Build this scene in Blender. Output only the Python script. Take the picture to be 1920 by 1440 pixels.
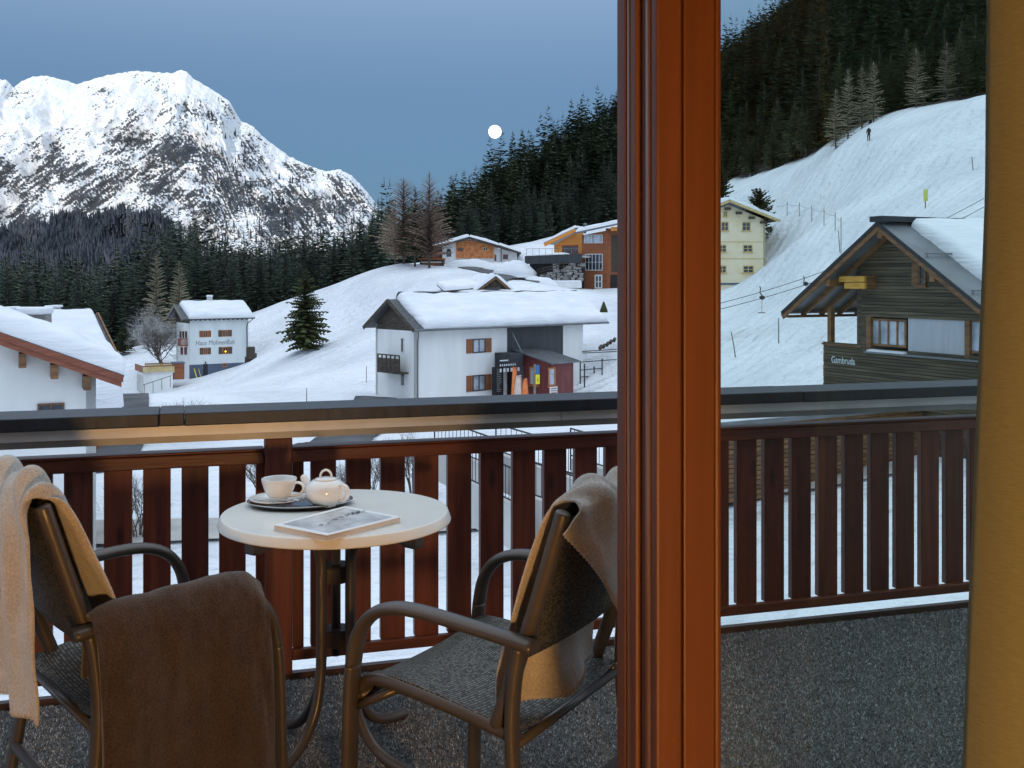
import bpy, bmesh, math, random
import numpy as np
from mathutils import Vector, Matrix, Euler

scene = bpy.context.scene
for _o in list(bpy.data.objects):
    bpy.data.objects.remove(_o, do_unlink=True)
col = scene.collection
random.seed(7)
rng = np.random.default_rng(11)

# ------------------------------------------------------------------ camera
EYE, FPX, HY, CX = 1.465, 2000.0, 522.0, 960.0      # eye height, focal length / horizon / centre of the 1920 px photograph
cam_d = bpy.data.cameras.new('camera')
cam = bpy.data.objects.new('camera', cam_d)
col.objects.link(cam)
cam.location = (0, 0, EYE)
cam.rotation_euler = (math.radians(90), 0, 0)
cam_d.sensor_width = 36.0
cam_d.lens = 36.0 * FPX / 1920.0
cam_d.shift_y = -(720.0 - HY) / 1920.0
cam_d.clip_start = 0.05
cam_d.clip_end = 20000.0
scene.camera = cam

# ------------------------------------------------------------------ sky, sun, exposure
SUN_EL, SUN_AZ = math.radians(9.0), math.radians(193.0)     # azimuth clockwise from +Y: behind the viewer
world = bpy.data.worlds.new('World')
scene.world = world
world.use_nodes = True
wn, wl = world.node_tree.nodes, world.node_tree.links
wn.clear()
w_out = wn.new('ShaderNodeOutputWorld')
w_bg = wn.new('ShaderNodeBackground')
w_sky = wn.new('ShaderNodeTexSky')
w_sky.sky_type = 'NISHITA'
w_sky.sun_disc = False
w_sky.sun_elevation = SUN_EL
w_sky.sun_rotation = SUN_AZ
w_sky.altitude = 1500
w_sky.air_density = 1.0
w_sky.dust_density = 0.3
w_sky.ozone_density = 2.0
w_bg.inputs['Strength'].default_value = 1.0
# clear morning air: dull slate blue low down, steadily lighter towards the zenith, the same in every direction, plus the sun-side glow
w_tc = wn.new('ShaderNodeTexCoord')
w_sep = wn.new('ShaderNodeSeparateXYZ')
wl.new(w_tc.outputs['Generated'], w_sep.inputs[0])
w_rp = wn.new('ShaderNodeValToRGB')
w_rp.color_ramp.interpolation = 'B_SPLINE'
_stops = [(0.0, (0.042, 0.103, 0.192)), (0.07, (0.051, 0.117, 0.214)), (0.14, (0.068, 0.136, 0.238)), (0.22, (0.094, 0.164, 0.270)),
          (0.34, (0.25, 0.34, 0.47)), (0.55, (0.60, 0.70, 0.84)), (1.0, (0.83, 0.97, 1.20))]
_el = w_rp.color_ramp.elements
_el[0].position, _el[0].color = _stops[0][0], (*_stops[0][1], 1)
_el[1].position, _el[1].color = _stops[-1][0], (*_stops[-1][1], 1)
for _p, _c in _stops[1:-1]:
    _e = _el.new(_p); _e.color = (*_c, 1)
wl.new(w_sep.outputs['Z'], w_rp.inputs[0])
w_sc = wn.new('ShaderNodeVectorMath'); w_sc.operation = 'SCALE'; w_sc.inputs['Scale'].default_value = 0.012
wl.new(w_sky.outputs[0], w_sc.inputs[0])
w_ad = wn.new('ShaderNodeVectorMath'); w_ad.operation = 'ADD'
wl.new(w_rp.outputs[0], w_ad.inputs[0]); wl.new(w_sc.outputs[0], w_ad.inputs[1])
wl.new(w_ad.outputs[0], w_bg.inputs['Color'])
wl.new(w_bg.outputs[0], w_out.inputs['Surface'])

sun_d = bpy.data.lights.new('sun', 'SUN')
sun_d.energy = 2.6
sun_d.angle = math.radians(0.5)
sun_d.color = (1.0, 0.955, 0.90)
sun = bpy.data.objects.new('sun', sun_d)
col.objects.link(sun)
_sd = Vector((math.sin(SUN_AZ) * math.cos(SUN_EL), math.cos(SUN_AZ) * math.cos(SUN_EL), math.sin(SUN_EL)))
sun.rotation_euler = _sd.to_track_quat('Z', 'Y').to_euler()
sun.location = (0, -20, 40)

vs = scene.view_settings
vs.view_transform = 'Standard'
vs.look = 'None'
vs.gamma = 1.0
vs.use_curve_mapping = False
vs.exposure = 0.56
scene.cycles.use_denoising = True
scene.cycles.max_bounces = 8
scene.cycles.diffuse_bounces = 4
scene.cycles.glossy_bounces = 3
scene.cycles.transparent_max_bounces = 8
scene.cycles.caustics_reflective = False
scene.cycles.caustics_refractive = False
scene.cycles.sample_clamp_indirect = 6.0

# ------------------------------------------------------------------ small helpers
def P(px, py, Y):
    """the point at depth Y that stands at photo pixel (px, py)"""
    return Vector(((px - CX) / FPX * Y, Y, EYE - (py - HY) / FPX * Y))

def onz(px, py, z):
    Y = (EYE - z) * FPX / (py - HY)
    return Vector(((px - CX) / FPX * Y, Y, z))

def catmull(pts, n=8, closed=False):
    pts = [Vector(p) for p in pts]
    out = []
    m = len(pts)
    for i in range(m - 1):
        p0 = pts[max(i - 1, 0)]; p1 = pts[i]; p2 = pts[i + 1]; p3 = pts[min(i + 2, m - 1)]
        for k in range(n):
            t = k / n
            out.append(0.5 * ((2 * p1) + (p2 - p0) * t + (2 * p0 - 5 * p1 + 4 * p2 - p3) * t * t + (3 * p1 - p0 - 3 * p2 + p3) * t ** 3))
    out.append(pts[-1])
    return out

class MB:
    def __init__(self):
        self.v, self.f = [], []
    def add(self, verts, faces):
        b = len(self.v)
        self.v.extend([tuple(p) for p in verts])
        self.f.extend([tuple(i + b for i in f) for f in faces])
    def hexa(self, p):
        """8 points: bottom loop 0-3, top loop 4-7"""
        self.add(p, [(3, 2, 1, 0), (4, 5, 6, 7), (0, 1, 5, 4), (1, 2, 6, 5), (2, 3, 7, 6), (3, 0, 4, 7)])
    def box(self, x0, x1, y0, y1, z0, z1):
        self.hexa([(x0, y0, z0), (x1, y0, z0), (x1, y1, z0), (x0, y1, z0), (x0, y0, z1), (x1, y0, z1), (x1, y1, z1), (x0, y1, z1)])
    def bar(self, a, b, w, h=None, up=(0, 0, 1)):
        a, b = Vector(a), Vector(b)
        h = w if h is None else h
        t = (b - a).normalized(); up = Vector(up)
        s = t.cross(up)
        if s.length < 1e-4: s = t.cross(Vector((0, 1, 0)))
        s.normalize(); u = s.cross(t).normalized()
        s *= w / 2; u *= h / 2
        self.hexa([a - s - u, a + s - u, b + s - u, b - s - u, a - s + u, a + s + u, b + s + u, b - s + u])
    def tube(self, path, r, seg=8, cap=True, ry=None, up=None):
        path = [Vector(p) for p in path]
        m = len(path)
        rs = r if hasattr(r, '__len__') else [r] * m
        base = len(self.v)
        prev = None
        for i, p in enumerate(path):
            t = (path[min(i + 1, m - 1)] - path[max(i - 1, 0)]).normalized()
            if up is not None:
                s = t.cross(Vector(up))
                if s.length < 1e-3: s = prev or Vector((1, 0, 0))
            elif prev is None:
                s = t.cross(Vector((0, 0, 1)))
                if s.length < 1e-3: s = t.cross(Vector((0, 1, 0)))
            else:
                s = prev - t * prev.dot(t)
            s.normalize(); prev = s.copy()
            u = s.cross(t)
            k = (ry / rs[i]) if ry else 1.0
            for j in range(seg):
                a = 2 * math.pi * j / seg
                self.v.append(tuple(p + s * (math.cos(a) * rs[i]) + u * (math.sin(a) * rs[i] * k)))
        for i in range(m - 1):
            for j in range(seg):
                a = base + i * seg + j; b = base + i * seg + (j + 1) % seg
                self.f.append((a, b, b + seg, a + seg))
        if cap:
            self.f.append(tuple(base + j for j in range(seg))[::-1])
            self.f.append(tuple(base + (m - 1) * seg + j for j in range(seg)))
    def lathe(self, c, prof, seg=32, sx=1.0, sy=1.0, rot=0.0):
        c = Vector(c); base = len(self.v); m = len(prof)
        cr, sr = math.cos(rot), math.sin(rot)
        for (r, z) in prof:
            for j in range(seg):
                a = 2 * math.pi * j / seg
                x, y = r * math.cos(a) * sx, r * math.sin(a) * sy
                self.v.append((c.x + x * cr - y * sr, c.y + x * sr + y * cr, c.z + z))
        for i in range(m - 1):
            for j in range(seg):
                a = base + i * seg + j; b = base + i * seg + (j + 1) % seg
                self.f.append((a, b, b + seg, a + seg))
        if prof[0][0] > 1e-4: self.f.append(tuple(base + j for j in range(seg))[::-1])
        if prof[-1][0] > 1e-4: self.f.append(tuple(base + (m - 1) * seg + j for j in range(seg)))
    def grid(self, pts):
        """pts[i][j]"""
        b = len(self.v); n = len(pts); m = len(pts[0])
        for r in pts: self.v.extend([tuple(p) for p in r])
        for i in range(n - 1):
            for j in range(m - 1):
                a = b + i * m + j
                self.f.append((a, a + 1, a + m + 1, a + m))
    def prism(self, loop, off):
        """extrude a planar loop of points by vector off"""
        off = Vector(off); n = len(loop); loop = [Vector(p) for p in loop]
        self.add(loop + [p + off for p in loop],
                 [tuple(range(n))[::-1], tuple(range(n, 2 * n))] + [(i, (i + 1) % n, n + (i + 1) % n, n + i) for i in range(n)])
    def mesh(self, name, mat=None, origin=(0, 0, 0), smooth=False):
        me = bpy.data.meshes.new(name)
        o = Vector(origin)
        me.from_pydata([(p[0] - o.x, p[1] - o.y, p[2] - o.z) for p in self.v], [], self.f)
        if mat: me.materials.append(mat)
        if smooth: me.polygons.foreach_set('use_smooth', [True] * len(me.polygons))
        me.update()
        return me
    def build(self, name, mat, parent=None, smooth=False, **kw):
        if parent is not None:
            o = ROOT[parent.name]
        else:
            a = np.array(self.v)
            o = Vector(((a[:, 0].min() + a[:, 0].max()) / 2, (a[:, 1].min() + a[:, 1].max()) / 2, a[:, 2].min()))
        ob = bpy.data.objects.new(name, self.mesh(name, mat, o, smooth))
        col.objects.link(ob)
        if parent is not None:
            ob.parent = parent
        else:
            ob.location = o
        ROOT[ob.name] = o
        tag(ob, **kw)
        return ob

ROOT = {}
def tag(o, label=None, cat=None, group=None, kind=None):
    if label: o['label'] = label
    if cat: o['category'] = cat
    if group: o['group'] = group
    if kind: o['kind'] = kind
    return o

def thing(name, loc, label, cat, group=None):
    o = bpy.data.objects.new(name, None)
    o.empty_display_size = 0.1
    col.objects.link(o)
    o.location = loc
    ROOT[o.name] = Vector(loc)
    return tag(o, label, cat, group)

def np_object(name, verts, faces, mat, parent=None, origin=None, smooth=False, **kw):
    """verts (n,3), faces (m,3|4) arrays"""
    verts = np.asarray(verts, dtype=np.float32); faces = np.asarray(faces, dtype=np.int32)
    if parent is not None: o = ROOT[parent.name]
    elif origin is not None: o = Vector(origin)
    else: o = Vector((0, 0, 0))
    verts = verts - np.array(o, dtype=np.float32)
    me = bpy.data.meshes.new(name)
    k = faces.shape[1]
    me.vertices.add(len(verts)); me.vertices.foreach_set('co', verts.ravel())
    me.loops.add(faces.size); me.loops.foreach_set('vertex_index', faces.ravel())
    me.polygons.add(len(faces))
    me.polygons.foreach_set('loop_start', np.arange(0, faces.size, k, dtype=np.int32))
    me.polygons.foreach_set('loop_total', np.full(len(faces), k, dtype=np.int32))
    if smooth: me.polygons.foreach_set('use_smooth', np.ones(len(faces), dtype=bool))
    me.update(calc_edges=True)
    if mat: me.materials.append(mat)
    ob = bpy.data.objects.new(name, me); col.objects.link(ob)
    if parent is not None: ob.parent = parent
    else: ob.location = o
    ROOT[ob.name] = o
    tag(ob, **kw)
    return ob

class Fr:
    """a wall plane: s runs along it (to the right), t out of it (to the viewer's side), z is up"""
    def __init__(self, o, d):
        self.o = Vector((o[0], o[1])); self.d = Vector((d[0], d[1])).normalized(); self.n = Vector((self.d.y, -self.d.x))
    def pt(self, s, t, z):
        q = self.o + self.d * s + self.n * t
        return Vector((q.x, q.y, z))
    def s(self, px, t=0.0):
        k = (px - CX) / FPX
        q = self.o + self.n * t
        return (k * q.y - q.x) / (self.d.x - k * self.d.y)
    def z(self, py, s, t=0.0):
        return EYE - (py - HY) / FPX * self.pt(s, t, 0).y
    def box(self, mb, s0, s1, t0, t1, z0, z1):
        p = self.pt
        mb.hexa([p(s0, t1, z0), p(s1, t1, z0), p(s1, t0, z0), p(s0, t0, z0), p(s0, t1, z1), p(s1, t1, z1), p(s1, t0, z1), p(s0, t0, z1)])
    def rect(self, px0, px1, py0, py1, t=0.0):
        s0, s1 = self.s(px0, t), self.s(px1, t)
        m = (s0 + s1) / 2
        return s0, s1, self.z(py1, m, t), self.z(py0, m, t)

# ------------------------------------------------------------------ numpy noise
_perm = rng.permutation(512)
_perm = np.concatenate([_perm, _perm, _perm])
_gr = rng.normal(size=(512, 2)); _gr /= np.linalg.norm(_gr, axis=1)[:, None]
def pn(x, y):
    x = np.asarray(x, float); y = np.asarray(y, float)
    xi = np.floor(x).astype(int); yi = np.floor(y).astype(int)
    xf, yf = x - xi, y - yi
    xi &= 511; yi &= 511
    u = xf ** 3 * (xf * (xf * 6 - 15) + 10); v = yf ** 3 * (yf * (yf * 6 - 15) + 10)
    def g(ix, iy, dx, dy):
        h = _gr[_perm[_perm[ix & 511] + (iy & 511)] & 511]
        return h[..., 0] * dx + h[..., 1] * dy
    a = g(xi, yi, xf, yf); b = g(xi + 1, yi, xf - 1, yf); c = g(xi, yi + 1, xf, yf - 1); d = g(xi + 1, yi + 1, xf - 1, yf - 1)
    return (a + u * (b - a)) * (1 - v) + (c + u * (d - c)) * v
def fbm(x, y, o=4, g=0.5):
    r = 0; a = 1.0
    for k in range(o):
        r = r + a * pn(x * 2 ** k + 17.3 * k, y * 2 ** k - 9.1 * k); a *= g
    return r

# ------------------------------------------------------------------ materials
def nodes(name):
    m = bpy.data.materials.new(name); m.use_nodes = True
    nt = m.node_tree
    b = nt.nodes['Principled BSDF']
    return m, nt, b

def setin(b, key, val):
    if key in b.inputs: b.inputs[key].default_value = val

def mat(name, c, rough=0.6, var=0.12, scale=4.0, bump=0.0, bscale=40.0, metal=0.0, stretch=(1, 1, 1), c2=None, spec=0.5, sheen=0.0,
        coords='Object', detail=5.0, rnd=0.0, bdist=0.01, ramp=(0.35, 0.65), coat=0.0, rvar=0.0):
    """principled surface whose colour wanders between c and c2 with a noise, and a fine bump"""
    m, nt, b = nodes(name)
    N, L = nt.nodes, nt.links
    tc = N.new('ShaderNodeTexCoord')
    mp = N.new('ShaderNodeMapping'); mp.inputs['Scale'].default_value = stretch
    L.new(tc.outputs[coords], mp.inputs['Vector'])
    vec = mp.outputs[0]
    if rnd:
        oi = N.new('ShaderNodeObjectInfo')
        mu = N.new('ShaderNodeVectorMath'); mu.operation = 'SCALE'; mu.inputs[0].default_value = (37.0, 91.0, 53.0)
        L.new(oi.outputs['Random'], mu.inputs['Scale'])
        ad = N.new('ShaderNodeVectorMath'); L.new(vec, ad.inputs[0]); L.new(mu.outputs[0], ad.inputs[1])
        vec = ad.outputs[0]
    n1 = N.new('ShaderNodeTexNoise'); n1.inputs['Scale'].default_value = scale; n1.inputs['Detail'].default_value = detail
    L.new(vec, n1.inputs['Vector'])
    rp = N.new('ShaderNodeValToRGB')
    c = tuple(c)
    if c2 is None:
        c2 = tuple(min(1, k * (1 + var)) for k in c); c1 = tuple(k * (1 - var) for k in c)
    else:
        c1 = c
    rp.color_ramp.elements[0].color = (*c1, 1); rp.color_ramp.elements[1].color = (*c2, 1)
    rp.color_ramp.elements[0].position = ramp[0]; rp.color_ramp.elements[1].position = ramp[1]
    L.new(n1.outputs['Fac'], rp.inputs[0])
    out = rp.outputs[0]
    if rnd:
        hs = N.new('ShaderNodeHueSaturation')
        mr = N.new('ShaderNodeMapRange'); mr.inputs['To Min'].default_value = 1 - rnd; mr.inputs['To Max'].default_value = 1 + rnd
        L.new(oi.outputs['Random'], mr.inputs[0]); L.new(mr.outputs[0], hs.inputs['Value']); L.new(out, hs.inputs['Color'])
        out = hs.outputs[0]
    L.new(out, b.inputs['Base Color'])
    setin(b, 'Roughness', rough); setin(b, 'Metallic', metal); setin(b, 'Specular IOR Level', spec)
    if sheen: setin(b, 'Sheen Weight', sheen); setin(b, 'Sheen Roughness', 0.5)
    if coat: setin(b, 'Coat Weight', coat); setin(b, 'Coat Roughness', 0.15)
    if rvar:
        mr2 = N.new('ShaderNodeMapRange'); mr2.inputs['To Min'].default_value = max(0, rough - rvar); mr2.inputs['To Max'].default_value = min(1, rough + rvar)
        L.new(n1.outputs['Fac'], mr2.inputs[0]); L.new(mr2.outputs[0], b.inputs['Roughness'])
    if bump:
        n2 = N.new('ShaderNodeTexNoise'); n2.inputs['Scale'].default_value = bscale; n2.inputs['Detail'].default_value = 6
        L.new(vec, n2.inputs['Vector'])
        bp = N.new('ShaderNodeBump'); bp.inputs['Strength'].default_value = bump; bp.inputs['Distance'].default_value = bdist
        L.new(n2.outputs['Fac'], bp.inputs['Height']); L.new(bp.outputs[0], b.inputs['Normal'])
    return m

def emit(name, c, s):
    m, nt, b = nodes(name)
    setin(b, 'Base Color', (*c, 1)); setin(b, 'Emission Color', (*c, 1)); setin(b, 'Emission Strength', s)
    return m

M = {}
def snow_material():
    m, nt, b = nodes('snow')
    N, L = nt.nodes, nt.links
    tc = N.new('ShaderNodeTexCoord')
    n1 = N.new('ShaderNodeTexNoise'); n1.inputs['Scale'].default_value = 0.12; n1.inputs['Detail'].default_value = 6
    n2 = N.new('ShaderNodeTexNoise'); n2.inputs['Scale'].default_value = 1.6; n2.inputs['Detail'].default_value = 7
    mp = N.new('ShaderNodeMapping'); mp.inputs['Rotation'].default_value = (0, 0, 0.5); mp.inputs['Scale'].default_value = (0.12, 0.9, 0.5)
    n3 = N.new('ShaderNodeTexNoise'); n3.inputs['Scale'].default_value = 1.0; n3.inputs['Detail'].default_value = 5
    L.new(tc.outputs['Object'], n1.inputs['Vector']); L.new(tc.outputs['Object'], n2.inputs['Vector'])
    L.new(tc.outputs['Object'], mp.inputs[0]); L.new(mp.outputs[0], n3.inputs['Vector'])
    rp = N.new('ShaderNodeValToRGB')
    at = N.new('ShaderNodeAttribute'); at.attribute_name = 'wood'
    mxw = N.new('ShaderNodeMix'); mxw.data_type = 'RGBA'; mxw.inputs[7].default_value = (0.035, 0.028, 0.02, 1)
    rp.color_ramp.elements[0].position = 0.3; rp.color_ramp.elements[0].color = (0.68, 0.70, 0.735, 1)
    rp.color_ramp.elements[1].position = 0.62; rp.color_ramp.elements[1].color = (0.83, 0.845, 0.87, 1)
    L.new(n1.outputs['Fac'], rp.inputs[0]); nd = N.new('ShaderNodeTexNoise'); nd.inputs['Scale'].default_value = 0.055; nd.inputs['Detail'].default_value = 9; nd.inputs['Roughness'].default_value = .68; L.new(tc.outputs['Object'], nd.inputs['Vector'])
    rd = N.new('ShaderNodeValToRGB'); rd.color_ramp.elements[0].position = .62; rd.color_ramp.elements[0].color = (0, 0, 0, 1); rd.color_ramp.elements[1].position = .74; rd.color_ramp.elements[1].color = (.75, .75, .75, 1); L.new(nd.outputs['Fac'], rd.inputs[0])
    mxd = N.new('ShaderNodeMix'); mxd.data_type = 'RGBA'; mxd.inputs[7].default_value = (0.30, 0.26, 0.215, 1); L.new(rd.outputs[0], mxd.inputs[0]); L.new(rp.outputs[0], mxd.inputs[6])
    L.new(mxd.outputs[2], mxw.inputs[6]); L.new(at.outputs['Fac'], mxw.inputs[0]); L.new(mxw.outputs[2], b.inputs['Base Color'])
    wv = N.new('ShaderNodeTexWave'); wv.inputs['Scale'].default_value = 0.16; wv.inputs['Distortion'].default_value = 9.0; wv.inputs['Detail'].default_value = 4; wv.inputs['Detail Scale'].default_value = 0.6
    mpw = N.new('ShaderNodeMapping'); mpw.inputs['Rotation'].default_value = (0, 0, 0.9); L.new(tc.outputs['Object'], mpw.inputs[0]); L.new(mpw.outputs[0], wv.inputs['Vector'])
    adw = N.new('ShaderNodeMath'); adw.operation = 'MULTIPLY_ADD'; adw.inputs[1].default_value = 0.55; L.new(wv.outputs['Fac'], adw.inputs[0]); L.new(n2.outputs['Fac'], adw.inputs[2])
    ad = N.new('ShaderNodeMath'); ad.operation = 'MULTIPLY_ADD'; ad.inputs[1].default_value = 1.3
    L.new(n3.outputs['Fac'], ad.inputs[0]); L.new(adw.outputs[0], ad.inputs[2])
    bp = N.new('ShaderNodeBump'); bp.inputs['Strength'].default_value = 0.8; bp.inputs['Distance'].default_value = 0.5
    L.new(ad.outputs[0], bp.inputs['Height']); L.new(bp.outputs[0], b.inputs['Normal'])
    setin(b, 'Roughness', 0.75); setin(b, 'Specular IOR Level', 0.25)
    return m
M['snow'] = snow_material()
M['roof_snow'] = mat('roof_snow', (0.76, 0.78, 0.81), 0.8, c2=(0.84, 0.855, 0.875), scale=0.8, bump=0.7, bscale=1.6, bdist=0.14, spec=0.2, stretch=(.45, .45, 3.4))
# ================================================================== THE LAND
# control points of the village ground: photo pixel + distance of ground that can be seen, or x, y, z where it is hidden
GP = [(240,745,95),(480,735,95),(690,745,88),(600,700,105),(640,640,128),(500,655,143),(560,660,125),(690,600,150),(620,547,172),(700,515,166),
      (740,497,172),(492,588,178),(370,706,150),(465,682,146),(300,650,172),(230,660,188),(100,670,200),(800,518,150),(900,520,140),(850,547,128),
      (960,530,145),(870,498,178),(950,493,180),(820,500,172),(1100,541,163),(1000,525,160),(1150,541,160),(1120,560,125),(1120,640,106),(1140,690,100),
      (1000,600,120),(1400,533,150),(1300,535,155),(1400,620,112),(1400,715,78),(1360,345,230),(1460,315,200),(1600,257,160),(1630,262,150),(1845,185,140),
      (1700,400,112),(1600,500,98),(1500,450,132),(1500,560,102),(1430,440,170),(1900,300,115),(1800,470,85),(1420,560,128),(400,728,136),(300,742,115),(440,708,141),(520,690,120),(380,745,105),(1845,180,160),(1750,216,150),(1900,165,150),(1700,232,150),(1950,150,140),(470,694,130),(430,718,128),(500,672,136),(462,680,157),(430,692,154),(400,704,152),(1500,298,192),(1550,276,176),(1420,328,214),(1550,380,150),(1480,380,160)]
GX = [(-30,12,-6.6),(0,12,-6.6),(25,12,-5.8),(-40,30,-7.2),(0,30,-7.2),(25,30,-5.5),(-40,60,-9),(-20,60,-8.4),(0,60,-7.8),(18,60,-6.2),(30,42,-3.5),(20,44,-4.6),(40,60,-1.5),
      (-70,60,-10),(-70,110,-11.5),(-40,110,-10.6),(-100,150,-13),(-120,200,-14),(-90,230,-14),(-60,240,-12),(-40,240,-9),(-20,240,-4),(-130,300,-15),(-80,320,-14),(-40,330,-8),
      (0,82,-9.6),(-10,97,-9.2),(3,90,-9.4),(-14,80,-9.6),(8,94,-8.6),(-12,230,4),(5,250,9),(20,250,12),(-25,330,6),(-5,380,26),(20,300,24),(25,400,42),(50,300,34),(60,420,58),(90,430,78),
      (90,200,35),(90,300,66),(110,180,38),(140,300,90),(180,200,75),(180,420,150),(120,500,104),(60,540,70),(0,520,34),(20,470,46),(-60,460,-6),(-160,460,-15),(250,300,140),(260,120,60),(120,70,18),(90,30,6)]
cp = [tuple(P(*g)) for g in GP] + [tuple(map(float, g)) for g in GX]
cp = np.array(cp)
def _tps(d):
    return np.where(d > 1e-9, d * d * np.log(np.maximum(d, 1e-9)), 0.0)
_n = len(cp)
_K = _tps(np.linalg.norm(cp[:, None, :2] - cp[None, :, :2], axis=2) / 100.0) + np.eye(_n) * 0.0012
_Pm = np.hstack([np.ones((_n, 1)), cp[:, :2] / 100.0])
_A = np.vstack([np.hstack([_K, _Pm]), np.hstack([_Pm.T, np.zeros((3, 3))])])
_w = np.linalg.solve(_A, np.concatenate([cp[:, 2], np.zeros(3)]))
def ground_z(x, y):
    x = np.atleast_1d(np.asarray(x, float)); y = np.atleast_1d(np.asarray(y, float))
    out = np.empty(len(x))
    for i in range(0, len(x), 20000):
        q = np.stack([x[i:i + 20000], y[i:i + 20000]], 1)
        K = _tps(np.linalg.norm(q[:, None, :] - cp[None, :, :2], axis=2) / 100.0)
        out[i:i + 20000] = K @ _w[:_n] + _w[_n] + (q / 100.0) @ _w[_n + 1:]
    near = np.clip((y - 14) / 30, 0.15, 1)
    out += near * (0.36 * fbm(x / 9.0, y / 9.0, 4) + 0.6 * fbm(x / 34.0, y / 34.0, 2) + 0.34 * np.abs(fbm(x / 14.0 + 5, y / 5.0, 2)) + 0.30 * fbm(x / 18.0 + 9, y / 12.0 + 3, 2))
    return out
def gz(x, y):
    return float(ground_z([x], [y])[0])
_hy = np.arange(40, 330, .5)
def hit(px, py, Y=None):
    """where the sight line through a photo pixel meets the ground"""
    z = ground_z((px - CX) / FPX * _hy, _hy); line = EYE - (py - HY) / FPX * _hy
    k = np.where(line <= z)[0]
    yy = float(_hy[k[0]]) if len(k) else (Y or 120.0)
    p = P(px, py, yy); p.z = gz(p.x, p.y)
    return p

xs = np.arange(-300, 341, 2.0); ys = np.concatenate([np.arange(6, 200, 1.5), np.arange(200, 561, 3.0)])
GXX, GYY = np.meshgrid(xs, ys)
gzz = ground_z(GXX.ravel(), GYY.ravel())
edge = np.minimum.reduce([(GXX.ravel() + 300) / 60, (560 - GYY.ravel()) / 40, np.ones(GXX.size)])
gzz = np.where(edge < 1, gzz * np.clip(edge, 0, 1) + -24 * (1 - np.clip(edge, 0, 1)), gzz)
nx, ny = len(xs), len(ys)
gv = np.stack([GXX.ravel(), GYY.ravel(), gzz], 1)
idx = np.arange(nx * ny).reshape(ny, nx)
gf = np.stack([idx[:-1, :-1].ravel(), idx[:-1, 1:].ravel(), idx[1:, 1:].ravel(), idx[1:, :-1].ravel()], 1)
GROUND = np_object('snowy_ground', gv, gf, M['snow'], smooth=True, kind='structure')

vb = MB(); vb.grid([[(-9000 + 3000 * i, -9000 + 3000 * j, -26) for i in range(7)] for j in range(7)])
vb.build('valley_floor', M['snow'], kind='structure')

# ------------------------------------------------------------------ the sunlit mountain
SIL = [(-260,175),(-160,158),(-60,150),(0,149),(12,150),(26,165),(40,152),(60,144),(85,142),(120,150),(145,158),(200,141),(255,133),(300,136),(322,137),(340,131),(352,136),(362,147),(395,166),
       (430,190),(452,226),(476,238),(500,262),(540,292),(580,311),(608,321),(640,318),(660,330),(685,356),(720,400),(780,450),(900,500),(1000,520)]
YR = 3000.0
nc, nv = 840, 380
pxs = np.linspace(-140, 800, nc)
sil = np.interp(pxs, [s[0] for s in SIL], [s[1] for s in SIL])
sil = sil + 2.2 * fbm(pxs / 9.0, pxs * 0 + 3.3, 3)
zr = EYE + (HY - sil) / FPX * YR
vv = np.linspace(0, 1, nv)
PXg, V = np.meshgrid(pxs, vv)
ZR = np.broadcast_to(zr, PXg.shape)
Xr = (PXg - CX) / FPX * YR
Xs = Xr * (1 - 0.22 * V)
big = fbm(Xr / 420.0 + V * 1.2, V * 2.2 + 4.0, 3)
rid = 1 - 2 * np.abs(fbm(Xr / 170.0 + V * 0.9, V * 3.5 + 11.0, 4))
fine = fbm(Xr / 38.0 + V * 2, V * 18.0, 4)
Ysurf = YR - 820 * V - (rid * 60 + big * 120 + fine * 9) * np.clip(V * 4, 0, 1)
Zsurf = (ZR + 30) * (1 - V) ** 1.1 - 30 + (rid * 16 + fine * 7) * np.clip(V * 5, 0, 1) * np.clip((1 - V) * 4, 0, 1)
mv = np.stack([Xs.ravel(), Ysurf.ravel(), Zsurf.ravel()], 1)
# where bare rock shows: ribs that run down the fall line, turning at the summit spur
PYg = HY - (Zsurf - EYE) / Ysurf * FPX
PXs = CX + Xs / Ysurf * FPX
spur = 340 + (PYg - 131) * 0.36
side = np.clip((PXs - spur) / 45.0, -1, 1)
angL, angR = math.radians(142), math.radians(52)
ang = angL + (angR - angL) * (side * 0.5 + 0.5)
along = PXs * np.cos(ang) + PYg * np.sin(ang)
across = -PXs * np.sin(ang) + PYg * np.cos(ang)
streak = 0.75 * fbm(across / 6.0, along / 40.0, 4, 0.62) + 0.4 * fbm(across / 18.0 + 5, along / 90.0, 2)
blot = fbm(PXs / 4.2, PYg / 3.2 + 7, 4, 0.62)
patch = fbm(PXs / 70.0, PYg / 60.0, 3)
band = fbm(PXs / 40.0, (PYg + 0.12 * PXs) / 7.0, 3)
amt = np.clip((PYg - 165) / 170.0, 0, 1) ** 0.8 * 0.50 - 0.33 + 0.62 * patch
amt = amt + 0.20 * np.exp(-(((PXs - 345) / 85.0) ** 2 + ((PYg - 300) / 75.0) ** 2))
amt = amt - 0.28 * np.exp(-(((PXs - 60) / 110.0) ** 2 + ((PYg - 215) / 45.0) ** 2)) - 0.22 * np.exp(-(((PXs - 455) / 38.0) ** 2 + ((PYg - 260) / 40.0) ** 2))
amt = amt + 0.22 * np.exp(-(((PXs - 60) / 25.0) ** 2 + ((PYg - 172) / 12.0) ** 2)) + 0.16 * np.exp(-(((PXs - 195) / 25.0) ** 2 + ((PYg - 170) / 12.0) ** 2))
rock = amt + 0.02 + 0.0 + 0.70 * streak + 0.58 * blot + 0.28 * band
rock = np.where(PYg < sil[None, :] + 5, rock - 0.35, rock)
_lim = np.interp(PXs, [-300, 0, 60, 150, 250, 330, 345], [400, 432, 425, 402, 395, 430, 700]) + 14 * fbm(PXs / 30, PYg / 30, 2)
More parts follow.
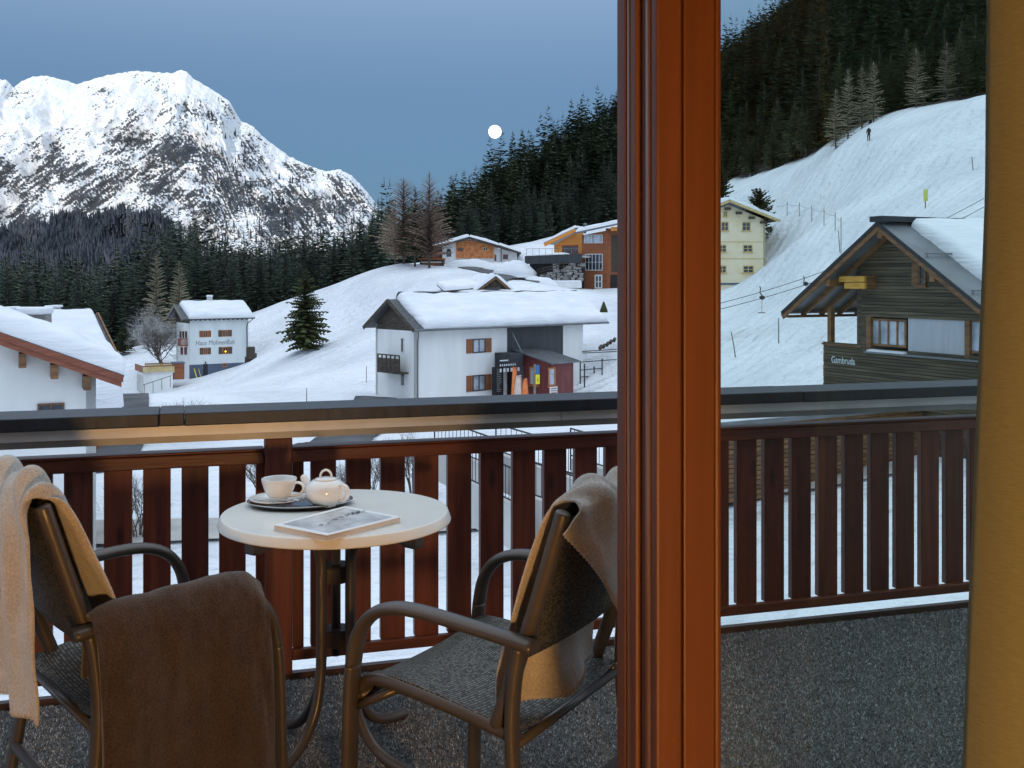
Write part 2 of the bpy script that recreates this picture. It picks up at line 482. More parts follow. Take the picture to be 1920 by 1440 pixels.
rock = np.where(PYg > _lim + 4, 0.8, rock)
mi = np.arange(nc * nv).reshape(nv, nc)
mf = np.stack([mi[:-1, :-1].ravel(), mi[1:, :-1].ravel(), mi[1:, 1:].ravel(), mi[:-1, 1:].ravel()], 1)
def mountain_material():
    m, nt, b = nodes('mountain_rock_and_snow')
    N, L = nt.nodes, nt.links
    at = N.new('ShaderNodeAttribute'); at.attribute_name = 'rock'
    tc = N.new('ShaderNodeTexCoord')
    n1 = N.new('ShaderNodeTexNoise'); n1.inputs['Scale'].default_value = 0.13; n1.inputs['Detail'].default_value = 7; n1.inputs['Roughness'].default_value = 0.7
    L.new(tc.outputs['Object'], n1.inputs['Vector'])
    ma = N.new('ShaderNodeMath'); ma.operation = 'MULTIPLY_ADD'; ma.inputs[1].default_value = 1.1; ma.inputs[2].default_value = -0.55
    L.new(n1.outputs['Fac'], ma.inputs[0])
    ad = N.new('ShaderNodeMath'); L.new(at.outputs['Fac'], ad.inputs[0]); L.new(ma.outputs[0], ad.inputs[1])
    rp = N.new('ShaderNodeValToRGB')
    e = rp.color_ramp.elements
    e[0].position = 0.07; e[0].color = (0.90, 0.90, 0.905, 1)
    e[1].position = 0.32; e[1].color = (0.075, 0.08, 0.088, 1)
    k = e.new(0.17); k.color = (0.30, 0.29, 0.29, 1)
    L.new(ad.outputs[0], rp.inputs[0])
    n2 = N.new('ShaderNodeTexNoise'); n2.inputs['Scale'].default_value = 0.02; n2.inputs['Detail'].default_value = 4
    L.new(tc.outputs['Object'], n2.inputs['Vector'])
    mx = N.new('ShaderNodeMix'); mx.data_type = 'RGBA'; mx.blend_type = 'MULTIPLY'; mx.inputs[0].default_value = 0.5
    rp2 = N.new('ShaderNodeValToRGB'); rp2.color_ramp.elements[0].color = (0.84, 0.92, 1.0, 1); rp2.color_ramp.elements[1].color = (1, 0.975, 0.94, 1)
    rp2.color_ramp.elements[0].position = 0.4; rp2.color_ramp.elements[1].position = 0.65
    L.new(n2.outputs['Fac'], rp2.inputs[0])
    L.new(rp.outputs[0], mx.inputs[6]); L.new(rp2.outputs[0], mx.inputs[7]); L.new(mx.outputs[2], b.inputs['Base Color'])
    bp = N.new('ShaderNodeBump'); bp.inputs['Strength'].default_value = 0.9; bp.inputs['Distance'].default_value = 12
    L.new(n1.outputs['Fac'], bp.inputs['Height']); L.new(bp.outputs[0], b.inputs['Normal'])
    setin(b, 'Roughness', 0.85); setin(b, 'Specular IOR Level', 0.15)
    return m
mo = np_object('snowy_mountain', mv, mf, mountain_material(), smooth=True, kind='structure')
a = mo.data.attributes.new('rock', 'FLOAT', 'POINT'); a.data.foreach_set('value', rock.ravel().astype(np.float32))

# the ridge across the valley, at the viewer's back, that still keeps the village in the shade
rx = np.linspace(-6000, 6000, 90); rv = np.linspace(0, 1, 24)
RX, RV = np.meshgrid(rx, rv)
RH = 640 + 110 * fbm(RX / 900.0, RX * 0, 3)
RY = -1500 - 1500 * RV + 1500 * 0
RZ = -30 + (RH + 30) * np.where(RV < 0.5, np.sin(np.clip(RV / 0.5, 0, 1) * math.pi / 2) ** 0.9, np.cos((RV - 0.5) / 0.5 * math.pi / 2)) + 40 * fbm(RX / 260.0, RV * 6, 3) * np.sin(RV * math.pi)
RZ[0, :] = -30; RZ[-1, :] = -30
ri = np.arange(RX.size).reshape(RX.shape)
np_object('opposite_ridge', np.stack([RX.ravel(), RY.ravel(), RZ.ravel()], 1), np.stack([ri[:-1, :-1].ravel(), ri[:-1, 1:].ravel(), ri[1:, 1:].ravel(), ri[1:, :-1].ravel()], 1),
          M['snow'], smooth=True, kind='structure')

# ------------------------------------------------------------------ the moon
mm = MB()
mc = P(928, 247, 6000)
mm.lathe(mc, [(0.001, -36)] + [(36 * math.cos(math.radians(t)), 36 * math.sin(math.radians(t))) for t in range(-80, 81, 10)] + [(0.001, 36)], 40)
moon = mm.build('moon', emit('moon_light', (1.0, 0.99, 0.95), 2.2), smooth=True, label='bright full white moon just above the wooded hillside', cat='moon')

# ================================================================== TREES
def branch_tris(V, F, base, az, L, droop, wid, n=4, up=0.0):
    """one bough: a chain of overlapping ragged needle triangles"""
    ca, sa = math.cos(az), math.sin(az)
    for k in range(n):
        t0 = k / n; t1 = (k + 1.35) / n
        def pt(t, side, dz=0.0):
            r = L * t
            z = up * r - droop * r * t + dz
            return (base[0] + ca * r - sa * side, base[1] + sa * r + ca * side, base[2] + z)
        w = wid * (1 - 0.55 * t0) * random.uniform(0.7, 1.25)
        b = len(V)
        V.extend([pt(t0, 0, 0.04 * L), pt(t1, 0), pt(min(t1, t0 + 0.8 / n), w, -0.22 * w), pt(min(t1, t0 + 0.7 / n), -w, -0.22 * w), pt((t0 + t1) / 2, random.uniform(-.3, .3) * w, -0.75 * w)])
        F.extend([(b, b + 2, b + 1), (b, b + 1, b + 3), (b, b + 1, b + 4)])

def conifer(seed, h, r, whorls, per, n, bare=0.08, shape=0.85, thin=1.0, droop=0.45, up=0.1, wid=0.2):
    random.seed(seed)
    V, F = [], []
    for i in range(whorls):
        t = i / (whorls - 1)
        z = h * (bare + (0.985 - bare) * t)
        R = r * (1 - t) ** shape * random.uniform(0.78, 1.12) + 0.02 * h * (1 - t) + 0.12
        if t < 0.1: R *= 0.75
        for j in range(per):
            if random.random() > thin: continue
            az = 2 * math.pi * (j + 0.5 * (i % 2)) / per + random.uniform(-.35, .35)
            branch_tris(V, F, (0, 0, z + random.uniform(-.4, .4) * h / whorls), az, R * random.uniform(0.7, 1.15), droop * (1 - 0.6 * t) / max(R, .5) * R * 0.6, wid * R, n, up + 0.5 * t)
    b = len(V)
    V.extend([(-.09 * 1, 0, h * 0.93), (.09, 0, h * 0.93), (0, 0, h), (0, -.09, h * .93), (0, .09, h * .93)])
    F.extend([(b, b + 1, b + 2), (b + 3, b + 4, b + 2)])
    tr = MB(); tr.tube([(0, 0, -0.8), (0, 0, h * 0.5), (0, 0, h * 0.97)], [h * 0.013, h * 0.009, 0.02], 6)
    return np.array(V, dtype=np.float32), np.array(F, dtype=np.int32), tr

def needle_mat(name, c, c2, rnd=0.35):
    return mat(name, c, 0.75, c2=c2, scale=0.6, rnd=rnd, spec=0.12)
M['needle'] = needle_mat('spruce_needles', (0.040, 0.062, 0.048), (0.115, 0.145, 0.095))
M['needle_warm'] = needle_mat('fir_needles_olive', (0.045, 0.052, 0.022), (0.10, 0.11, 0.048))
M['needle_olive'] = needle_mat('olive_spruce_needles', (0.062, 0.078, 0.042), (0.165, 0.180, 0.095))
M['larch'] = needle_mat('bare_larch_twigs', (0.20, 0.135, 0.105), (0.34, 0.24, 0.19), 0.15)
M['larch_pale'] = needle_mat('pale_larch_twigs', (0.30, 0.25, 0.17), (0.48, 0.41, 0.29), 0.2)
M['bark'] = mat('bark', (0.05, 0.04, 0.034), 0.9, c2=(0.11, 0.09, 0.075), scale=2.0, stretch=(3, 3, .5))
M['far_needle'] = mat('haze_tinted_far_needles', (0.030, 0.036, 0.046), 0.8, c2=(0.055, 0.063, 0.078), scale=0.01, spec=0.1)  # distance haze painted into the needles as a blue-grey tint

protos = []      # (crown mesh, trunk mesh, height)
for k, (h, r, wh, pe, th, bare) in enumerate([(24, 3.3, 30, 8, .96, .06), (27, 3.0, 33, 7, .92, .10), (20, 3.4, 26, 8, .97, .04), (23, 2.7, 28, 7, .85, .16), (25, 3.8, 30, 8, .9, .08)]):
    V, F, tr = conifer(100 + k, h, r, wh, pe, 3, bare, 0.82, th)
    cm = bpy.data.meshes.new('spruce_crown'); cm.from_pydata(V.tolist(), [], F.tolist()); cm.materials.append(M['needle']); cm.update()
    protos.append((cm, tr.mesh('spruce_trunk', M['bark'], smooth=True), h))
warm_crowns = []
for cm, tm, h in protos:
    c2_ = cm.copy(); c2_.materials.clear(); c2_.materials.append(M['needle_olive']); warm_crowns.append(c2_)
lod = []
for k, (h, r) in enumerate([(24, 3.2), (27, 3.0), (21, 3.3), (23, 2.8)]):
    V, F, tr = conifer(200 + k, h, r, 15, 6, 1, 0.1, 0.8, 0.95, wid=0.42)
    lod.append((V, F))

def tree_copy(name, label, cat, group, cm, tm, loc, s, sz, rz, crown='crown', trunk='trunk'):
    t = thing(name, loc, label, cat, group)
    t.scale = (s, s, sz); t.rotation_euler = (random.uniform(-.025, .025), random.uniform(-.025, .025), rz)
    for nm, me in ((trunk, tm), (crown, cm)):
        o = bpy.data.objects.new(nm, me); col.objects.link(o); o.parent = t
    return t

def visible_px(x, y):
    return CX + x / y * FPX

# where the woods stand
def scatter(n, xr, yr, test, mind, seed):
    r = np.random.default_rng(seed)
    pts = []
    cell = {}
    for _ in range(n):
        x = r.uniform(*xr); y = r.uniform(*yr)
        if not test(x, y): continue
        k = (int(x // mind), int(y // mind)); bad = False
        for a_ in (-1, 0, 1):
            for b_ in (-1, 0, 1):
                for q in cell.get((k[0] + a_, k[1] + b_), ()):
                    if (q[0] - x) ** 2 + (q[1] - y) ** 2 < mind * mind: bad = True
        if bad: continue
        cell.setdefault(k, []).append((x, y)); pts.append((x, y))
    return pts

EDGE = [(-100, 205), (0, 205), (100, 205), (200, 205), (330, 190), (480, 185), (600, 196), (700, 200), (740, 208), (850, 222), (960, 226), (1160, 226), (1300, 236), (1360, 236), (1460, 208), (1530, 178), (1600, 168), (1640, 166), (1845, 154), (2100, 150)]
def in_wood(x, y):
    px = visible_px(x, y)
    if px < -120 or px > 2000: return False
    return y > np.interp(px, [e[0] for e in EDGE], [e[1] for e in EDGE])
left_pts = scatter(9000, (-190, -15), (180, 300), lambda x, y: in_wood(x, y) and visible_px(x, y) < 735, 3.6, 1)
right_pts = scatter(60000, (-45, 320), (150, 545), lambda x, y: in_wood(x, y) and visible_px(x, y) >= 735, 4.3, 2)
left_pts.sort(key=lambda p: p[1]); right_pts.sort(key=lambda p: p[1] - np.interp(visible_px(*p), [e[0] for e in EDGE], [e[1] for e in EDGE]))
def top_want(px):
    """photo height of the tree-top line of the left-hand wood, at its front"""
    return np.interp(px, [-100, 0, 200, 240, 290, 330, 380, 420, 500, 560, 640, 690, 720, 760], [482, 480, 478, 466, 420, 405, 412, 440, 452, 432, 420, 385, 362, 345])
NL, NRT = 110, 150
single = [(p, 'L') for p in left_pts[:NL]] + [(p, 'R') for p in right_pts[:NRT]]
rest = [(p, 'L') for p in left_pts[NL:]] + [(p, 'R') for p in right_pts[NRT:]]
def tree_size(x, y, w, z):
    r = random.Random(int(x * 131 + y * 977))
    if w == 'L':
        px = visible_px(x, y)
        top = EYE - (top_want(px) + r.uniform(-8, 46) - HY) / FPX * y
        return max(9.0, min(30.0, top - z))
    px = visible_px(x, y)
    e = np.interp(px, [q[0] for q in EDGE], [q[1] for q in EDGE])
    g = 0.5 + 0.5 * min(1, max(0, (y - e) / 40.0))
    if px > 1400: g = 0.42 + 0.58 * min(1, max(0, (y - e) / 60.0))
    return r.uniform(13, 25) * g
zz = ground_z([p[0][0] for p in single], [p[0][1] for p in single])
random.seed(5)
for k, ((p, w), z) in enumerate(zip(single, zz)):
    cm, tm, h = protos[k % 5]
    H = tree_size(p[0], p[1], w, z)
    px = visible_px(*p)
    if w == 'L': lab, grp = 'dark green spruce in the dense wood below the sunlit mountain', 'spruces of the wood below the mountain'
    elif px < 1300: lab, grp = 'dark spruce on the wooded hillside under the moon', 'spruces of the hillside under the moon'
    else: lab, grp = 'dark spruce behind the window pane at the top edge of the ski slope', 'spruces along the top of the ski slope'
    sz = H / h; s = (0.45 + 0.55 * sz) * random.uniform(0.9, 1.45)
    if px > 1300: cm = warm_crowns[k % 5]
    tree_copy('spruce_tree', lab, 'tree', grp, cm, tm, (p[0], p[1], float(z)), s, sz, random.uniform(0, 6.28))
# the rest of the wood, too many to count
VV, FF, off = [], [], 0
zz = ground_z([p[0][0] for p in rest], [p[0][1] for p in rest])
for k, ((p, w), z) in enumerate(zip(rest, zz)):
    V, F = lod[k % 4]
    H = tree_size(p[0], p[1], w, z); sz = H / 24.0; s = (0.45 + 0.55 * sz) * random.uniform(.9, 1.5); a_ = random.uniform(0, 6.28)
    R = np.array([[math.cos(a_) * s, -math.sin(a_) * s, 0], [math.sin(a_) * s, math.cos(a_) * s, 0], [0, 0, sz]], dtype=np.float32)
    VV.append(V @ R.T + np.array([p[0], p[1], z], dtype=np.float32)); FF.append(F + off); off += len(V)
M['wood_mass'] = mat('forest_needles', (0.036, 0.062, 0.048), 0.8, c2=(0.150, 0.160, 0.092), scale=0.12, detail=8, spec=0.1, ramp=(.3, .7))
np_object('forest', np.concatenate(VV), np.concatenate(FF), M['wood_mass'], label='dense dark conifer forest covering the hillside and the foot of the mountain', cat='forest', kind='stuff')
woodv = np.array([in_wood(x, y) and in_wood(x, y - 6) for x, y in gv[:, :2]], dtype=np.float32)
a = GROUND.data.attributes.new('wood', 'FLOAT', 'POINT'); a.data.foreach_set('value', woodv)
print('trees', len(single), len(rest), 'tris', sum(len(f) for f in FF))

# tiny far forest on the mountain's foot
Vc = np.array([(0, 0, 18), (2.6, 0, 0), (-1.3, 2.2, 0), (-1.3, -2.2, 0), (1.9, 0, 7), (-1, 1.6, 7), (-1, -1.6, 7)], dtype=np.float32)
Fc = np.array([(0, 4, 5), (0, 5, 6), (0, 6, 4), (0, 1, 2), (0, 2, 3), (0, 3, 1)], dtype=np.int32)
VV, FF, off = [], [], 0
r5 = np.random.default_rng(5)
PYm = HY - (mv[:, 2] - EYE) / mv[:, 1] * FPX; PXm = CX + mv[:, 0] / mv[:, 1] * FPX
lim = np.interp(PXm, [-300, 0, 60, 150, 250, 330, 400, 520, 640, 740], [400, 432, 425, 402, 395, 425, 470, 480, 470, 400])
cand = np.where((PYm > lim + 14 * fbm(PXm / 30, PYm / 30, 2)) & (PXm > -40) & (PXm < 740))[0]
wgt = np.where(PXm[cand] < 330, 1.0, 0.16)
cand = cand[r5.random(len(cand)) < 0.17 * wgt]
extra = np.where((PYm > np.interp(PXm, [s[0] for s in SIL], [s[1] for s in SIL]) + 45) & (PXm > 380) & (PXm < 700))[0]
cand = np.concatenate([cand, extra[r5.random(len(extra)) < 0.003]])
for c_ in cand:
    s = r5.uniform(.7, 1.35)
    VV.append(Vc * np.array([s, s, s * r5.uniform(.8, 1.2)], dtype=np.float32) + mv[c_].astype(np.float32) - np.array([0, 6, 1], dtype=np.float32)); FF.append(Fc + off); off += 7
np_object('far_forest', np.concatenate(VV), np.concatenate(FF), M['far_needle'], label='distant purple-grey forest on the lowest slope of the mountain', cat='forest', kind='stuff')
print('far trees', len(cand))
# ================================================================== THE ROOM AND THE BALCONY
# u runs along the facade (right and away), n runs out of the room; the viewer stands at u = n = 0
_th = math.atan(6620.0 / FPX)
BU = Vector((math.sin(_th), math.cos(_th))); BN = Vector((-math.cos(_th), math.sin(_th)))
def B(u, n, z):
    q = BU * u + BN * n
    return Vector((q.x, q.y, z))
def bbox(mb, u0, u1, n0, n1, z0, z1):
    mb.hexa([B(u0, n0, z0), B(u1, n0, z0), B(u1, n1, z0), B(u0, n1, z0), B(u0, n0, z1), B(u1, n0, z1), B(u1, n1, z1), B(u0, n1, z1)])
def ucol(px, n):
    t = (px - CX) / FPX
    return n * (BU.y + BU.x * t) / (BU.x - BU.y * t)
def bev(ob, w, seg=2):
    m = ob.modifiers.new('bevel', 'BEVEL'); m.width = w; m.segments = seg; m.limit_method = 'ANGLE'
    return ob

M['plaster'] = mat('room_plaster', (0.45, 0.40, 0.31), 0.9, 0.06, 3, bump=0.1, bscale=200)
M['room_floor'] = mat('room_oak_floor', (0.34, 0.22, 0.11), 0.45, 0.2, 3, stretch=(1, 8, 1))
M['facade'] = mat('facade_render', (0.82, 0.80, 0.76), 0.95, 0.06, 2, bump=0.3, bscale=150)
M['soffit'] = mat('balcony_soffit_wood', (0.20, 0.085, 0.035), 0.6, 0.3, 2, stretch=(1, 12, 1))
M['door_wood'] = mat('stained_door_wood', (0.098, 0.029, 0.008), 0.52, c2=(0.130, 0.041, 0.012), scale=2.5, stretch=(14, 14, .6), spec=0.45, bump=0.05, bscale=30, bdist=0.003)
M['slat_wood'] = mat('red_stained_spruce', (0.072, 0.014, 0.008), 0.5, c2=(0.165, 0.036, 0.016), scale=2.2, stretch=(16, 16, 1.1), rnd=0.28, bump=0.35, bscale=9, bdist=0.004, spec=0.4, detail=8, ramp=(.3, .72))
def add_knots(m, sc):
    nt = m.node_tree; N, L = nt.nodes, nt.links; b = N['Principled BSDF']
    src = b.inputs['Base Color'].links[0].from_socket
    tc = N.new('ShaderNodeTexCoord'); oi = N.new('ShaderNodeObjectInfo'); mp = N.new('ShaderNodeMapping'); mp.inputs['Scale'].default_value = sc
    cx = N.new('ShaderNodeCombineXYZ'); mu = N.new('ShaderNodeMath'); mu.operation = 'MULTIPLY'; mu.inputs[1].default_value = 60.0
    L.new(oi.outputs['Random'], mu.inputs[0]); L.new(mu.outputs[0], cx.inputs[0]); L.new(mu.outputs[0], cx.inputs[2]); L.new(cx.outputs[0], mp.inputs['Location'])
    L.new(tc.outputs['Object'], mp.inputs['Vector'])
    vo = N.new('ShaderNodeTexVoronoi'); vo.inputs['Scale'].default_value = 1.0; L.new(mp.outputs[0], vo.inputs['Vector'])
    rp = N.new('ShaderNodeValToRGB'); rp.color_ramp.elements[0].position = .05; rp.color_ramp.elements[0].color = (.25, .22, .2, 1); rp.color_ramp.elements[1].position = .17; rp.color_ramp.elements[1].color = (1, 1, 1, 1)
    L.new(vo.outputs['Distance'], rp.inputs[0])
    mx = N.new('ShaderNodeMix'); mx.data_type = 'RGBA'; mx.blend_type = 'MULTIPLY'; mx.inputs[0].default_value = 1.0
    L.new(src, mx.inputs[6]); L.new(rp.outputs[0], mx.inputs[7]); L.new(mx.outputs[2], b.inputs['Base Color'])
add_knots(M['slat_wood'], (9, 9, 3.2))
M['rail_wood'] = mat('red_stained_rail', (0.080, 0.016, 0.007), 0.45, c2=(0.16, 0.036, 0.014), scale=1.6, stretch=(1.2, 1.2, 22), rnd=0.15, bump=0.4, bscale=7, bdist=0.004, spec=0.45, detail=8, ramp=(.3, .72))
M['cap'] = mat('weathered_dark_coping', (0.006, 0.007, 0.010), 0.48, c2=(0.016, 0.019, 0.026), scale=7, stretch=(1, 6, 1), bump=0.4, bscale=14, bdist=0.006, spec=0.5)
M['alu'] = mat('pale_grey_metal_paint', (0.46, 0.45, 0.43), 0.42, 0.12, 6, metal=0.25, bump=0.15, bscale=60, bdist=0.002)
M['alu_dark'] = mat('grey_metal_profile', (0.25, 0.245, 0.235), 0.42, 0.2, 4, metal=0.3)
M['glass_edge'] = mat('floor_edge_board', (0.05, 0.02, 0.014), 0.5, 0.25, 4, stretch=(1, 8, 8))

# the room behind the viewer, closed so that only the door lets daylight in
room = MB()
bbox(room, -2.6, 3.2, -3.2, 1.46, -0.12, -0.02); room.build('room_floor', M['room_floor'], kind='structure')
room = MB(); bbox(room, -2.6, 3.2, -3.2, 1.72, 2.55, 2.75); room.build('room_ceiling', mat('brown_panelled_ceiling', (0.09, 0.06, 0.035), .6, .2, 2, stretch=(6, 1, 1)), kind='structure')
M['panelling'] = mat('dark_room_panelling', (0.045, 0.032, 0.020), .6, .3, 2, stretch=(4, 4, .5))
room = MB(); bbox(room, -2.6, 3.2, -3.4, -3.2, -0.12, 2.75); room.build('room_wall_back', M['panelling'], kind='structure')
room = MB(); bbox(room, -2.75, -2.6, -3.4, 1.70, -0.12, 2.75); room.build('room_wall_left', M['plaster'], kind='structure')
room = MB(); bbox(room, 3.2, 3.35, -3.4, 1.70, -0.12, 2.75); room.build('room_wall_right', M['panelling'], kind='structure')
room = MB(); bbox(room, -2.75, -1.35, 1.70, 1.90, -7.5, 2.75); bbox(room, 2.55, 5.2, 1.70, 1.90, -7.5, 2.75); bbox(room, -1.35, 2.55, 1.70, 1.90, 2.25, 2.75)
bbox(room, -1.35, 2.55, 1.70, 1.90, -7.5, -0.17)
room.build('facade_wall', M['facade'], kind='structure')
room = MB(); bbox(room, -3.4, 5.2, 1.5, 4.06, -0.16, -0.024); room.build('balcony_slab', M['facade'], kind='structure')
room = MB(); bbox(room, -3.4, 5.2, 1.904, 2.25, 2.55, 2.70); room.build('balcony_roof', M['soffit'], kind='structure')

# carpet: short synthetic pile, with real fibres where the camera is near
carpet_m, nt, b = nodes('grey_needle_felt')
N, L = nt.nodes, nt.links
ge = N.new('ShaderNodeNewGeometry'); tcx = N.new('ShaderNodeTexCoord')
no = N.new('ShaderNodeTexNoise'); no.inputs['Scale'].default_value = 95; no.inputs['Detail'].default_value = 3
L.new(tcx.outputs['Object'], no.inputs['Vector'])
rp = N.new('ShaderNodeValToRGB'); e = rp.color_ramp.elements
e[0].position = 0.0; e[0].color = (0.03, 0.03, 0.03, 1); e[1].position = 1.0; e[1].color = (0.86, 0.85, 0.83, 1)
k_ = e.new(0.55); k_.color = (0.26, 0.26, 0.252, 1)
mxn = N.new('ShaderNodeMath'); mxn.operation = 'MULTIPLY_ADD'; mxn.inputs[1].default_value = 0.8
sb = N.new('ShaderNodeMath'); sb.operation = 'MULTIPLY_ADD'; sb.inputs[1].default_value = 0.6; sb.inputs[2].default_value = -0.2
L.new(no.outputs['Fac'], sb.inputs[0])
L.new(ge.outputs['Random Per Island'], mxn.inputs[0]); L.new(sb.outputs[0], mxn.inputs[2])
L.new(mxn.outputs[0], rp.inputs[0]); L.new(rp.outputs[0], b.inputs['Base Color'])
setin(b, 'Roughness', 0.95); setin(b, 'Specular IOR Level', 0.1)
cbm = mat('carpet_backing', (0.10, 0.10, 0.098), 0.95, 0.5, 120, bump=0.6, bscale=300)
cp_ = MB(); bbox(cp_, -2.6, 4.6, 1.74, 3.955, -0.020, 0.0)
carpet = cp_.build('carpet', cbm, label='dark grey speckled needle-felt carpet covering the balcony floor', cat='carpet')
rc = np.random.default_rng(21)
nb = 420000
uu = rc.uniform(-1.5, 3.5, nb); nn = rc.uniform(1.76, 3.95, nb)
keep = (uu < 0.92 * nn + 0.1) & (uu > -0.42 * nn - 0.05)
uu, nn = uu[keep], nn[keep]; nb = len(uu)
az = rc.uniform(0, 6.283, nb); wd = rc.uniform(.0010, .0021, nb); ht = rc.uniform(.003, .010, nb); ln = rc.uniform(.002, .010, nb); az2 = rc.uniform(0, 6.283, nb)
bx = BU.x * uu + BN.x * nn; by = BU.y * uu + BN.y * nn
fv = np.empty((nb, 3, 3), dtype=np.float32)
fv[:, 0] = np.stack([bx - np.cos(az) * wd, by - np.sin(az) * wd, np.zeros(nb)], 1)
fv[:, 1] = np.stack([bx + np.cos(az) * wd, by + np.sin(az) * wd, np.zeros(nb)], 1)
fv[:, 2] = np.stack([bx + np.cos(az2) * ln, by + np.sin(az2) * ln, ht], 1)
np_object('carpet_pile', fv.reshape(-1, 3), np.arange(nb * 3).reshape(-1, 3), carpet_m, parent=carpet, kind='stuff')

# ------------------------------------------------------------------ railing
NS = 4.0
rail = thing('balcony_railing', B(0.6, NS, -0.03), 'red-brown wooden balcony railing with upright slats under a dark coping', 'railing')
slat_mb = MB(); slat_mb.box(0, 0.0934, -0.012, 0.020, 0.10, 0.806)
slat_me = slat_mb.mesh('slat', M['slat_wood'], (0, 0, 0))
def slat(u0, w=0.0934, n=NS + 0.012):
    o = bpy.data.objects.new('slat', slat_me); col.objects.link(o); o.parent = rail
    p = B(u0, n, 0) - ROOT[rail.name]
    o.location = p; o.rotation_euler = (0, 0, math.atan2(BU.y, BU.x)); o.scale = (w / 0.0934, 1, 1)
    bev(o, 0.002, 1)
u_r = ucol(583, NS)
for k in range(12): slat(u_r + 0.1303 * k)
slat(ucol(549, NS) , 0.04)
u_l = ucol(411, NS)
for k in range(10): slat(u_l - 0.1303 * k)
slat(ucol(480, NS), 0.05)
u_g = ucol(1382, NS)
for k in range(-2, 16): slat(u_g + 0.1303 * k)
post_us = [(ucol(497, 3.955), ucol(548, 3.955)), (ucol(1300, 3.955), ucol(1300, 3.955) + 0.1), (4.35, 4.45)]
lim_u = [(-3.2, post_us[0][0] - .001), (post_us[0][1] + .001, post_us[1][0] - .001), (post_us[1][1] + .001, post_us[2][0])]
for (a0, a1) in lim_u:
    mb = MB(); bbox(mb, a0, a1, NS - 0.028, NS - 0.0005, 0.790, 0.836); bev(mb.build('upper_rail', M['rail_wood'], rail), 0.004)
    mb = MB(); bbox(mb, a0, a1, NS - 0.0295, NS + 0.05, 0.837, 0.846); bev(mb.build('rail_capping', M['rail_wood'], rail), 0.003)
    mb = MB(); bbox(mb, a0, a1, NS - 0.028, NS - 0.0005, 0.064, 0.104); bev(mb.build('lower_rail', M['rail_wood'], rail), 0.004)
for (a0, a1) in post_us:
    mb = MB(); bbox(mb, a0, a1, NS - 0.055, NS + 0.03, 0.024, 0.885); bev(mb.build('post', M['slat_wood'], rail), 0.004)
mb = MB(); bbox(mb, -3.2, 4.5, NS - 0.03, NS + 0.0, -0.024, 0.020); mb.build('edge_board', M['glass_edge'], rail)
# coping boards and the metal profile they sit on
ucut = [-3.2, ucol(298, 3.87), ucol(346, 3.87), ucol(1155, 3.87) + 0.25, ucol(1505, 3.87), 4.5]
for k in range(5):
    mb = MB(); d_ = 0.0012 * (k % 2)
    bbox(mb, ucut[k] + 0.0006, ucut[k + 1] - 0.0006, 3.868 - d_, 4.105, 0.953 + d_, 0.998 + d_)
    bev(mb.build('coping_board', M['cap'], rail), 0.004)
mb = MB()
for (a0, a1) in [(-3.2, ucol(1050, 3.9)), (ucol(1050, 3.9) + .002, 4.5)]:
    # upper lip leans outwards at its foot so it faces the room and slightly down
    mb.hexa([B(a0, 3.884, .918), B(a1, 3.884, .918), B(a1, 4.06, .918), B(a0, 4.06, .918), B(a0, 3.885, .9525), B(a1, 3.885, .9525), B(a1, 4.06, .9525), B(a0, 4.06, .9525)])
mb.build('metal_lip', M['alu'], rail)
mb = MB(); bbox(mb, -3.2, 4.5, 3.935, 4.05, 0.887, 0.917); mb.build('metal_profile', M['alu_dark'], rail)
mb = MB()
pb = B(ucol(522, 3.905), 3.904, .93)
for k in range(1): mb.tube([pb, pb + Vector((BN.x, BN.y, 0)) * -0.006], 0.007, 14)
mb.build('bolt', M['alu'], rail)

# ------------------------------------------------------------------ the sliding door
NF, NBk = 1.47, 1.63
u0f, u1f = 0.671, ucol(1357, NF)
M['bead'] = mat('glossy_door_bead', (0.16, 0.075, 0.04), 0.36, .1, 3, stretch=(10, 10, .6), spec=0.8)
door = thing('sliding_glass_door', B(u0f, NF, 0), 'orange-brown wooden sliding door with a wide stile and glass pane', 'door')
def upr(name, u0, u1, n0, n1, w=0.004):
    mb = MB(); bbox(mb, u0, u1, n0, n1, -0.02, 2.255); return bev(mb.build(name, M['door_wood'], door), w)
ua, ub_ = ucol(1281, NF), ucol(1343, NF)
upr('stile_board', u0f, ua - .0012, NF, NF + 0.022, 0.004)
upr('stile_core', u0f + .013, ua - .0012, NF + .0225, NF + 0.055, 0.001)
upr('stile_board', ua + .0012, ub_ - .0015, NF + 0.0005, NF + 0.055, 0.003)
upr('glazing_bead', ub_ + .0015, u1f, NF + 0.006, NF + 0.055, 0.004)
# stepped inner edge of the stile: rounded nose, groove, fin, groove, outer fin
upr('rounded_edge', u0f + 0.010, u1f - .01, NF + 0.056, NF + 0.080, 0.002)
for nm_, uc_, nc_, rr_ in (('corner_bead', u0f + .0115, NF + .036, .0125), ('seal_bead', u0f + .011, NF + .116, .009)):
    mb = MB(); mb.tube([B(uc_, nc_, -.02), B(uc_, nc_, 2.255)], rr_, 20); mb.build(nm_, M['bead'], door, smooth=True)
upr('fin', u0f + 0.001, u1f - .01, NF + 0.081, NF + 0.105, 0.004)
upr('groove', u0f + 0.012, u1f - .01, NF + 0.106, NF + 0.125, 0.002)
upr('outer_fin', u0f + 0.002, u1f - .006, NF + 0.126, NBk + .004, 0.005)
mb = MB(); bbox(mb, u1f - .004, 2.4, NF + 0.03, NF + .055, 0.02, 0.115); bev(mb.build('bottom_rail', M['door_wood'], door), .004)
mb = MB(); bbox(mb, u1f - .004, 2.4, NF + 0.03, NF + .055, 2.13, 2.255); bev(mb.build('top_rail', M['door_wood'], door), .004)
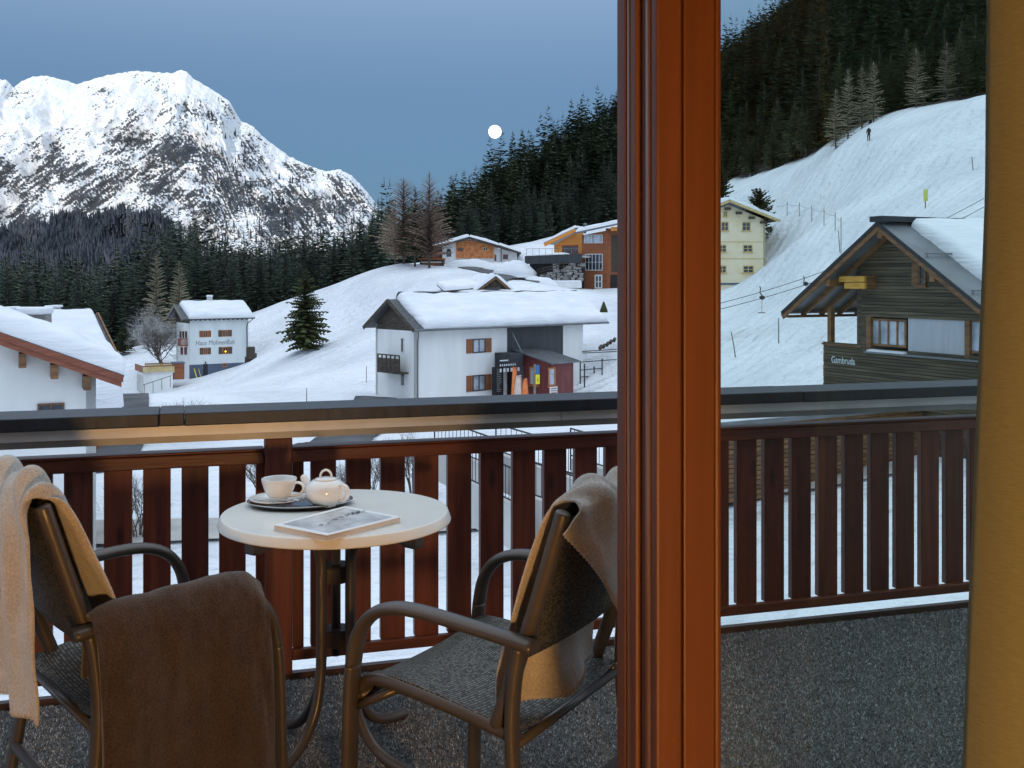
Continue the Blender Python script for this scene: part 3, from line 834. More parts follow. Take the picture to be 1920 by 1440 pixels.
mb = MB(); bbox(mb, 2.4, 2.545, NF, NBk, -0.02, 2.255); bev(mb.build('far_stile', M['door_wood'], door), .004)
mb = MB(); bbox(mb, -1.345, -1.2, NF, NBk + .06, -0.02, 2.255); bev(mb.build('side_jamb', M['door_wood'], door), .004)
gm, nt, b = nodes('door_pane_glass')
N, L = nt.nodes, nt.links
N.remove(b)
tr = N.new('ShaderNodeBsdfTransparent'); tr.inputs[0].default_value = (0.915, 0.965, 0.955, 1)
gl = N.new('ShaderNodeBsdfGlossy'); gl.inputs['Roughness'].default_value = 0.012; gl.inputs['Color'].default_value = (0.86, 1.0, 0.95, 1)
lw_ = N.new('ShaderNodeLayerWeight'); lw_.inputs['Blend'].default_value = 0.5; pw_ = N.new('ShaderNodeMath'); pw_.operation = 'POWER'; pw_.inputs[1].default_value = 5.0; L.new(lw_.outputs['Facing'], pw_.inputs[0]); fr = N.new('ShaderNodeMath'); fr.operation = 'MULTIPLY_ADD'; fr.inputs[1].default_value = 0.955; fr.inputs[2].default_value = 0.045; L.new(pw_.outputs[0], fr.inputs[0])
mx = N.new('ShaderNodeMixShader'); L.new(fr.outputs[0], mx.inputs[0]); L.new(tr.outputs[0], mx.inputs[1]); L.new(gl.outputs[0], mx.inputs[2])
L.new(mx.outputs[0], N['Material Output'].inputs['Surface'])
M['pane'] = gm
mb = MB(); bbox(mb, u1f - .02, 2.42, NF + 0.0585, NF + 0.0625, 0.05, 2.2); mb.build('glass_pane', M['pane'], door)

# ------------------------------------------------------------------ curtain
cm_, nt, b = nodes('gold_linen_curtain')
N, L = nt.nodes, nt.links
tcx = N.new('ShaderNodeTexCoord')
w1 = N.new('ShaderNodeTexNoise'); w1.inputs['Scale'].default_value = 1.0; w1.inputs['Detail'].default_value = 3
mp = N.new('ShaderNodeMapping'); mp.inputs['Scale'].default_value = (60, 60, 700); L.new(tcx.outputs['Object'], mp.inputs[0]); L.new(mp.outputs[0], w1.inputs['Vector'])
rp = N.new('ShaderNodeValToRGB'); e = rp.color_ramp.elements
e[0].position = .3; e[0].color = (0.30, 0.290, 0.165, 1); e[1].position = .7; e[1].color = (0.37, 0.360, 0.21, 1)
L.new(w1.outputs['Fac'], rp.inputs[0]); L.new(rp.outputs[0], b.inputs['Base Color'])
bp = N.new('ShaderNodeBump'); bp.inputs['Strength'].default_value = .35; bp.inputs['Distance'].default_value = .002
L.new(w1.outputs['Fac'], bp.inputs['Height']); L.new(bp.outputs[0], b.inputs['Normal'])
setin(b, 'Roughness', 0.9); setin(b, 'Specular IOR Level', 0.1); setin(b, 'Sheen Weight', 0.3)
tl = N.new('ShaderNodeBsdfTranslucent'); L.new(rp.outputs[0], tl.inputs['Color'])
mx = N.new('ShaderNodeMixShader'); mx.inputs[0].default_value = 0.5
L.new(b.outputs[0], mx.inputs[1]); L.new(tl.outputs[0], mx.inputs[2]); L.new(mx.outputs[0], N['Material Output'].inputs['Surface'])
mb = MB()
rows = []
for i in range(60):
    z = -0.01 + 2.45 * i / 59
    row = []
    f = 1 - min(1, max(0, (z - 0.35) / 1.25))
    uL = 1.148 - 0.052 * (f ** 1.1) - 0.022 * max(0, (0.5 - z))
    for j in range(150):
        t = j / 149
        # the free edge turns back towards the glass, then broad soft folds
        if t < 0.10:
            q = t / 0.10 * math.pi / 2
            u = uL + 0.095 * (1 - math.cos(q)); n = 1.335 - 0.115 * math.sin(q)
        else:
            w_ = (t - 0.10) / 0.90
            u = uL + 0.095 + 0.85 * w_; n = 1.22 + 0.055 * (1 - math.cos(2 * math.pi * w_ * 3.1)) * (0.8 + 0.2 * math.sin(1.3 * z + 5 * w_))
        n += 0.006 * math.sin(2.1 * z + 14 * t)
        row.append(B(u, n, z))
    rows.append(row)
mb.grid(rows)
cur = mb.build('curtain', cm_, smooth=True, label='gold linen curtain hanging in folds beside the glass door', cat='curtain')
so = cur.modifiers.new('thickness', 'SOLIDIFY'); so.thickness = 0.0012

# ------------------------------------------------------------------ the room's lamp (it lights door, blankets and railing)
lz = 0.62
lamp = thing('globe_lamp', B(0.12, -1.15, -0.02), 'round glowing globe lamp on a low stand inside the room', 'lamp')
mb = MB(); c0 = B(0.12, -1.15, -0.02); mb.lathe(c0, [(0.13, 0), (0.13, .015), (.02, .03), (.014, .06), (.014, .47), (.05, .49), (.05, .52)], 24); mb.build('stand', mat('lamp_brass', (.4, .28, .1), .35, metal=1.0), lamp, smooth=True)
mb = MB(); mb.lathe(B(0.12, -1.15, lz), [(0.001, -.125)] + [(.125 * math.cos(math.radians(t)), .125 * math.sin(math.radians(t))) for t in range(-75, 76, 15)] + [(0.001, .125)], 24)
M['lamp_glow'] = emit('lamp_globe_glow', (1.0, 0.55, 0.20), 290.0)
mb.build('globe', M['lamp_glow'], lamp, smooth=True)
# ================================================================== THE VILLAGE
M['white_wall'] = mat('white_render', (0.81, 0.81, 0.79), 0.9, 0.07, 0.7, stretch=(1, 1, .22), bump=0.2, bscale=6, bdist=0.02, detail=8, spec=0.2)
M['cool_wall'] = mat('pale_blue_grey_render', (0.74, 0.78, 0.78), 0.9, 0.08, 0.7, stretch=(1, 1, .22), bump=0.2, bscale=6, bdist=0.02, detail=8, spec=0.2)
M['base_grey'] = mat('blue_grey_plinth', (0.10, 0.13, 0.19), 0.85, 0.12, 0.6)
M['dark_wood'] = mat('weathered_dark_wood', (0.034, 0.026, 0.019), 0.75, c2=(0.085, 0.066, 0.046), scale=1.5, stretch=(1, 1, 6), rnd=0.2)
M['plank'] = mat('grey_brown_siding', (0.045, 0.036, 0.023), 0.75, c2=(0.13, 0.10, 0.062), scale=1.2, stretch=(.4, .4, 12), rnd=0.30, detail=7)
M['beam_wood'] = mat('honey_brown_beam', (0.13, 0.060, 0.022), 0.6, c2=(0.24, 0.12, 0.05), scale=1.4, stretch=(1, 1, 5), rnd=0.15)
M['fascia'] = mat('red_brown_fascia', (0.20, 0.058, 0.030), 0.55, c2=(0.30, 0.095, 0.05), scale=1.2, stretch=(.5, .5, 9), rnd=.1)
M['shutter'] = mat('brown_shutter', (0.22, 0.075, 0.028), 0.6, c2=(0.32, 0.12, 0.045), scale=2.0, stretch=(6, 6, 1), rnd=0.15)
M['dark_shutter'] = mat('dark_brown_shutter', (0.10, 0.055, 0.030), 0.6, c2=(0.17, 0.09, 0.05), scale=2.0, stretch=(6, 6, 1), rnd=0.15)
M['win_frame'] = mat('orange_window_frame', (0.42, 0.14, 0.035), 0.5, 0.15, 2)
M['win_white'] = mat('white_window_frame', (0.72, 0.72, 0.70), 0.5, 0.05, 2)
M['win_dark'] = mat('black_window_frame', (0.03, 0.032, 0.036), 0.4, 0.1, 2)
M['house_glass'] = mat('house_window_glass', (0.035, 0.045, 0.06), 0.06, 0.5, 0.7, spec=0.9)
M['house_glass_pale'] = mat('pale_reflection_glass', (0.36, 0.40, 0.46), 0.10, 0.35, 1.3, spec=0.8)  # reflected snow light is put into the pale pane colour
M['tile'] = mat('grey_roof_tiles', (0.045, 0.048, 0.053), 0.6, c2=(0.11, 0.115, 0.125), scale=5.0, bump=0.8, bscale=5, bdist=0.06)
M['sheet'] = mat('grey_sheet_metal', (0.17, 0.18, 0.19), 0.45, 0.18, 0.8, metal=0.3)
M['black'] = mat('black_panel', (0.014, 0.014, 0.016), 0.5, 0.3, 1)
M['anthracite'] = mat('anthracite_cladding', (0.035, 0.038, 0.043), 0.55, 0.2, 0.8, stretch=(4, 4, .4))
M['shingle'] = mat('orange_wood_shingles', (0.46, 0.15, 0.045), 0.8, c2=(0.72, 0.29, 0.11), scale=2.4, detail=8, bump=1.0, bscale=3.0, bdist=0.1)
M['larch_clad'] = mat('larch_cladding', (0.23, 0.072, 0.026), 0.65, c2=(0.36, 0.12, 0.045), scale=1.0, stretch=(.5, .5, 10), rnd=.12)
M['larch_bright'] = mat('bright_larch_boards', (0.78, 0.27, 0.045), 0.6, c2=(0.90, 0.38, 0.08), scale=1.0, stretch=(.5, .5, 6))
M['cream'] = mat('cream_render', (0.84, 0.69, 0.45), 0.9, c2=(0.88, 0.77, 0.56), scale=0.5, detail=8)
M['cream_wood'] = mat('yellow_eave_wood', (0.60, 0.45, 0.20), 0.7, 0.12, 1.5)
M['stone'] = mat('rough_stone', (0.16, 0.15, 0.14), 0.9, c2=(0.34, 0.33, 0.32), scale=0.9, rnd=.3, bump=.8, bscale=4, bdist=.08)
M['asphalt'] = mat('asphalt', (0.045, 0.046, 0.05), 0.85, c2=(0.10, 0.10, 0.105), scale=0.35, detail=7)
M['concrete'] = mat('concrete', (0.46, 0.45, 0.43), 0.9, c2=(0.60, 0.59, 0.57), scale=0.5)
M['steel'] = mat('dark_steel', (0.035, 0.037, 0.042), 0.5, 0.2, 3, metal=.4)
M['pole_wood'] = mat('grey_pole', (0.20, 0.18, 0.15), 0.8, 0.25, 3)
M['twig'] = mat('bare_twigs', (0.075, 0.058, 0.045), 0.85, c2=(0.15, 0.12, 0.095), scale=1.2)
M['frost'] = mat('frosted_twigs', (0.26, 0.245, 0.23), 0.85, c2=(0.62, 0.61, 0.60), scale=0.5)
M['text_grey'] = mat('faded_grey_paint', (0.22, 0.24, 0.24), 0.8, .1, 2)
M['text_white'] = mat('pale_lettering', (0.62, 0.68, 0.68), 0.6, .05, 2)
M['yellow'] = mat('yellow_sign_paint', (0.85, 0.72, 0.02), 0.5, .05, 2)
M['blue'] = mat('blue_sign_paint', (0.03, 0.16, 0.42), 0.5, .08, 2)
M['orange'] = mat('orange_tarpaulin', (0.85, 0.17, 0.02), 0.5, c2=(0.90, 0.32, 0.12), scale=1.8)
M['tarp_pale'] = mat('pale_tarpaulin', (0.70, 0.58, 0.50), 0.5, .1, 2)
M['red_box'] = mat('dark_red_boards', (0.13, 0.028, 0.028), 0.6, c2=(0.19, 0.05, 0.045), scale=1, stretch=(4, 4, .6))

def poly_wall(parent, F, pts, t, th, m, name='wall'):
    mb = MB(); mb.prism([F.pt(s, t, z) for s, z in pts], F.pt(0, -th, 0) - F.pt(0, 0, 0)); return mb.build(name, m, parent)
def fbox(parent, F, s0, s1, t0, t1, z0, z1, m, name, bevel=0, **kw):
    mb = MB(); F.box(mb, s0, s1, t0, t1, z0, z1); o = mb.build(name, m, parent, **kw)
    return bev(o, bevel) if bevel else o
def prect(parent, F, px0, px1, py0, py1, t, th, m, name, **kw):
    s0, s1, z0, z1 = F.rect(px0, px1, py0, py1, t)
    return fbox(parent, F, s0, s1, t - th, t, z0, z1, m, name, **kw)
def slab(parent, e0, e1, r1, r0, th, m, name='roof'):
    e0, e1, r0, r1 = map(Vector, (e0, e1, r0, r1))
    nrm = (e1 - e0).cross(r0 - e0).normalized()
    if nrm.z < 0: nrm = -nrm
    mb = MB(); mb.prism([e0, e1, r1, r0], nrm * th); return mb.build(name, m, parent)
def snow_slab(parent, e0, e1, r1, r0, th, seed=0, rim=0.3, nu=44, nw=22, slump=0.0, ragged=0.0, lift=0.0, name='roof_snow', m=None):
    """a thick settled blanket on a roof plane: rounded rims, soft hollows, bulging at the eave"""
    e0, e1, r0, r1 = map(Vector, (e0, e1, r0, r1))
    nrm = (e1 - e0).cross(r0 - e0).normalized()
    if nrm.z < 0: nrm = -nrm
    LU = (e1 - e0).length; LW = (r0 - e0).length
    top, bot = [], []
    for i in range(nw + 1):
        w = i / nw; w = 0.5 - 0.5 * math.cos(math.pi * w) if True else w
        rt, rb = [], []
        for j in range(nu + 1):
            u = 0.5 - 0.5 * math.cos(math.pi * j / nu)
            rg0 = ragged * float(fbm(w * 6 + seed, seed * 1.7, 3)); rg1 = ragged * float(fbm(w * 6 + seed + 9, seed * 2.7, 3))
            uu_ = u * (1 + rg1) + (1 - u) * rg0
            p = e0.lerp(e1, uu_).lerp(r0.lerp(r1, uu_), w)
            p = p + nrm * lift
            d = min(u * LU, (1 - u) * LU, w * LW, ((1 - w) * LW + rim * 0.6))
            k = math.sqrt(max(0, 1 - (1 - min(1, d / rim)) ** 2))
            x = u * LU
            hgt = th * k * (0.94 + 0.34 * float(fbm(x / 2.6 + seed * 3.1, w * LW / 2.2, 3)) + 0.10 * math.sin(w * 5 + seed))
            if w * LW < rim * 2.2: p = p + (e0 - r0).normalized() * (slump * k * (1 - w * LW / (rim * 2.2)))
            rt.append(p + Vector((0, 0, 1)) * (hgt * 0.55) + nrm * (hgt * 0.45)); rb.append(p)
        top.append(rt); bot.append(rb)
    mb = MB(); mb.grid(top); mb.grid([r[::-1] for r in bot])
    return mb.build(name, m or M['roof_snow'], parent, smooth=True)

def window(parent, F, px0, px1, py0, py1, t=0.0, fm=None, gm_=None, sh=0, sm=None, mull=1, bar=0.07, sill=False, trans=0, name='window'):
    fm = fm or M['win_frame']; gm_ = gm_ or M['house_glass']
    s0, s1, z0, z1 = F.rect(px0, px1, py0, py1, t)
    mb = MB()
    F.box(mb, s0, s1, t + .002, t + .06, z1 - bar, z1); F.box(mb, s0, s1, t + .002, t + .06, z0, z0 + bar)
    F.box(mb, s0, s0 + bar, t + .002, t + .06, z0 + bar, z1 - bar); F.box(mb, s1 - bar, s1, t + .002, t + .06, z0 + bar, z1 - bar)
    for k in range(mull):
        x = s0 + (s1 - s0) * (k + 1) / (mull + 1)
        F.box(mb, x - bar * .45, x + bar * .45, t + .002, t + .055, z0 + bar, z1 - bar)
    for k in range(trans):
        z = z0 + (z1 - z0) * (k + 1) / (trans + 1)
        F.box(mb, s0 + bar, s1 - bar, t + .002, t + .05, z - bar * .3, z + bar * .3)
    w = mb.build(name, fm, parent)
    ROOT[w.name] = ROOT[parent.name]
    g = MB(); F.box(g, s0 + bar * .5, s1 - bar * .5, t + .001, t + .02, z0 + bar * .5, z1 - bar * .5); g.build('pane', gm_, w)
    if sill:
        g = MB(); F.box(g, s0 - .1, s1 + .1, t + .002, t + .16, z0 - .08, z0 - .005); g.build('sill', fm, w)
    if sh:
        W = (s1 - s0) * sh
        for a0, a1 in ((s0 - W, s0 - .01), (s1 + .01, s1 + W)):
            g = MB(); F.box(g, a0, a1, t + .002, t + .05, z0, z1); F.box(g, a0 + .06, a1 - .06, t + .05, t + .065, z0 + .12, z0 + .2); F.box(g, a0 + .06, a1 - .06, t + .05, t + .065, z1 - .2, z1 - .12)
            g.build('shutter', sm or M['shutter'], w)
    return w

def lettering(parent, F, text, px, py, t, size, m, shear=0.0, width=1.0, name='lettering'):
    c = bpy.data.curves.new(name, 'FONT'); c.body = text; c.size = size; c.extrude = 0.01; c.shear = shear; c.align_x = 'CENTER'; c.space_character = 1.0
    c.materials.append(m)
    o = bpy.data.objects.new(name, c); col.objects.link(o)
    s = F.s(px, t); z = F.z(py, s, t)
    o.rotation_euler = (math.pi / 2, 0, math.atan2(F.d.y, F.d.x))
    o.scale = (width, 1, 1)
    o.parent = parent; o.location = F.pt(s, t + .012, z - size * .35) - ROOT[parent.name]
    return o

# ------------------------------------------------------------------ the long white house in the middle
A = P(776, 621, 85); FW = Fr((A.x, A.y), (0.7417, 0.6707))
ez, rz_, hw = A.z, -0.37, 3.53
sE = FW.s(1140); sw0, tw = 0.75, -0.7
sw1 = FW.s(1089, tw)
h1 = thing('white_house', FW.pt(sE / 2, -hw, -9), 'long white house with a thickly snowed roof and a dark wooden wall panel', 'house')
zr_at = lambda t: ez + (rz_ - ez) * (1 - abs(-t - hw) / hw)
s_dk0, s_dk1 = FW.s(951, tw), FW.s(1055, tw)
poly_wall(h1, FW, [(sw0, -12), (sw1, -12), (sw1, zr_at(tw) + .02), (sw0, zr_at(tw) + .02)], tw, 0.3, M['white_wall'])
poly_wall(h1, FW, [(s_dk0, -8.2), (s_dk1, -8.2), (s_dk1, ez + .30), (s_dk0, ez + .30)], tw + .05, 0.049, M['anthracite'], 'dark_panel')
FG = Fr(FW.pt(sw0, -2 * hw - tw, 0).xy, FW.n)       # the gable, left to right
gw = 2 * hw + 2 * tw
poly_wall(h1, FG, [(0, -12), (gw, -12), (gw, ez - .05), (0, ez - .05)], 0.0, 0.3, M['white_wall'])
poly_wall(h1, FG, [(0, ez - .05), (gw, ez - .05), (gw, ez + .42), (gw / 2, rz_ - .05), (0, ez + .42)], 0.0, 0.2, M['dark_wood'], 'gable_boards')
poly_wall(h1, Fr(FW.pt(sw1, -2 * hw - tw, 0).xy, FW.n), [(0, -12), (gw, -12), (gw, ez + .42), (gw / 2, rz_ - .05), (0, ez + .42)], 0.0, 0.3, M['white_wall'])
poly_wall(h1, Fr(FW.pt(sw0, -2 * hw - tw, 0).xy, FW.d), [(0, -12), (sw1 - sw0, -12), (sw1 - sw0, ez + .4), (0, ez + .4)], 0.3, 0.3, M['white_wall'])
# roof
slab(h1, FW.pt(0, 0, ez), FW.pt(sE, 0, ez), FW.pt(sE, -hw, rz_), FW.pt(0, -hw, rz_), 0.14, M['tile'])
slab(h1, FW.pt(0, -2 * hw, ez), FW.pt(sE, -2 * hw, ez), FW.pt(sE, -hw, rz_), FW.pt(0, -hw, rz_), 0.14, M['tile'])
for t0, t1 in ((0.03, -hw), (-2 * hw - .03, -hw)):
    mb = MB(); mb.bar(FW.pt(-.03, t0, ez + .02), FW.pt(-.03, t1, rz_ + .02), 0.06, 0.32); mb.build('verge_board', M['dark_wood'], h1)
snow_slab(h1, FW.pt(.95, .06, ez + .16), FW.pt(sE - .2, .06, ez + .16), FW.pt(sE - .2, -hw, rz_ + .16), FW.pt(.85, -hw, rz_ + .16), 0.62, 1, 0.55, 70, 22, slump=.22, ragged=.004)
snow_slab(h1, FW.pt(.95, -2 * hw, ez + .16), FW.pt(sE - .2, -2 * hw, ez + .16), FW.pt(sE - .2, -hw, rz_ + .16), FW.pt(.85, -hw, rz_ + .16), 0.62, 2, 0.55, 40, 14)
mb = MB(); mb.tube([FW.pt(-.02, .1, ez + .05), FW.pt(sE, .1, ez + .05)], 0.09, 8); mb.build('gutter', M['sheet'], h1, smooth=True)
mb = MB(); mb.tube(catmull([FW.pt(.4, .1, ez), FW.pt(.6, -.2, ez - .45), FW.pt(.85, -.6, ez - .9), FW.pt(.85, -.62, ez - 2), FW.pt(.85, -.62, -11)], 4), 0.05, 6); mb.build('downpipe', M['sheet'], h1, smooth=True)
mb = MB(); q0, q1 = FW.pt(s_dk0 + .1, tw + .1, ez + .1), FW.pt(FW.s(980, 1.0), 1.0, FW.z(664, FW.s(980, 1.0), 1.0)); mb.tube([q0, q1], 0.05, 6); mb.build('stay_rod', M['sheet'], h1)
for py0, py1 in ((635, 661.5), (703, 733)):
    window(h1, FW, 886, 909.5, py0, py1, tw, M['win_dark'], M['house_glass_pale'], 0.5, M['shutter'], 1, 0.09)
# gable details
bz0, bz1 = FG.z(697, 2), FG.z(662, 2)
bal = fbox(h1, FG, FG.s(708, .9) , gw - 1.0, .0, .95, bz0, bz0 + .12, M['dark_wood'], 'balcony')
b0, b1 = FG.s(708, .9), gw - 1.0
mb = MB(); FG.box(mb, b0, b1, .88, .95, bz1 - .1, bz1)
FG.box(mb, b0, b1, .90, .93, bz0 + .16, bz1 - .32)
for k in range(6):
    x = b0 + (b1 - b0 - .08) * k / 5; FG.box(mb, x, x + .08, .86, .955, bz0 + .122, bz1 - .102)
ROOT[bal.name] = ROOT[h1.name]
mb.build('railing', M['dark_wood'], bal)
window(h1, FG, 752, 758, 633, 661, 0.0, M['win_white'], M['house_glass'], mull=0)
window(h1, FG, 752, 760, 698, 724, 0.0, M['win_white'], M['house_glass'], mull=0)
# entrance canopy with its sign, dark pillar and door recess
s0c, s1c = FW.s(929, .4), FW.s(980, 1.2)
can = fbox(h1, FW, FW.s(927, tw), FW.s(980, 1.2), tw + .06, 1.3, FW.z(690, 8), FW.z(663, 8), M['anthracite'], 'sign_canopy', label='dark canopy with small white lettering and icons')
ROOT[can.name] = ROOT[h1.name]
mb = MB(); zc = FW.z(672, 10, 1.3)
for r_, (n_, h_, w_, g_) in enumerate(((1, .10, 1.1, 0), (8, .16, .14, .10), (6, .30, .26, .14))):
    for k in range(n_):
        x = s1c - 2.7 + k * (w_ + g_); z_ = zc - .05 - .36 * r_
        FW.box(mb, x, x + w_ * random.uniform(.75, 1), 1.302, 1.31, z_ - h_, z_)
mb.build('canopy_lettering', M['text_white'], can, kind='stuff')
pil = prect(h1, FW, 928, 944, 688, 742, .6, .4, M['black'], 'sign_pillar')
ROOT[pil.name] = ROOT[h1.name]
mb = MB(); s0p, s1p, z0p, z1p = FW.rect(930, 941, 690, 738, .6)
for k in range(13):
    z_ = z1p - .08 - k * .155; FW.box(mb, s0p + .08, s0p + .08 + (s1p - s0p - .1) * random.uniform(.5, 1), .602, .606, z_ - .055, z_)
mb.build('pillar_lettering', M['text_grey'], pil, kind='stuff')
prect(h1, FW, 951, 970, 684, 745, tw + .07, .015, M['black'], 'doorway')
prect(h1, FW, 971, 991, 688, 742, tw + .09, .03, M['house_glass_pale'], 'poster_board')

# ------------------------------------------------------------------ lift kiosk and what stands round it
tk = 4.0
k0, k1 = FW.s(1033, tk), FW.s(1075, tk)
zk1 = FW.z(683, k0, tk); zk0 = -9.5
ki = thing('ticket_kiosk', FW.pt((k0 + k1) / 2, 2.4, zk0), 'dark red ticket kiosk with a slanting sheet-metal roof', 'kiosk')
poly_wall(ki, FW, [(k0, zk0), (k1, zk0), (k1, zk1), (k0, zk1)], tk, .12, M['red_box'])
FK = Fr(FW.pt(k0, .6, 0).xy, FW.n)      # its left side
poly_wall(ki, FK, [(0, zk0), (tk - .62, zk0), (tk - .62, zk1), (0, zk1 + .72)], 0, .12, M['red_box'])
poly_wall(ki, Fr(FW.pt(k1, .6, 0).xy, FW.n), [(0, zk0), (tk - .62, zk0), (tk - .62, zk1), (0, zk1 + .72)], .12, .12, M['red_box'])
slab(ki, FW.pt(k0 - .25, tk + .35, zk1 + .02), FW.pt(k1 + .6, tk + .35, zk1 + .02), FW.pt(k1 + .6, -.5, zk1 + .95), FW.pt(k0 - .25, -.5, zk1 + .95), .08, M['sheet'])
mb = MB()
for k in range(11):
    x = k0 - .2 + (k1 - k0 + .75) * k / 10
    mb.bar(FW.pt(x, tk + .35, zk1 + .12), FW.pt(x, -.5, zk1 + 1.05), .04, .05)
mb.build('roof_seam', M['sheet'], ki)
window(ki, FK, 993, 1010, 688, 723, 0.0, M['win_frame'], M['house_glass_pale'], mull=1, bar=.12, sill=True)
window(ki, FW, 1027.5, 1041, 689, 724, tk, M['win_frame'], M['house_glass_pale'], mull=0, bar=.13, sill=True, name='door')
sp = thing('sign_post', FW.pt(FW.s(1003, 4.6), 4.6, -9), 'grey post with a blue sign above a yellow sign beside the kiosk', 'sign')
FWs = FW
prect(sp, FW, 1001.5, 1005, 683, 742, 4.6, .09, M['pole_wood'], 'pole')
prect(sp, FW, 1005.5, 1011.5, 684.5, 701.5, 4.61, .03, M['blue'], 'blue_sign')
ys = prect(sp, FW, 1004.5, 1012, 702.5, 720, 4.65, .03, M['yellow'], 'yellow_sign')
mb = MB(); s0, s1, z0, z1 = FW.rect(1007.5, 1009.5, 708, 716, 4.65)
for k in range(4): FW.box(mb, s0, s1, 4.651, 4.655, z0 + (z1 - z0) * (k + .25) / 4, z0 + (z1 - z0) * (k + .75) / 4)
ROOT[ys.name] = ROOT[sp.name]; mb.build('sign_lettering', M['black'], ys)
def tarp(px0, px1, pyt, t, m, label, seed):
    s0, s1 = FW.s(px0, t), FW.s(px1, t); zt = FW.z(pyt, s0, t)
    mb = MB(); rows = []
    for i in range(9):
        w = i / 8; row = []
        for j in range(9):
            x = j / 8 * 2 * math.pi
            r_ = (s1 - s0) / 2 * (0.45 + 0.55 * w) * (1 + .16 * math.sin(3 * x + seed) + .08 * math.sin(5 * x))
            row.append(FW.pt((s0 + s1) / 2 + r_ * math.cos(x), t + r_ * .6 * math.sin(x), zt - w * (zt + 9.4) + .1 * math.sin(2 * x + seed)))
        rows.append(row)
    mb.grid(rows); mb.f.append(tuple(len(mb.v) - 81 + j for j in range(8)))
    mb.build('safety_cover', m, smooth=True, label=label, cat='cover')
tarp(958, 972, 689, 2.2, M['orange'], 'tall orange safety cover by the dark doorway', 1)
tarp(963, 982, 706, 2.6, M['tarp_pale'], 'pale pink padded cover between two orange covers', 2)
tarp(977, 993, 712, 2.9, M['orange'], 'low orange safety cover beside the ticket kiosk', 3)
ch = thing('white_chair', FW.pt(FW.s(1037, 5.2), 5.2, -8.2), 'white slatted bench in front of the kiosk door', 'bench')
s0, s1 = FW.s(1030, 5.2), FW.s(1043, 5.2); zt = FW.z(726, s0, 5.2)
for k in range(4): fbox(ch, FW, s0, s1, 5.2, 5.26, zt - .18 * k - .1, zt - .18 * k, M['win_white'], 'slat')
for x in (s0, s1 - .06): fbox(ch, FW, x, x + .06, 5.27, 5.33, -9.2, zt + .05, M['win_white'], 'leg')
# scaffold-like railing to the right of the house
sc = thing('scaffold_railing', FW.pt(FW.s(1100, 0), 0, -8.5), 'dark steel railing with yellow boards to the right of the white house', 'railing')
for px, t, y0, y1 in ((1088, .5, 678, 735), (1096, 2, 682, 732), (1114, 0, 687, 720), (1129, 1, 672, 705)):
    s = FW.s(px, t); mb = MB(); mb.tube([FW.pt(s, t, FW.z(y1, s, t)), FW.pt(s, t, FW.z(y0, s, t))], .06, 6); mb.build('post', M['steel'], sc)
for (pa, ya), (pb_, yb) in (((1088, 679), (1156, 674)), ((1088, 694), (1156, 688)), ((1088, 707), (1120, 705)), ((1092, 659), (1156, 655)), ((1092, 662), (1156, 659))):
    s0, s1 = FW.s(pa, 0), FW.s(pb_, 0); mb = MB(); mb.tube([FW.pt(s0, 0, FW.z(ya, s0)), FW.pt(s1, 0, FW.z(yb, s1))], .045, 6); mb.build('bar', M['steel'], sc)
M['yellow_board'] = mat('yellow_shuttering_board', (0.50, 0.30, 0.08), .7, .15, 2)
for px0, px1, y0, y1 in ((1120, 1156, 699, 707), (1120, 1156, 708, 715), (1079, 1103, 724, 731)): prect(sc, FW, px0, px1, y0, y1, .3, .06, M['yellow_board'], 'board')

# ------------------------------------------------------------------ the guest house across the snow field
A = P(342, 600.5, 150); FH = Fr((A.x, A.y), (0.839, 0.545))
ez, hw = A.z, 4.0; rz_ = ez + 1.95
sE = FH.s(478); sw0, tw = 0.9, -0.6; sw1 = FH.s(462, tw); sw0 = FH.s(356, tw)
h2 = thing('guest_house', FH.pt(sE / 2, -hw, -13), 'white guest house with orange-shuttered windows and painted name above a snowy slope', 'house')
zb = FH.z(683, sw0 + 2, tw)
gw = 2 * hw + 2 * tw
poly_wall(h2, FH, [(sw0, zb), (sw1, zb), (sw1, ez + .28), (sw0, ez + .28)], tw, .3, M['cool_wall'])
poly_wall(h2, FH, [(sw0, -16), (sw1, -16), (sw1, zb), (sw0, zb)], tw + .03, .33, M['base_grey'], 'plinth')
FI = Fr(FH.pt(sw0, -2 * hw - tw, 0).xy, FH.n)
poly_wall(h2, FI, [(0, -16), (gw - .03, -16), (gw - .03, ez + .28), (gw / 2, rz_ - .05), (0, ez + .28)], 0, .3, M['white_wall'])
poly_wall(h2, FI, [(0, ez - .5), (gw - .04, ez - .5), (gw - .04, ez + .26), (gw / 2, rz_ - .07), (0, ez + .26)], .06, .055, M['dark_wood'], 'gable_boards')
poly_wall(h2, Fr(FH.pt(sw1, -2 * hw - tw, 0).xy, FH.n), [(0, -16), (gw, -16), (gw, ez + .28), (gw / 2, rz_ - .05), (0, ez + .28)], 0, .3, M['white_wall'])
poly_wall(h2, Fr(FH.pt(sw0, -2 * hw - tw, 0).xy, FH.d), [(0, -16), (sw1 - sw0, -16), (sw1 - sw0, ez + .25), (0, ez + .25)], .3, .3, M['white_wall'])
slab(h2, FH.pt(0, 0, ez), FH.pt(sE, 0, ez), FH.pt(sE, -hw, rz_), FH.pt(0, -hw, rz_), .16, M['tile'])
slab(h2, FH.pt(0, -2 * hw, ez), FH.pt(sE, -2 * hw, ez), FH.pt(sE, -hw, rz_), FH.pt(0, -hw, rz_), .16, M['tile'])
for t0, t1 in ((.03, -hw), (-2 * hw - .03, -hw)):
    mb = MB(); mb.bar(FH.pt(-.04, t0, ez + .05), FH.pt(-.04, t1, rz_ + .05), .08, .36); mb.build('verge_board', M['pole_wood'], h2)
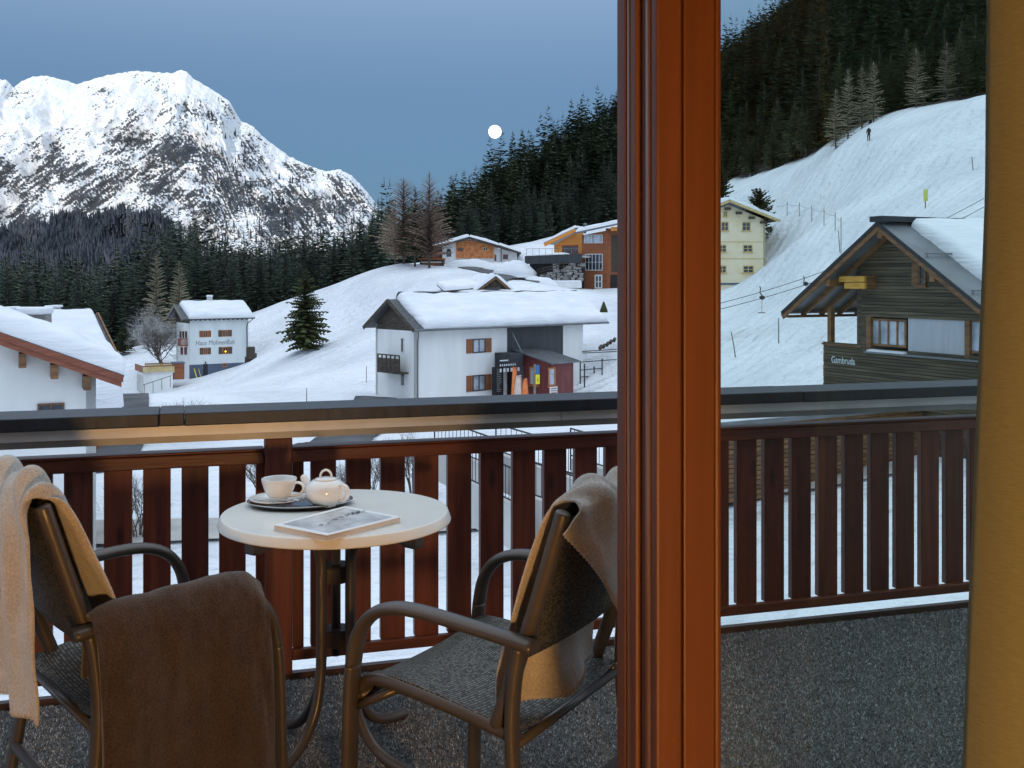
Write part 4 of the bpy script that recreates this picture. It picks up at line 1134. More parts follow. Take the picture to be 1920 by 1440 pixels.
snow_slab(h2, FH.pt(.9, .05, ez + .18), FH.pt(sE - .15, .05, ez + .18), FH.pt(sE - .15, -hw, rz_ + .18), FH.pt(.7, -hw, rz_ + .18), .72, 5, .6, 50, 20, slump=.2, ragged=.006)
snow_slab(h2, FH.pt(.9, -2 * hw, ez + .18), FH.pt(sE - .15, -2 * hw, ez + .18), FH.pt(sE - .15, -hw, rz_ + .18), FH.pt(.7, -hw, rz_ + .18), .72, 6, .6, 30, 12)
for k in range(13):
    x = sw0 + (sw1 - sw0 - .12) * k / 12; fbox(h2, FH, x, x + .14, tw + .005, -.06, ez - .12, ez + .06, M['dark_wood'], 'rafter_end')
mb = MB(); mb.tube(catmull([FH.pt(sE - .3, .05, ez), FH.pt(sw1 + .5, -.3, ez - .35), FH.pt(sw1 + .08, tw + .1, ez - .9), FH.pt(sw1 + .08, tw + .1, ez - 3), FH.pt(sw1 + .08, tw + .1, -11)], 4), .06, 6); mb.build('downpipe', M['steel'], h2, smooth=True)
for px0, px1, py0, py1, sm in ((380, 389.5, 620, 632, M['shutter']), (416.5, 427.5, 618.8, 631, M['dark_shutter']), (380.5, 389.5, 652, 664.5, M['dark_shutter']), (417, 428, 650.5, 663.5, M['dark_shutter'])):
    window(h2, FH, px0, px1, py0, py1, tw, M['win_frame'], M['house_glass'], .65, sm, 1, .11)
gl_ = prect(h2, FH, 421.8, 424.2, 657.8, 660.2, tw + .10, .03, emit('lit_window_lamp', (1, .62, .06), 2.6), 'window_lamp')
window(h2, FH, 416.5, 425.5, 681, 688, tw + .03, M['win_frame'], M['house_glass'], 0, None, 0, .14)
prect(h2, FH, 381, 389.5, 682.5, 708, tw + .05, .015, M['black'], 'door')
mb = MB(); q = FH.pt(FH.s(385, tw), tw + .15, FH.z(679.5, FH.s(385, tw), tw)); mb.tube([q - Vector((0, 0, .15)), q + Vector((0, 0, .1))], .1, 8); mb.build('door_lamp', M['black'], h2)
lettering(h2, FH, 'Haus Mohnenfluh', 403.5, 641.8, tw, .98, M['text_grey'], 0.12, .82)
# left-hand face: balcony, bay, windows
gB = gw
for k in range(3): window(h2, FI, 337.2 + 5.2 * k, 340.6 + 5.2 * k, 621, 634, 0.0, M['beam_wood'], M['house_glass'], 0, None, 0, .1)
for k in range(2): window(h2, FI, 339 + 7.0 * k, 343.6 + 7.0 * k, 650.5, 665, 0.0, M['fascia'], M['house_glass'], 0, None, 0, .16)
s0, s1 = FI.s(333, 1.2), gw - .9; z0, z1 = FI.z(647, 3), FI.z(632.5, 3)
bal = fbox(h2, FI, s0, s1, .0, 1.2, z0, z0 + .14, M['fascia'], 'balcony'); ROOT[bal.name] = ROOT[h2.name]
mb = MB(); FI.box(mb, s0, s1, 1.12, 1.2, z0 + .142, z1); FI.box(mb, s1 - .08, s1, .05, 1.11, z1 - .12, z1)
for k in range(6): FI.box(mb, s1 - .07, s1 - .01, .1 + .18 * k, .2 + .18 * k, z0 + .142, z1 - .121)
mb.build('railing', M['fascia'], bal)
chm = thing('roof_chimney', FH.pt(FH.s(393, -hw), -hw, rz_), 'small chimney with a snow cap on the guest house ridge', 'chimney')
sc0 = FH.s(393, -hw)
fbox(chm, FH, sc0 - .33, sc0 + .33, -hw - .3, -hw + .3, rz_ - .1, rz_ + 1.25, M['concrete'], 'stack'); fbox(chm, FH, sc0 - .42, sc0 + .42, -hw - .4, -hw + .4, rz_ + 1.25, rz_ + 1.5, M['roof_snow'], 'snow_cap', .12)
# two yellow skis / posts at the plinth and a blue tray
for px, m_, lab in ((366.5, M['yellow'], 'yellow ski leaning on the grey plinth, farther from the door'), (374.5, M['cream_wood'], 'pale ski leaning on the grey plinth, beside the dark door')):
    s = FH.s(px, tw + .3); mb = MB(); z0_ = FH.z(707, s, tw + .3)
    mb.bar(FH.pt(s + .15, tw + .5, z0_ - .2), FH.pt(s - .1, tw + .1, z0_ + 1.1), .12, .03, (FH.n.x, FH.n.y, 0)); mb.bar(FH.pt(s - .1, tw + .1, z0_ + 1.1), FH.pt(s - .12, tw + .18, z0_ + 1.25), .1, .03, (FH.n.x, FH.n.y, 0)); mb.build('ski', m_, label=lab, cat='ski')
# the garage terrace to its left
gt = thing('garage_terrace', P(300, 715, 146), 'white garage with a wooden-railed terrace on top beside the guest house', 'garage')
FT = Fr(P(270, 700, 143).xy, (0.9, 0.436))
s1 = FT.s(324); zt = FT.z(702 - 1, 2); zt = FT.z(700, 2)
poly_wall(gt, FT, [(0, -17), (s1, -17), (s1, FT.z(700.5, 0)), (0, FT.z(700.5, 0))], 0, .3, M['white_wall'])
FTl = Fr(P(256, 700, 147).xy, (FT.o - P(256, 700, 147).xy))
ll = (FT.o - P(256, 700, 147).xy).length
poly_wall(gt, FTl, [(0, -17), (ll, -17), (ll, FT.z(700.5, 0)), (0, FT.z(700.5, 0))], 0, .3, M['white_wall'])
for k in range(3): fbox(gt, FTl, ll * (.08 + .31 * k), ll * (.30 + .31 * k), .005, .05, -15, FT.z(705, 0), M['concrete'], 'garage_door')
fbox(gt, FT, -.2, s1 + .2, -4.3, .2, FT.z(700.5, 0), FT.z(698.5, 0), M['concrete'], 'deck')
zr0, zr1 = FT.z(698.4, 0), FT.z(686, 0)
mb = MB(); mb.box(0, .10, -.03, .03, 0, 1)
def rail_line(F, a0, a1, t, n_, parent):
    for k in range(n_):
        x = a0 + (a1 - a0) * (k + .5) / n_; fbox(parent, F, x - .09, x + .09, t, t + .04, zr0, zr1 - .12, M['cream_wood'], 'railing_slat')
    fbox(parent, F, a0, a1, t - .04, t + .1, zr1 - .12, zr1, M['shutter'], 'handrail')
rail_line(FT, -.15, s1 + .2, .15, 19, gt); rail_line(FT, .6, s1 + .9, -4.3, 17, gt)
fbox(gt, FTl, 0, ll, .16, .22, zr0, zr1, M['shutter'], 'side_boarding')
sd = thing('brown_shed', P(335, 705, 146), 'small reddish wooden shed between terrace and guest house', 'shed')
s0_, s1_ = FT.s(326), FT.s(346)
for k in range(6): 
    z_ = FT.z(712, s0_) + k * .36; fbox(sd, FT, s0_, s1_, -2 - .004 * (k % 2), -.1 + .004 * (k % 2), z_, z_ + .35, M['larch_clad'], 'board')
fbox(sd, FT, s0_ - .1, s1_ + .1, -2.1, 0.05, FT.z(712, s0_) + 2.16, FT.z(712, s0_) + 2.3, M['base_grey'], 'roof')
hr = thing('handrail', P(290, 720, 138), 'thin metal handrail on the snow bank below the terrace', 'handrail')
a_, b_ = P(268, 722, 138), P(322, 704, 140)
mb = MB(); mb.tube([a_, b_], .05, 6); mb.build('top_bar', M['pole_wood'], hr)
for k in range(4):
    q = a_.lerp(b_, .05 + .3 * k); mb = MB(); mb.tube([q, q - Vector((0, 0, 1.5))], .045, 6); mb.build('post', M['pole_wood'], hr)
wp = thing('wood_stack', P(471, 668, 152), 'dark covered firewood stack against the right side of the guest house', 'wood stack')
for px, py, w_, h_ in ((470, 650, 1.1, 1.8), (474, 662, 1.0, 1.4), (468, 668, 1.2, 1.2), (472, 674, 1.0, 1.0)):
    q = P(px, py, 151 + (py - 650) * .05); mb = MB(); mb.box(q.x - w_ / 2, q.x + w_ / 2, q.y - .5, q.y + .5, q.z - h_, q.z); bev(mb.build('log_pile', M['dark_wood'], wp), .15)

# ------------------------------------------------------------------ near house on the left with the big verge
E = P(228, 712, 34); FN = Fr((E.x, E.y), (0.907, 0.42)); sl = -0.411
zq = lambda s: E.z + sl * s
h3 = thing('near_white_house', FN.pt(-5, -4, -8), 'white house at the left edge with red-brown verge boards under deep roof snow', 'house')
sR = FN.s(180, -.9)
poly_wall(h3, FN, [(-10.5, -9), (sR, -9), (sR, zq(sR) - .25), (-10.5, zq(-10.5) - .25)], -.9, .35, M['white_wall'])
poly_wall(h3, Fr(FN.pt(sR, -.9, 0).xy, -FN.n), [(0, -9), (7, -9), (7, zq(sR) - .25), (0, zq(sR) - .25)], 0, .3, M['white_wall'])
mb = MB(); mb.prism([FN.pt(-10.5, 0, zq(-10.5)), FN.pt(0, 0, zq(0)), FN.pt(0, 0, zq(0) - .24), FN.pt(-10.5, 0, zq(-10.5) - .24)], FN.pt(0, -.06, 0) - FN.pt(0, 0, 0)); mb.build('verge_board', M['fascia'], h3)
mb = MB(); mb.prism([FN.pt(-10.5, .05, zq(-10.5) + .15), FN.pt(.05, .05, zq(.05) + .15), FN.pt(.05, .05, zq(.05) - .06), FN.pt(-10.5, .05, zq(-10.5) - .06)], FN.pt(0, -.045, 0) - FN.pt(0, 0, 0)); mb.build('verge_board', M['fascia'], h3)
mb = MB(); mb.prism([FN.pt(-10.5, -.07, zq(-10.5) - .04), FN.pt(-.04, -.07, zq(0) - .04), FN.pt(-.04, -.07, zq(0) - .20), FN.pt(-10.5, -.07, zq(-10.5) - .20)], FN.pt(0, -7.8, 0) - FN.pt(0, 0, 0)); mb.build('soffit', M['beam_wood'], h3)
slab(h3, FN.pt(.04, .04, zq(0) + .02), FN.pt(.04, -8, zq(0) + .02), FN.pt(-10.5, -8, zq(-10.5) + .02), FN.pt(-10.5, .04, zq(-10.5) + .02), .12, M['tile'])
snow_slab(h3, FN.pt(.06, .0, zq(0) + .15), FN.pt(.06, -7.9, zq(0) + .15), FN.pt(-10.5, -7.9, zq(-10.5) + .15), FN.pt(-10.5, .0, zq(-10.5) + .15), .66, 8, .42, 40, 60, slump=.12)
for px in (42, 102, 163):
    s = FN.s(px, -.3); fbox(h3, FN, s - .11, s + .11, -.9, -.12, zq(s) - .72, zq(s) - .27, M['beam_wood'], 'purlin_end', .01)
window(h3, FN, 70, 121, 756, 800, -.9, M['beam_wood'], M['house_glass'], 0, None, 1, .06)

# house behind it: only its snow-laden roof shows
P0, P1 = P(58, 581, 66), P(172, 581, 68)
FB = Fr((P0.x, P0.y), (P1.x - P0.x, P1.y - P0.y)); LB = (P1.xy - P0.xy).length; zr2 = P0.z
h4 = thing('roof_behind', FB.pt(LB / 2, 2, -8), 'snow-covered roof with a wooden gable edge behind the near white house', 'house')
ez4 = zr2 - 2.9
slab(h4, FB.pt(-6, 5.2, ez4), FB.pt(LB + .3, 5.2, ez4), FB.pt(LB + .3, 0, zr2 - .5), FB.pt(-6, 0, zr2 - .5), .16, M['tile'])
slab(h4, FB.pt(-6, -5.2, ez4), FB.pt(LB + .3, -5.2, ez4), FB.pt(LB + .3, 0, zr2 - .5), FB.pt(-6, 0, zr2 - .5), .16, M['tile'])
snow_slab(h4, FB.pt(-6, 5.2, ez4 + .17), FB.pt(LB + .1, 5.2, ez4 + .17), FB.pt(LB + .1, 0, zr2 - .33), FB.pt(-6, 0, zr2 - .33), .45, 10, .4, 40, 20)
snow_slab(h4, FB.pt(-6, -5.2, ez4 + .17), FB.pt(LB + .1, -5.2, ez4 + .17), FB.pt(LB + .1, 0, zr2 - .33), FB.pt(-6, 0, zr2 - .33), .45, 11, .4, 20, 10)
mb = MB(); mb.bar(FB.pt(LB + .36, 5.25, ez4), FB.pt(LB + .36, 0, zr2 - .45), .1, .5); mb.build('verge_board', M['beam_wood'], h4)
mb = MB(); mb.bar(FB.pt(LB + .36, -5.25, ez4), FB.pt(LB + .36, 0, zr2 - .45), .1, .5); mb.build('verge_board', M['beam_wood'], h4)
FBg = Fr(FB.pt(LB - .6, -4.6, 0).xy, FB.n)
poly_wall(h4, FBg, [(0, -10), (9.2, -10), (9.2, ez4 + .2), (4.6, zr2 - .6), (0, ez4 + .2)], .3, .3, M['larch_clad'])
poly_wall(h4, FB, [(-6, -10), (LB - .7, -10), (LB - .7, ez4 + .1), (-6, ez4 + .1)], 4.5, .3, M['white_wall'])
def roof_box(px0, px1, py0, py1, Y, m, label, cap=.35):
    a_, b_ = P(px0, py1, Y), P(px1, py0, Y)
    t_ = thing('chimney', (a_.x, a_.y, a_.z), label, 'chimney')
    mb = MB(); mb.box(a_.x, b_.x, Y, Y + 1.5, a_.z - .8, b_.z); mb.build('stack', m, t_)
    mb = MB(); mb.box(a_.x - .12, b_.x + .12, Y - .12, Y + 1.62, b_.z + .002, b_.z + cap); bev(mb.build('snow_cap', M['roof_snow'], t_), .14, 3)
roof_box(16, 76, 590, 606, 62, M['stone'], 'wide stone chimney block with a snow cap behind the near roof', .42)
roof_box(3, 12, 582, 590, 61, M['concrete'], 'small snow-capped chimney at the left picture edge', .2)
roof_box(87, 96, 577, 584, 70, M['concrete'], 'tiny snow-capped vent on the ridge behind the near roof', .15)

# ------------------------------------------------------------------ shingled house on the hill
FS = Fr(P(805, 470, 180).xy, (1, 0.03)); 
def sz(px, py, t=0): 
    s = FS.s(px, t); return (s, FS.z(py, s, t))
h5 = thing('shingled_house', FS.pt(FS.s(890), -5, 3), 'hilltop house with an orange shingled gable and white side walls', 'house')
poly_wall(h5, FS, [sz(829, 500), sz(927, 500), sz(927, 462), sz(880, 447), sz(829, 460)], -1.2, .3, M['white_wall'])
poly_wall(h5, FS, [sz(855, 484), sz(926, 484), sz(926, 461), sz(880, 449.5), sz(855, 455)], -1.0, .19, M['shingle'], 'shingle_cladding')
poly_wall(h5, FS, [sz(809, 500), sz(829, 500), sz(829, 461), sz(809, 466)], -2.2, .3, M['fascia'], 'porch_wall')
poly_wall(h5, FS, [sz(926, 500), sz(970, 500), sz(970, 473.5), sz(926, 463)], -1.6, .3, M['white_wall'])
def roof_line(parent, F, pts, th, depth, sth, seed, m=M['tile']):
    for k in range(len(pts) - 1):
        (s0, z0), (s1, z1) = pts[k], pts[k + 1]
        slab(parent, F.pt(s0, 0, z0), F.pt(s1, 0, z1), F.pt(s1, -depth, z1), F.pt(s0, -depth, z0), th, m)
        e = [F.pt(s0, -.05, z0 + th), F.pt(s1, -.05, z1 + th), F.pt(s1, -depth, z1 + th), F.pt(s0, -depth, z0 + th)]
        snow_slab(parent, e[0], e[1], e[2], e[3], sth, seed + k, .35, 24, 12, ragged=.01)
        mb = MB(); mb.bar(F.pt(s0, .02, z0 + .02), F.pt(s1, .02, z1 + .02), .06, .34); mb.build('verge_board', M['dark_wood'], parent)
roof_line(h5, FS, [sz(804, 468), sz(880, 446)], .2, 11, .55, 20)
roof_line(h5, FS, [sz(880, 446), sz(935, 462)], .2, 11, .5, 22)
FS2 = Fr(FS.pt(0, -.6, 0).xy, FS.d)
roof_line(h5, FS2, [(FS2.s(934), FS2.z(461, 0)), (FS2.s(977), FS2.z(475.5, 0))], .2, 9, .5, 24)
window(h5, FS, 858, 868, 464.5, 471, -1.0, M['beam_wood'], M['house_glass'], 0, None, 1, .1)
window(h5, FS, 905.5, 915, 463.5, 470.5, -1.0, M['cream_wood'], M['house_glass'], 0, None, 1, .1)
window(h5, FS, 943, 952.5, 477, 486, -1.6, M['fascia'], M['house_glass'], 0, None, 0, .14)
mb = MB(); a0, a1 = FS.s(837, -1.2), FS.s(846, -1.2); zc = FS.z(471, a0, -1.2)
loop = [FS.pt(a0, -1.15, FS.z(481, a0)), FS.pt(a1, -1.15, FS.z(481, a0))] + [FS.pt((a0 + a1) / 2 + (a1 - a0) / 2 * math.cos(x), -1.15, zc + (a1 - a0) / 2 * math.sin(x)) for x in np.linspace(0, math.pi, 9)]
mb.prism(loop, FS.pt(0, -.04, 0) - FS.pt(0, 0, 0)); mb.build('arched_window', M['house_glass'], h5)
mb = MB(); a0, a1 = FS.s(926.8, -1.6), FS.s(930.6, -1.6); zc = FS.z(479.5, a0, -1.6)
loop = [FS.pt(a0, -1.55, FS.z(494, a0)), FS.pt(a1, -1.55, FS.z(494, a0))] + [FS.pt((a0 + a1) / 2 + (a1 - a0) / 2 * math.cos(x), -1.55, zc + (a1 - a0) / 2 * math.sin(x)) for x in np.linspace(0, math.pi, 9)]
mb.prism(loop, FS.pt(0, -.04, 0) - FS.pt(0, 0, 0)); mb.build('arched_door', M['shutter'], h5)
prect(h5, FS, 939, 940.5, 466, 494, -1.2, .12, M['dark_wood'], 'porch_post')
ga = thing('wooden_garage', P(808, 504, 172), 'low wooden garage with pale doors left of the shingled house', 'garage')
FA = Fr(P(785, 500, 172).xy, (1, 0.02))
prect(ga, FA, 787, 832, 487, 508, 0, 4, M['dark_wood'], 'wall'); prect(ga, FA, 789, 828, 490.5, 492.5, .1, .2, M['win_white'], 'lintel')
for k in range(4): prect(ga, FA, 792 + 8.2 * k, 799.4 + 8.2 * k, 493, 506, .06, .05, M['larch_bright'] if k < 0 else M['shutter'], 'door')
prect(ga, FA, 784, 833, 484, 487, .4, 4.8, M['larch_clad'], 'roof')

# ------------------------------------------------------------------ the modern larch house
FO = Fr(P(1091, 540, 163).xy, (0.95, -0.31))
h6 = thing('larch_house', FO.pt(0, -4, 0), 'modern orange larch-clad house with a brown tower wing and dark balcony band', 'house')
def so_(px, py, t=0):
    s = FO.s(px, t); return (s, FO.z(py, s, t))
sT1 = FO.s(1139); 
poly_wall(h6, FO, [so_(1091, 548), so_(1139, 548), so_(1139, 432), so_(1091, 441)], 0, .4, M['larch_clad'], 'tower_wall')
for k in range(26):                                                   # cladding boards
    pass
mb = MB()
zt0, zt1 = FO.z(541, 0), FO.z(443, 0); nb_ = 34
for k in range(nb_):
    z_ = zt0 + (zt1 - zt0) * k / nb_; FO.box(mb, 0.01, sT1 - .01, .002, .035 + .012 * (k % 2), z_, z_ + (zt1 - zt0) / nb_ * .86)
mb.build('cladding_board', M['larch_clad'], h6, kind='stuff')
FO2 = Fr(FO.pt(sT1, 0, 0).xy, (0.8, 0.6))
poly_wall(h6, FO2, [(0, -4), (7, -4), (7, FO.z(428, sT1)), (0, FO.z(428, sT1))], 0, .4, M['larch_clad'], 'side_wall')
poly_wall(h6, FO2, [(.6, FO.z(540, sT1)), (6.5, FO.z(540, sT1)), (6.5, FO.z(515, sT1)), (.6, FO.z(515, sT1))], .05, .04, M['black'], 'doorway')
poly_wall(h6, FO2, [(.8, FO.z(510, sT1)), (6.5, FO.z(510, sT1)), (6.5, FO.z(440, sT1)), (.8, FO.z(440, sT1))], .03, .02, M['dark_wood'], 'recess')
window(h6, FO, 1095.5, 1130, 440, 456, .06, M['win_white'], M['house_glass_pale'], 0, None, 4, .07)
window(h6, FO, 1097.5, 1130, 476, 507, .06, M['win_white'], M['house_glass'], 0, None, 4, .09, trans=1)
window(h6, FO, 1115, 1129.5, 515, 541, .06, M['win_white'], M['house_glass'], 0, None, 1, .22, trans=1, name='door')
# set-back upper floor
FU = Fr(P(1039, 475, 168).xy, (0.95, -0.31))
sU1 = FU.s(1093)
poly_wall(h6, FU, [(0, FU.z(497, 0)), (sU1, FU.z(497, 0)), (sU1, FU.z(436, sU1)), (FU.s(1080), FU.z(436, sU1)), (0, FU.z(459, 0))], 0, .3, M['larch_bright'])
window(h6, FU, 1054, 1084, 460, 478, .02, M['fascia'], M['house_glass'], 0, None, 2, .18)
mb = MB(); mb.bar(FU.pt(FU.s(1024), 1.0, FU.z(459.5, 0)), FU.pt(FU.s(1082), 1.0, FU.z(432.5, 0)), .25, .5); mb.build('verge_board', M['larch_bright'], h6)
rA, rB = FU.pt(FU.s(1023), .9, FU.z(457.5, 0)), FU.pt(FU.s(1083), .9, FU.z(430, 0))
bk = FU.pt(0, -8, 0) - FU.pt(0, 0, 0)
slab(h6, rA, rB, rB + bk, rA + bk, .18, M['sheet']); snow_slab(h6, rA + Vector((0, 0, .18)), rB + Vector((0, 0, .18)), rB + bk + Vector((0, 0, .18)), rA + bk + Vector((0, 0, .18)), .5, 31, .35, 24, 12)
rA, rB = FO.pt(FO.s(1083), 1.2, FO.z(439, 0)), FO.pt(FO.s(1175), 1.2, FO.z(421, 0)); bk = FO.pt(0, -9, 0) - FO.pt(0, 0, 0)
slab(h6, rA, rB, rB + bk + Vector((0, 0, .9)), rA + bk + Vector((0, 0, .9)), .25, M['sheet']); snow_slab(h6, rA + Vector((0, 0, .26)), rB + Vector((0, 0, .26)), rB + bk + Vector((0, 0, 1.16)), rA + bk + Vector((0, 0, 1.16)), .5, 33, .35, 30, 14)
mb = MB(); mb.bar(FO2.pt(-.3, 1.2, FO.z(430, sT1)), FO2.pt(7.2, 1.2, FO.z(424, sT1)), .2, .6); mb.build('verge_board', M['larch_bright'], h6)
mb = MB(); q = FU.pt(FU.s(1097, -3), -3, 0); mb.lathe((q.x, q.y, FU.z(436, 5)), [(.18, 0), (.18, 1.3), (.3, 1.32), (.3, 1.5), (.1, 1.62)], 10); mb.build('flue', M['sheet'], h6)
# balcony band and pillars
FBd = Fr(P(984, 490, 160).xy, (0.95, -0.31))
sB1 = FBd.s(1091)
poly_wall(h6, FBd, [(0, FBd.z(495, 0)), (sB1, FBd.z(493.5, sB1)), (sB1, FBd.z(475.5, sB1)), (0, FBd.z(480, 0))], 0, .3, M['anthracite'], 'balcony_band')
fbox(h6, FBd, .05, sB1 - .05, -6, -.31, FBd.z(483, 0), FBd.z(479.5, 0), M['concrete'], 'terrace_deck')
snow_slab(h6, FBd.pt(1.2, -.5, FBd.z(479, 0)), FBd.pt(6, -.5, FBd.z(479, 0)), FBd.pt(6, -4, FBd.z(479, 0) + .05), FBd.pt(1.2, -4, FBd.z(479, 0) + .05), .4, 35, .4, 16, 8)
mb = MB()
for k in range(9): q = FBd.pt(.2 + k * 1.0, -.2, FBd.z(479, 0)); mb.tube([q, q + Vector((0, 0, 1.0))], .03, 5)
mb.tube([FBd.pt(.2, -.2, FBd.z(479, 0) + 1), FBd.pt(8.3, -.2, FBd.z(479, 0) + 1)], .03, 5); mb.build('terrace_railing', M['pole_wood'], h6)
poly_wall(h6, FBd, [(.3, -1), (sB1, -1), (sB1, FBd.z(493, 0)), (.3, FBd.z(493, 0))], -1.5, .3, M['black'], 'undercroft')
for px in (1042, 1071): prect(h6, FBd, px - 5.5, px + 5.5, 494, 512, -1.0, .4, M['win_white'], 'pillar')
# stone bank, ranch rail
FQ = Fr(P(1000, 525, 158).xy, (0.97, -0.24))
bk_ = thing('stone_bank', FQ.pt(4, -.5, -1), 'rough dry-stone bank under the larch house balcony', 'stone wall')
rs = random.Random(3)
sQ1 = FQ.s(1091)
for i in range(6):
    x = .2 + i * 1.1
    while x < sQ1:
        w_ = rs.uniform(.45, .95); h_ = rs.uniform(.35, .6); q = FQ.pt(x, rs.uniform(-.2, .2) - .25 * i, FQ.z(527, 0) + .42 * i)
        mb = MB(); pts_ = []
        for kz in (0, 1):
            for kx, ky in ((-1, -1), (1, -1), (1, 1), (-1, 1)): pts_.append(q + Vector((kx * w_ / 2 * rs.uniform(.7, 1.1), ky * .3 * rs.uniform(.7, 1.1), kz * h_ * rs.uniform(.8, 1.1))))
        mb.hexa(pts_); bev(mb.build('stone', M['stone'], bk_), .08, 1); x += w_ * 1.02
rn = thing('ranch_fence', FQ.pt(4, .4, 1), 'dark three-rail wooden fence above the stone bank', 'fence')
for k in range(8):
    x = .3 + (sQ1 - .3) * k / 7; q = FQ.pt(x, -1.2, FQ.z(519 - 12 * min(1, k / 4), x)); mb = MB(); mb.bar(q - Vector((0, 0, 1.0)), q + Vector((0, 0, 1.2)), .1); mb.build('post', M['dark_wood'], rn)
for r_ in range(3):
    for k in range(7):
        f_ = lambda k: FQ.pt(.3 + (sQ1 - .3) * k / 7, -1.1, FQ.z(519 - 12 * min(1, k / 4), 0) + .25 + .4 * r_)
        mb = MB(); mb.bar(f_(k), f_(k + 1), .05, .13); mb.build('rail', M['dark_wood'], rn)
lw = thing('low_white_wall', P(1040, 535, 157), 'low snow-topped white garden wall below the stone bank', 'wall')
FL = Fr(P(1022, 536, 156).xy, (0.98, -0.2))
prect(lw, FL, 1022, 1090, 529, 540, 0, .4, M['white_wall'], 'wall'); snow_slab(lw, FL.pt(-.1, .05, FL.z(529, 0)), FL.pt(FL.s(1090), .05, FL.z(529, 0)), FL.pt(FL.s(1090), -.5, FL.z(529, 0)), FL.pt(-.1, -.5, FL.z(529, 0)), .25, 37, .2, 16, 6)

# ------------------------------------------------------------------ buried barn roof behind the white house
FC = Fr(P(897, 548, 128).xy, (0.97, 0.24))
h7 = thing('buried_barn', FC.pt(3, -3, -2), 'old weathered barn gable half buried in snow behind the white house', 'barn')
w0, w1 = 0.0, FC.s(955); ap = (w0 + w1) / 2 + .2; za, ze = FC.z(521, 1), FC.z(547, 1)
poly_wall(h7, FC, [(w0, ze - 2), (w1, ze - 2), (w1, ze), (ap, za - .1), (w0, ze)], -.3, .3, M['dark_wood'])
r = random.Random(9)
for k in range(12):
    x = w0 + .2 + (w1 - w0 - .4) * k / 12; zz_ = ze + (za - ze) * (1 - abs(x + .12 - ap) / ((w1 - w0) / 2 + .2)) - .15
    fbox(h7, FC, x, x + .26, -.295, -.25 + r.uniform(0, .03), ze - 2, zz_, M['plank'], 'plank')
for s_, z_ in ((w0 - .5, ze - .22), (w1 + .5, ze - .22)):
    mb = MB(); mb.bar(FC.pt(s_, .1, z_), FC.pt(ap, .1, za + .02), .1, .22); mb.build('verge_board', M['beam_wood'], h7)
bk = FC.pt(0, -9, 0) - FC.pt(0, 0, 0)
for k_, (s_, z_) in enumerate(((w0 - .6, ze - .3), (w1 + .6, ze - .3))):
    a0, a1 = FC.pt(s_, .15, z_ + .1), FC.pt(ap, .15, za + .1)
    slab(h7, a0, a1, a1 + bk, a0 + bk, .12, M['dark_wood']); u_ = Vector((0, 0, .14))
    snow_slab(h7, a0 + u_, a1 + u_, a1 + bk + u_, a0 + bk + u_, .5, 40 + k_, .35, 20, 24)
fbox(h7, FC, FC.s(836), w0 - .02, -1.6, -1.2, FC.z(552, 0), FC.z(545.5, 0), M['fascia'], 'lean_to')
a0, a1 = FC.pt(FC.s(834), -.6, FC.z(547, 0)), FC.pt(w0 + .2, -.6, FC.z(542, 0)); bk = FC.pt(0, -5, .6) - FC.pt(0, 0, 0); bk = Vector((bk.x, bk.y, .7))
slab(h7, a0, a1, a1 + bk, a0 + bk, .1, M['dark_wood']); u_ = Vector((0, 0, .12)); snow_slab(h7, a0 + u_, a1 + u_, a1 + bk + u_, a0 + bk + u_, .55, 44, .35, 24, 12)

# ------------------------------------------------------------------ cream house behind the pane
FY = Fr(P(1296, 531, 150).xy, (1, 0.04))
h8 = thing('cream_house', FY.pt(FY.s(1365), -5, 0), 'tall cream house with small shuttered windows and a snowed roof behind the pane', 'house')
sy = lambda px, py, t=0: (FY.s(px, t), FY.z(py, FY.s(px, t), t))
poly_wall(h8, FY, [sy(1296, 560), sy(1435, 560), sy(1435, 412), sy(1365, 384), sy(1296, 412)], 0, .4, M['cream'])
poly_wall(h8, Fr(FY.pt(FY.s(1435), 0, 0).xy, (-FY.n.x, -FY.n.y)), [(0, -3), (9, -3), (9, FY.z(408, 5)), (0, FY.z(412, 5))], 0, .3, M['cream'])
for py in (453.5, 485): prect(h8, FY, 1295.5, 1435.5, py - .6, py + .6, .05, .048, M['cream_wood'], 'string_course')
prect(h8, FY, 1295.2, 1435.8, 530.5, 534, .07, .06, M['base_grey'], 'plinth')
for (a_, b_), sd_ in ((((1459, 414.5), (1365, 377)), 50), (((1271, 414.5), (1365, 377)), 52)):
    a0 = FY.pt(FY.s(a_[0]), 1.0, FY.z(a_[1], 0)); a1 = FY.pt(FY.s(b_[0]), 1.0, FY.z(b_[1], 0)); bk = FY.pt(0, -11, 0) - FY.pt(0, 0, 0)
    slab(h8, a0, a1, a1 + bk, a0 + bk, .16, M['tile']); u_ = Vector((0, 0, .17)); snow_slab(h8, a0 + u_, a1 + u_, a1 + bk + u_, a0 + bk + u_, .55, sd_, .4, 24, 16)
    mb = MB(); mb.bar(a0 + Vector((0, -.03, -.04)), a1 + Vector((0, -.03, -.04)), .08, .34); mb.build('verge_board', M['cream_wood'], h8)
for px, py in ((1387, 399), (1411, 408), (1433, 416.5), (1366, 391)): prect(h8, FY, px - 5, px + 5, py - 2.2, py + 2.2, .8, .8, M['dark_wood'], 'purlin_end')
for px0, px1, py0, py1 in ((1391, 1407, 416, 433), (1393, 1411, 459, 473), (1393, 1413, 498, 512), (1352, 1366, 416, 433), (1346, 1362, 459, 473), (1346, 1362, 498, 512), (1356, 1364, 396, 406), (1312, 1326, 416, 433), (1310, 1328, 459, 473), (1310, 1328, 498, 512)):
    window(h8, FY, px0, px1, py0, py1, .0, M['cream_wood'], M['house_glass'], .55, M['cream'], 1, .12, True, 1)

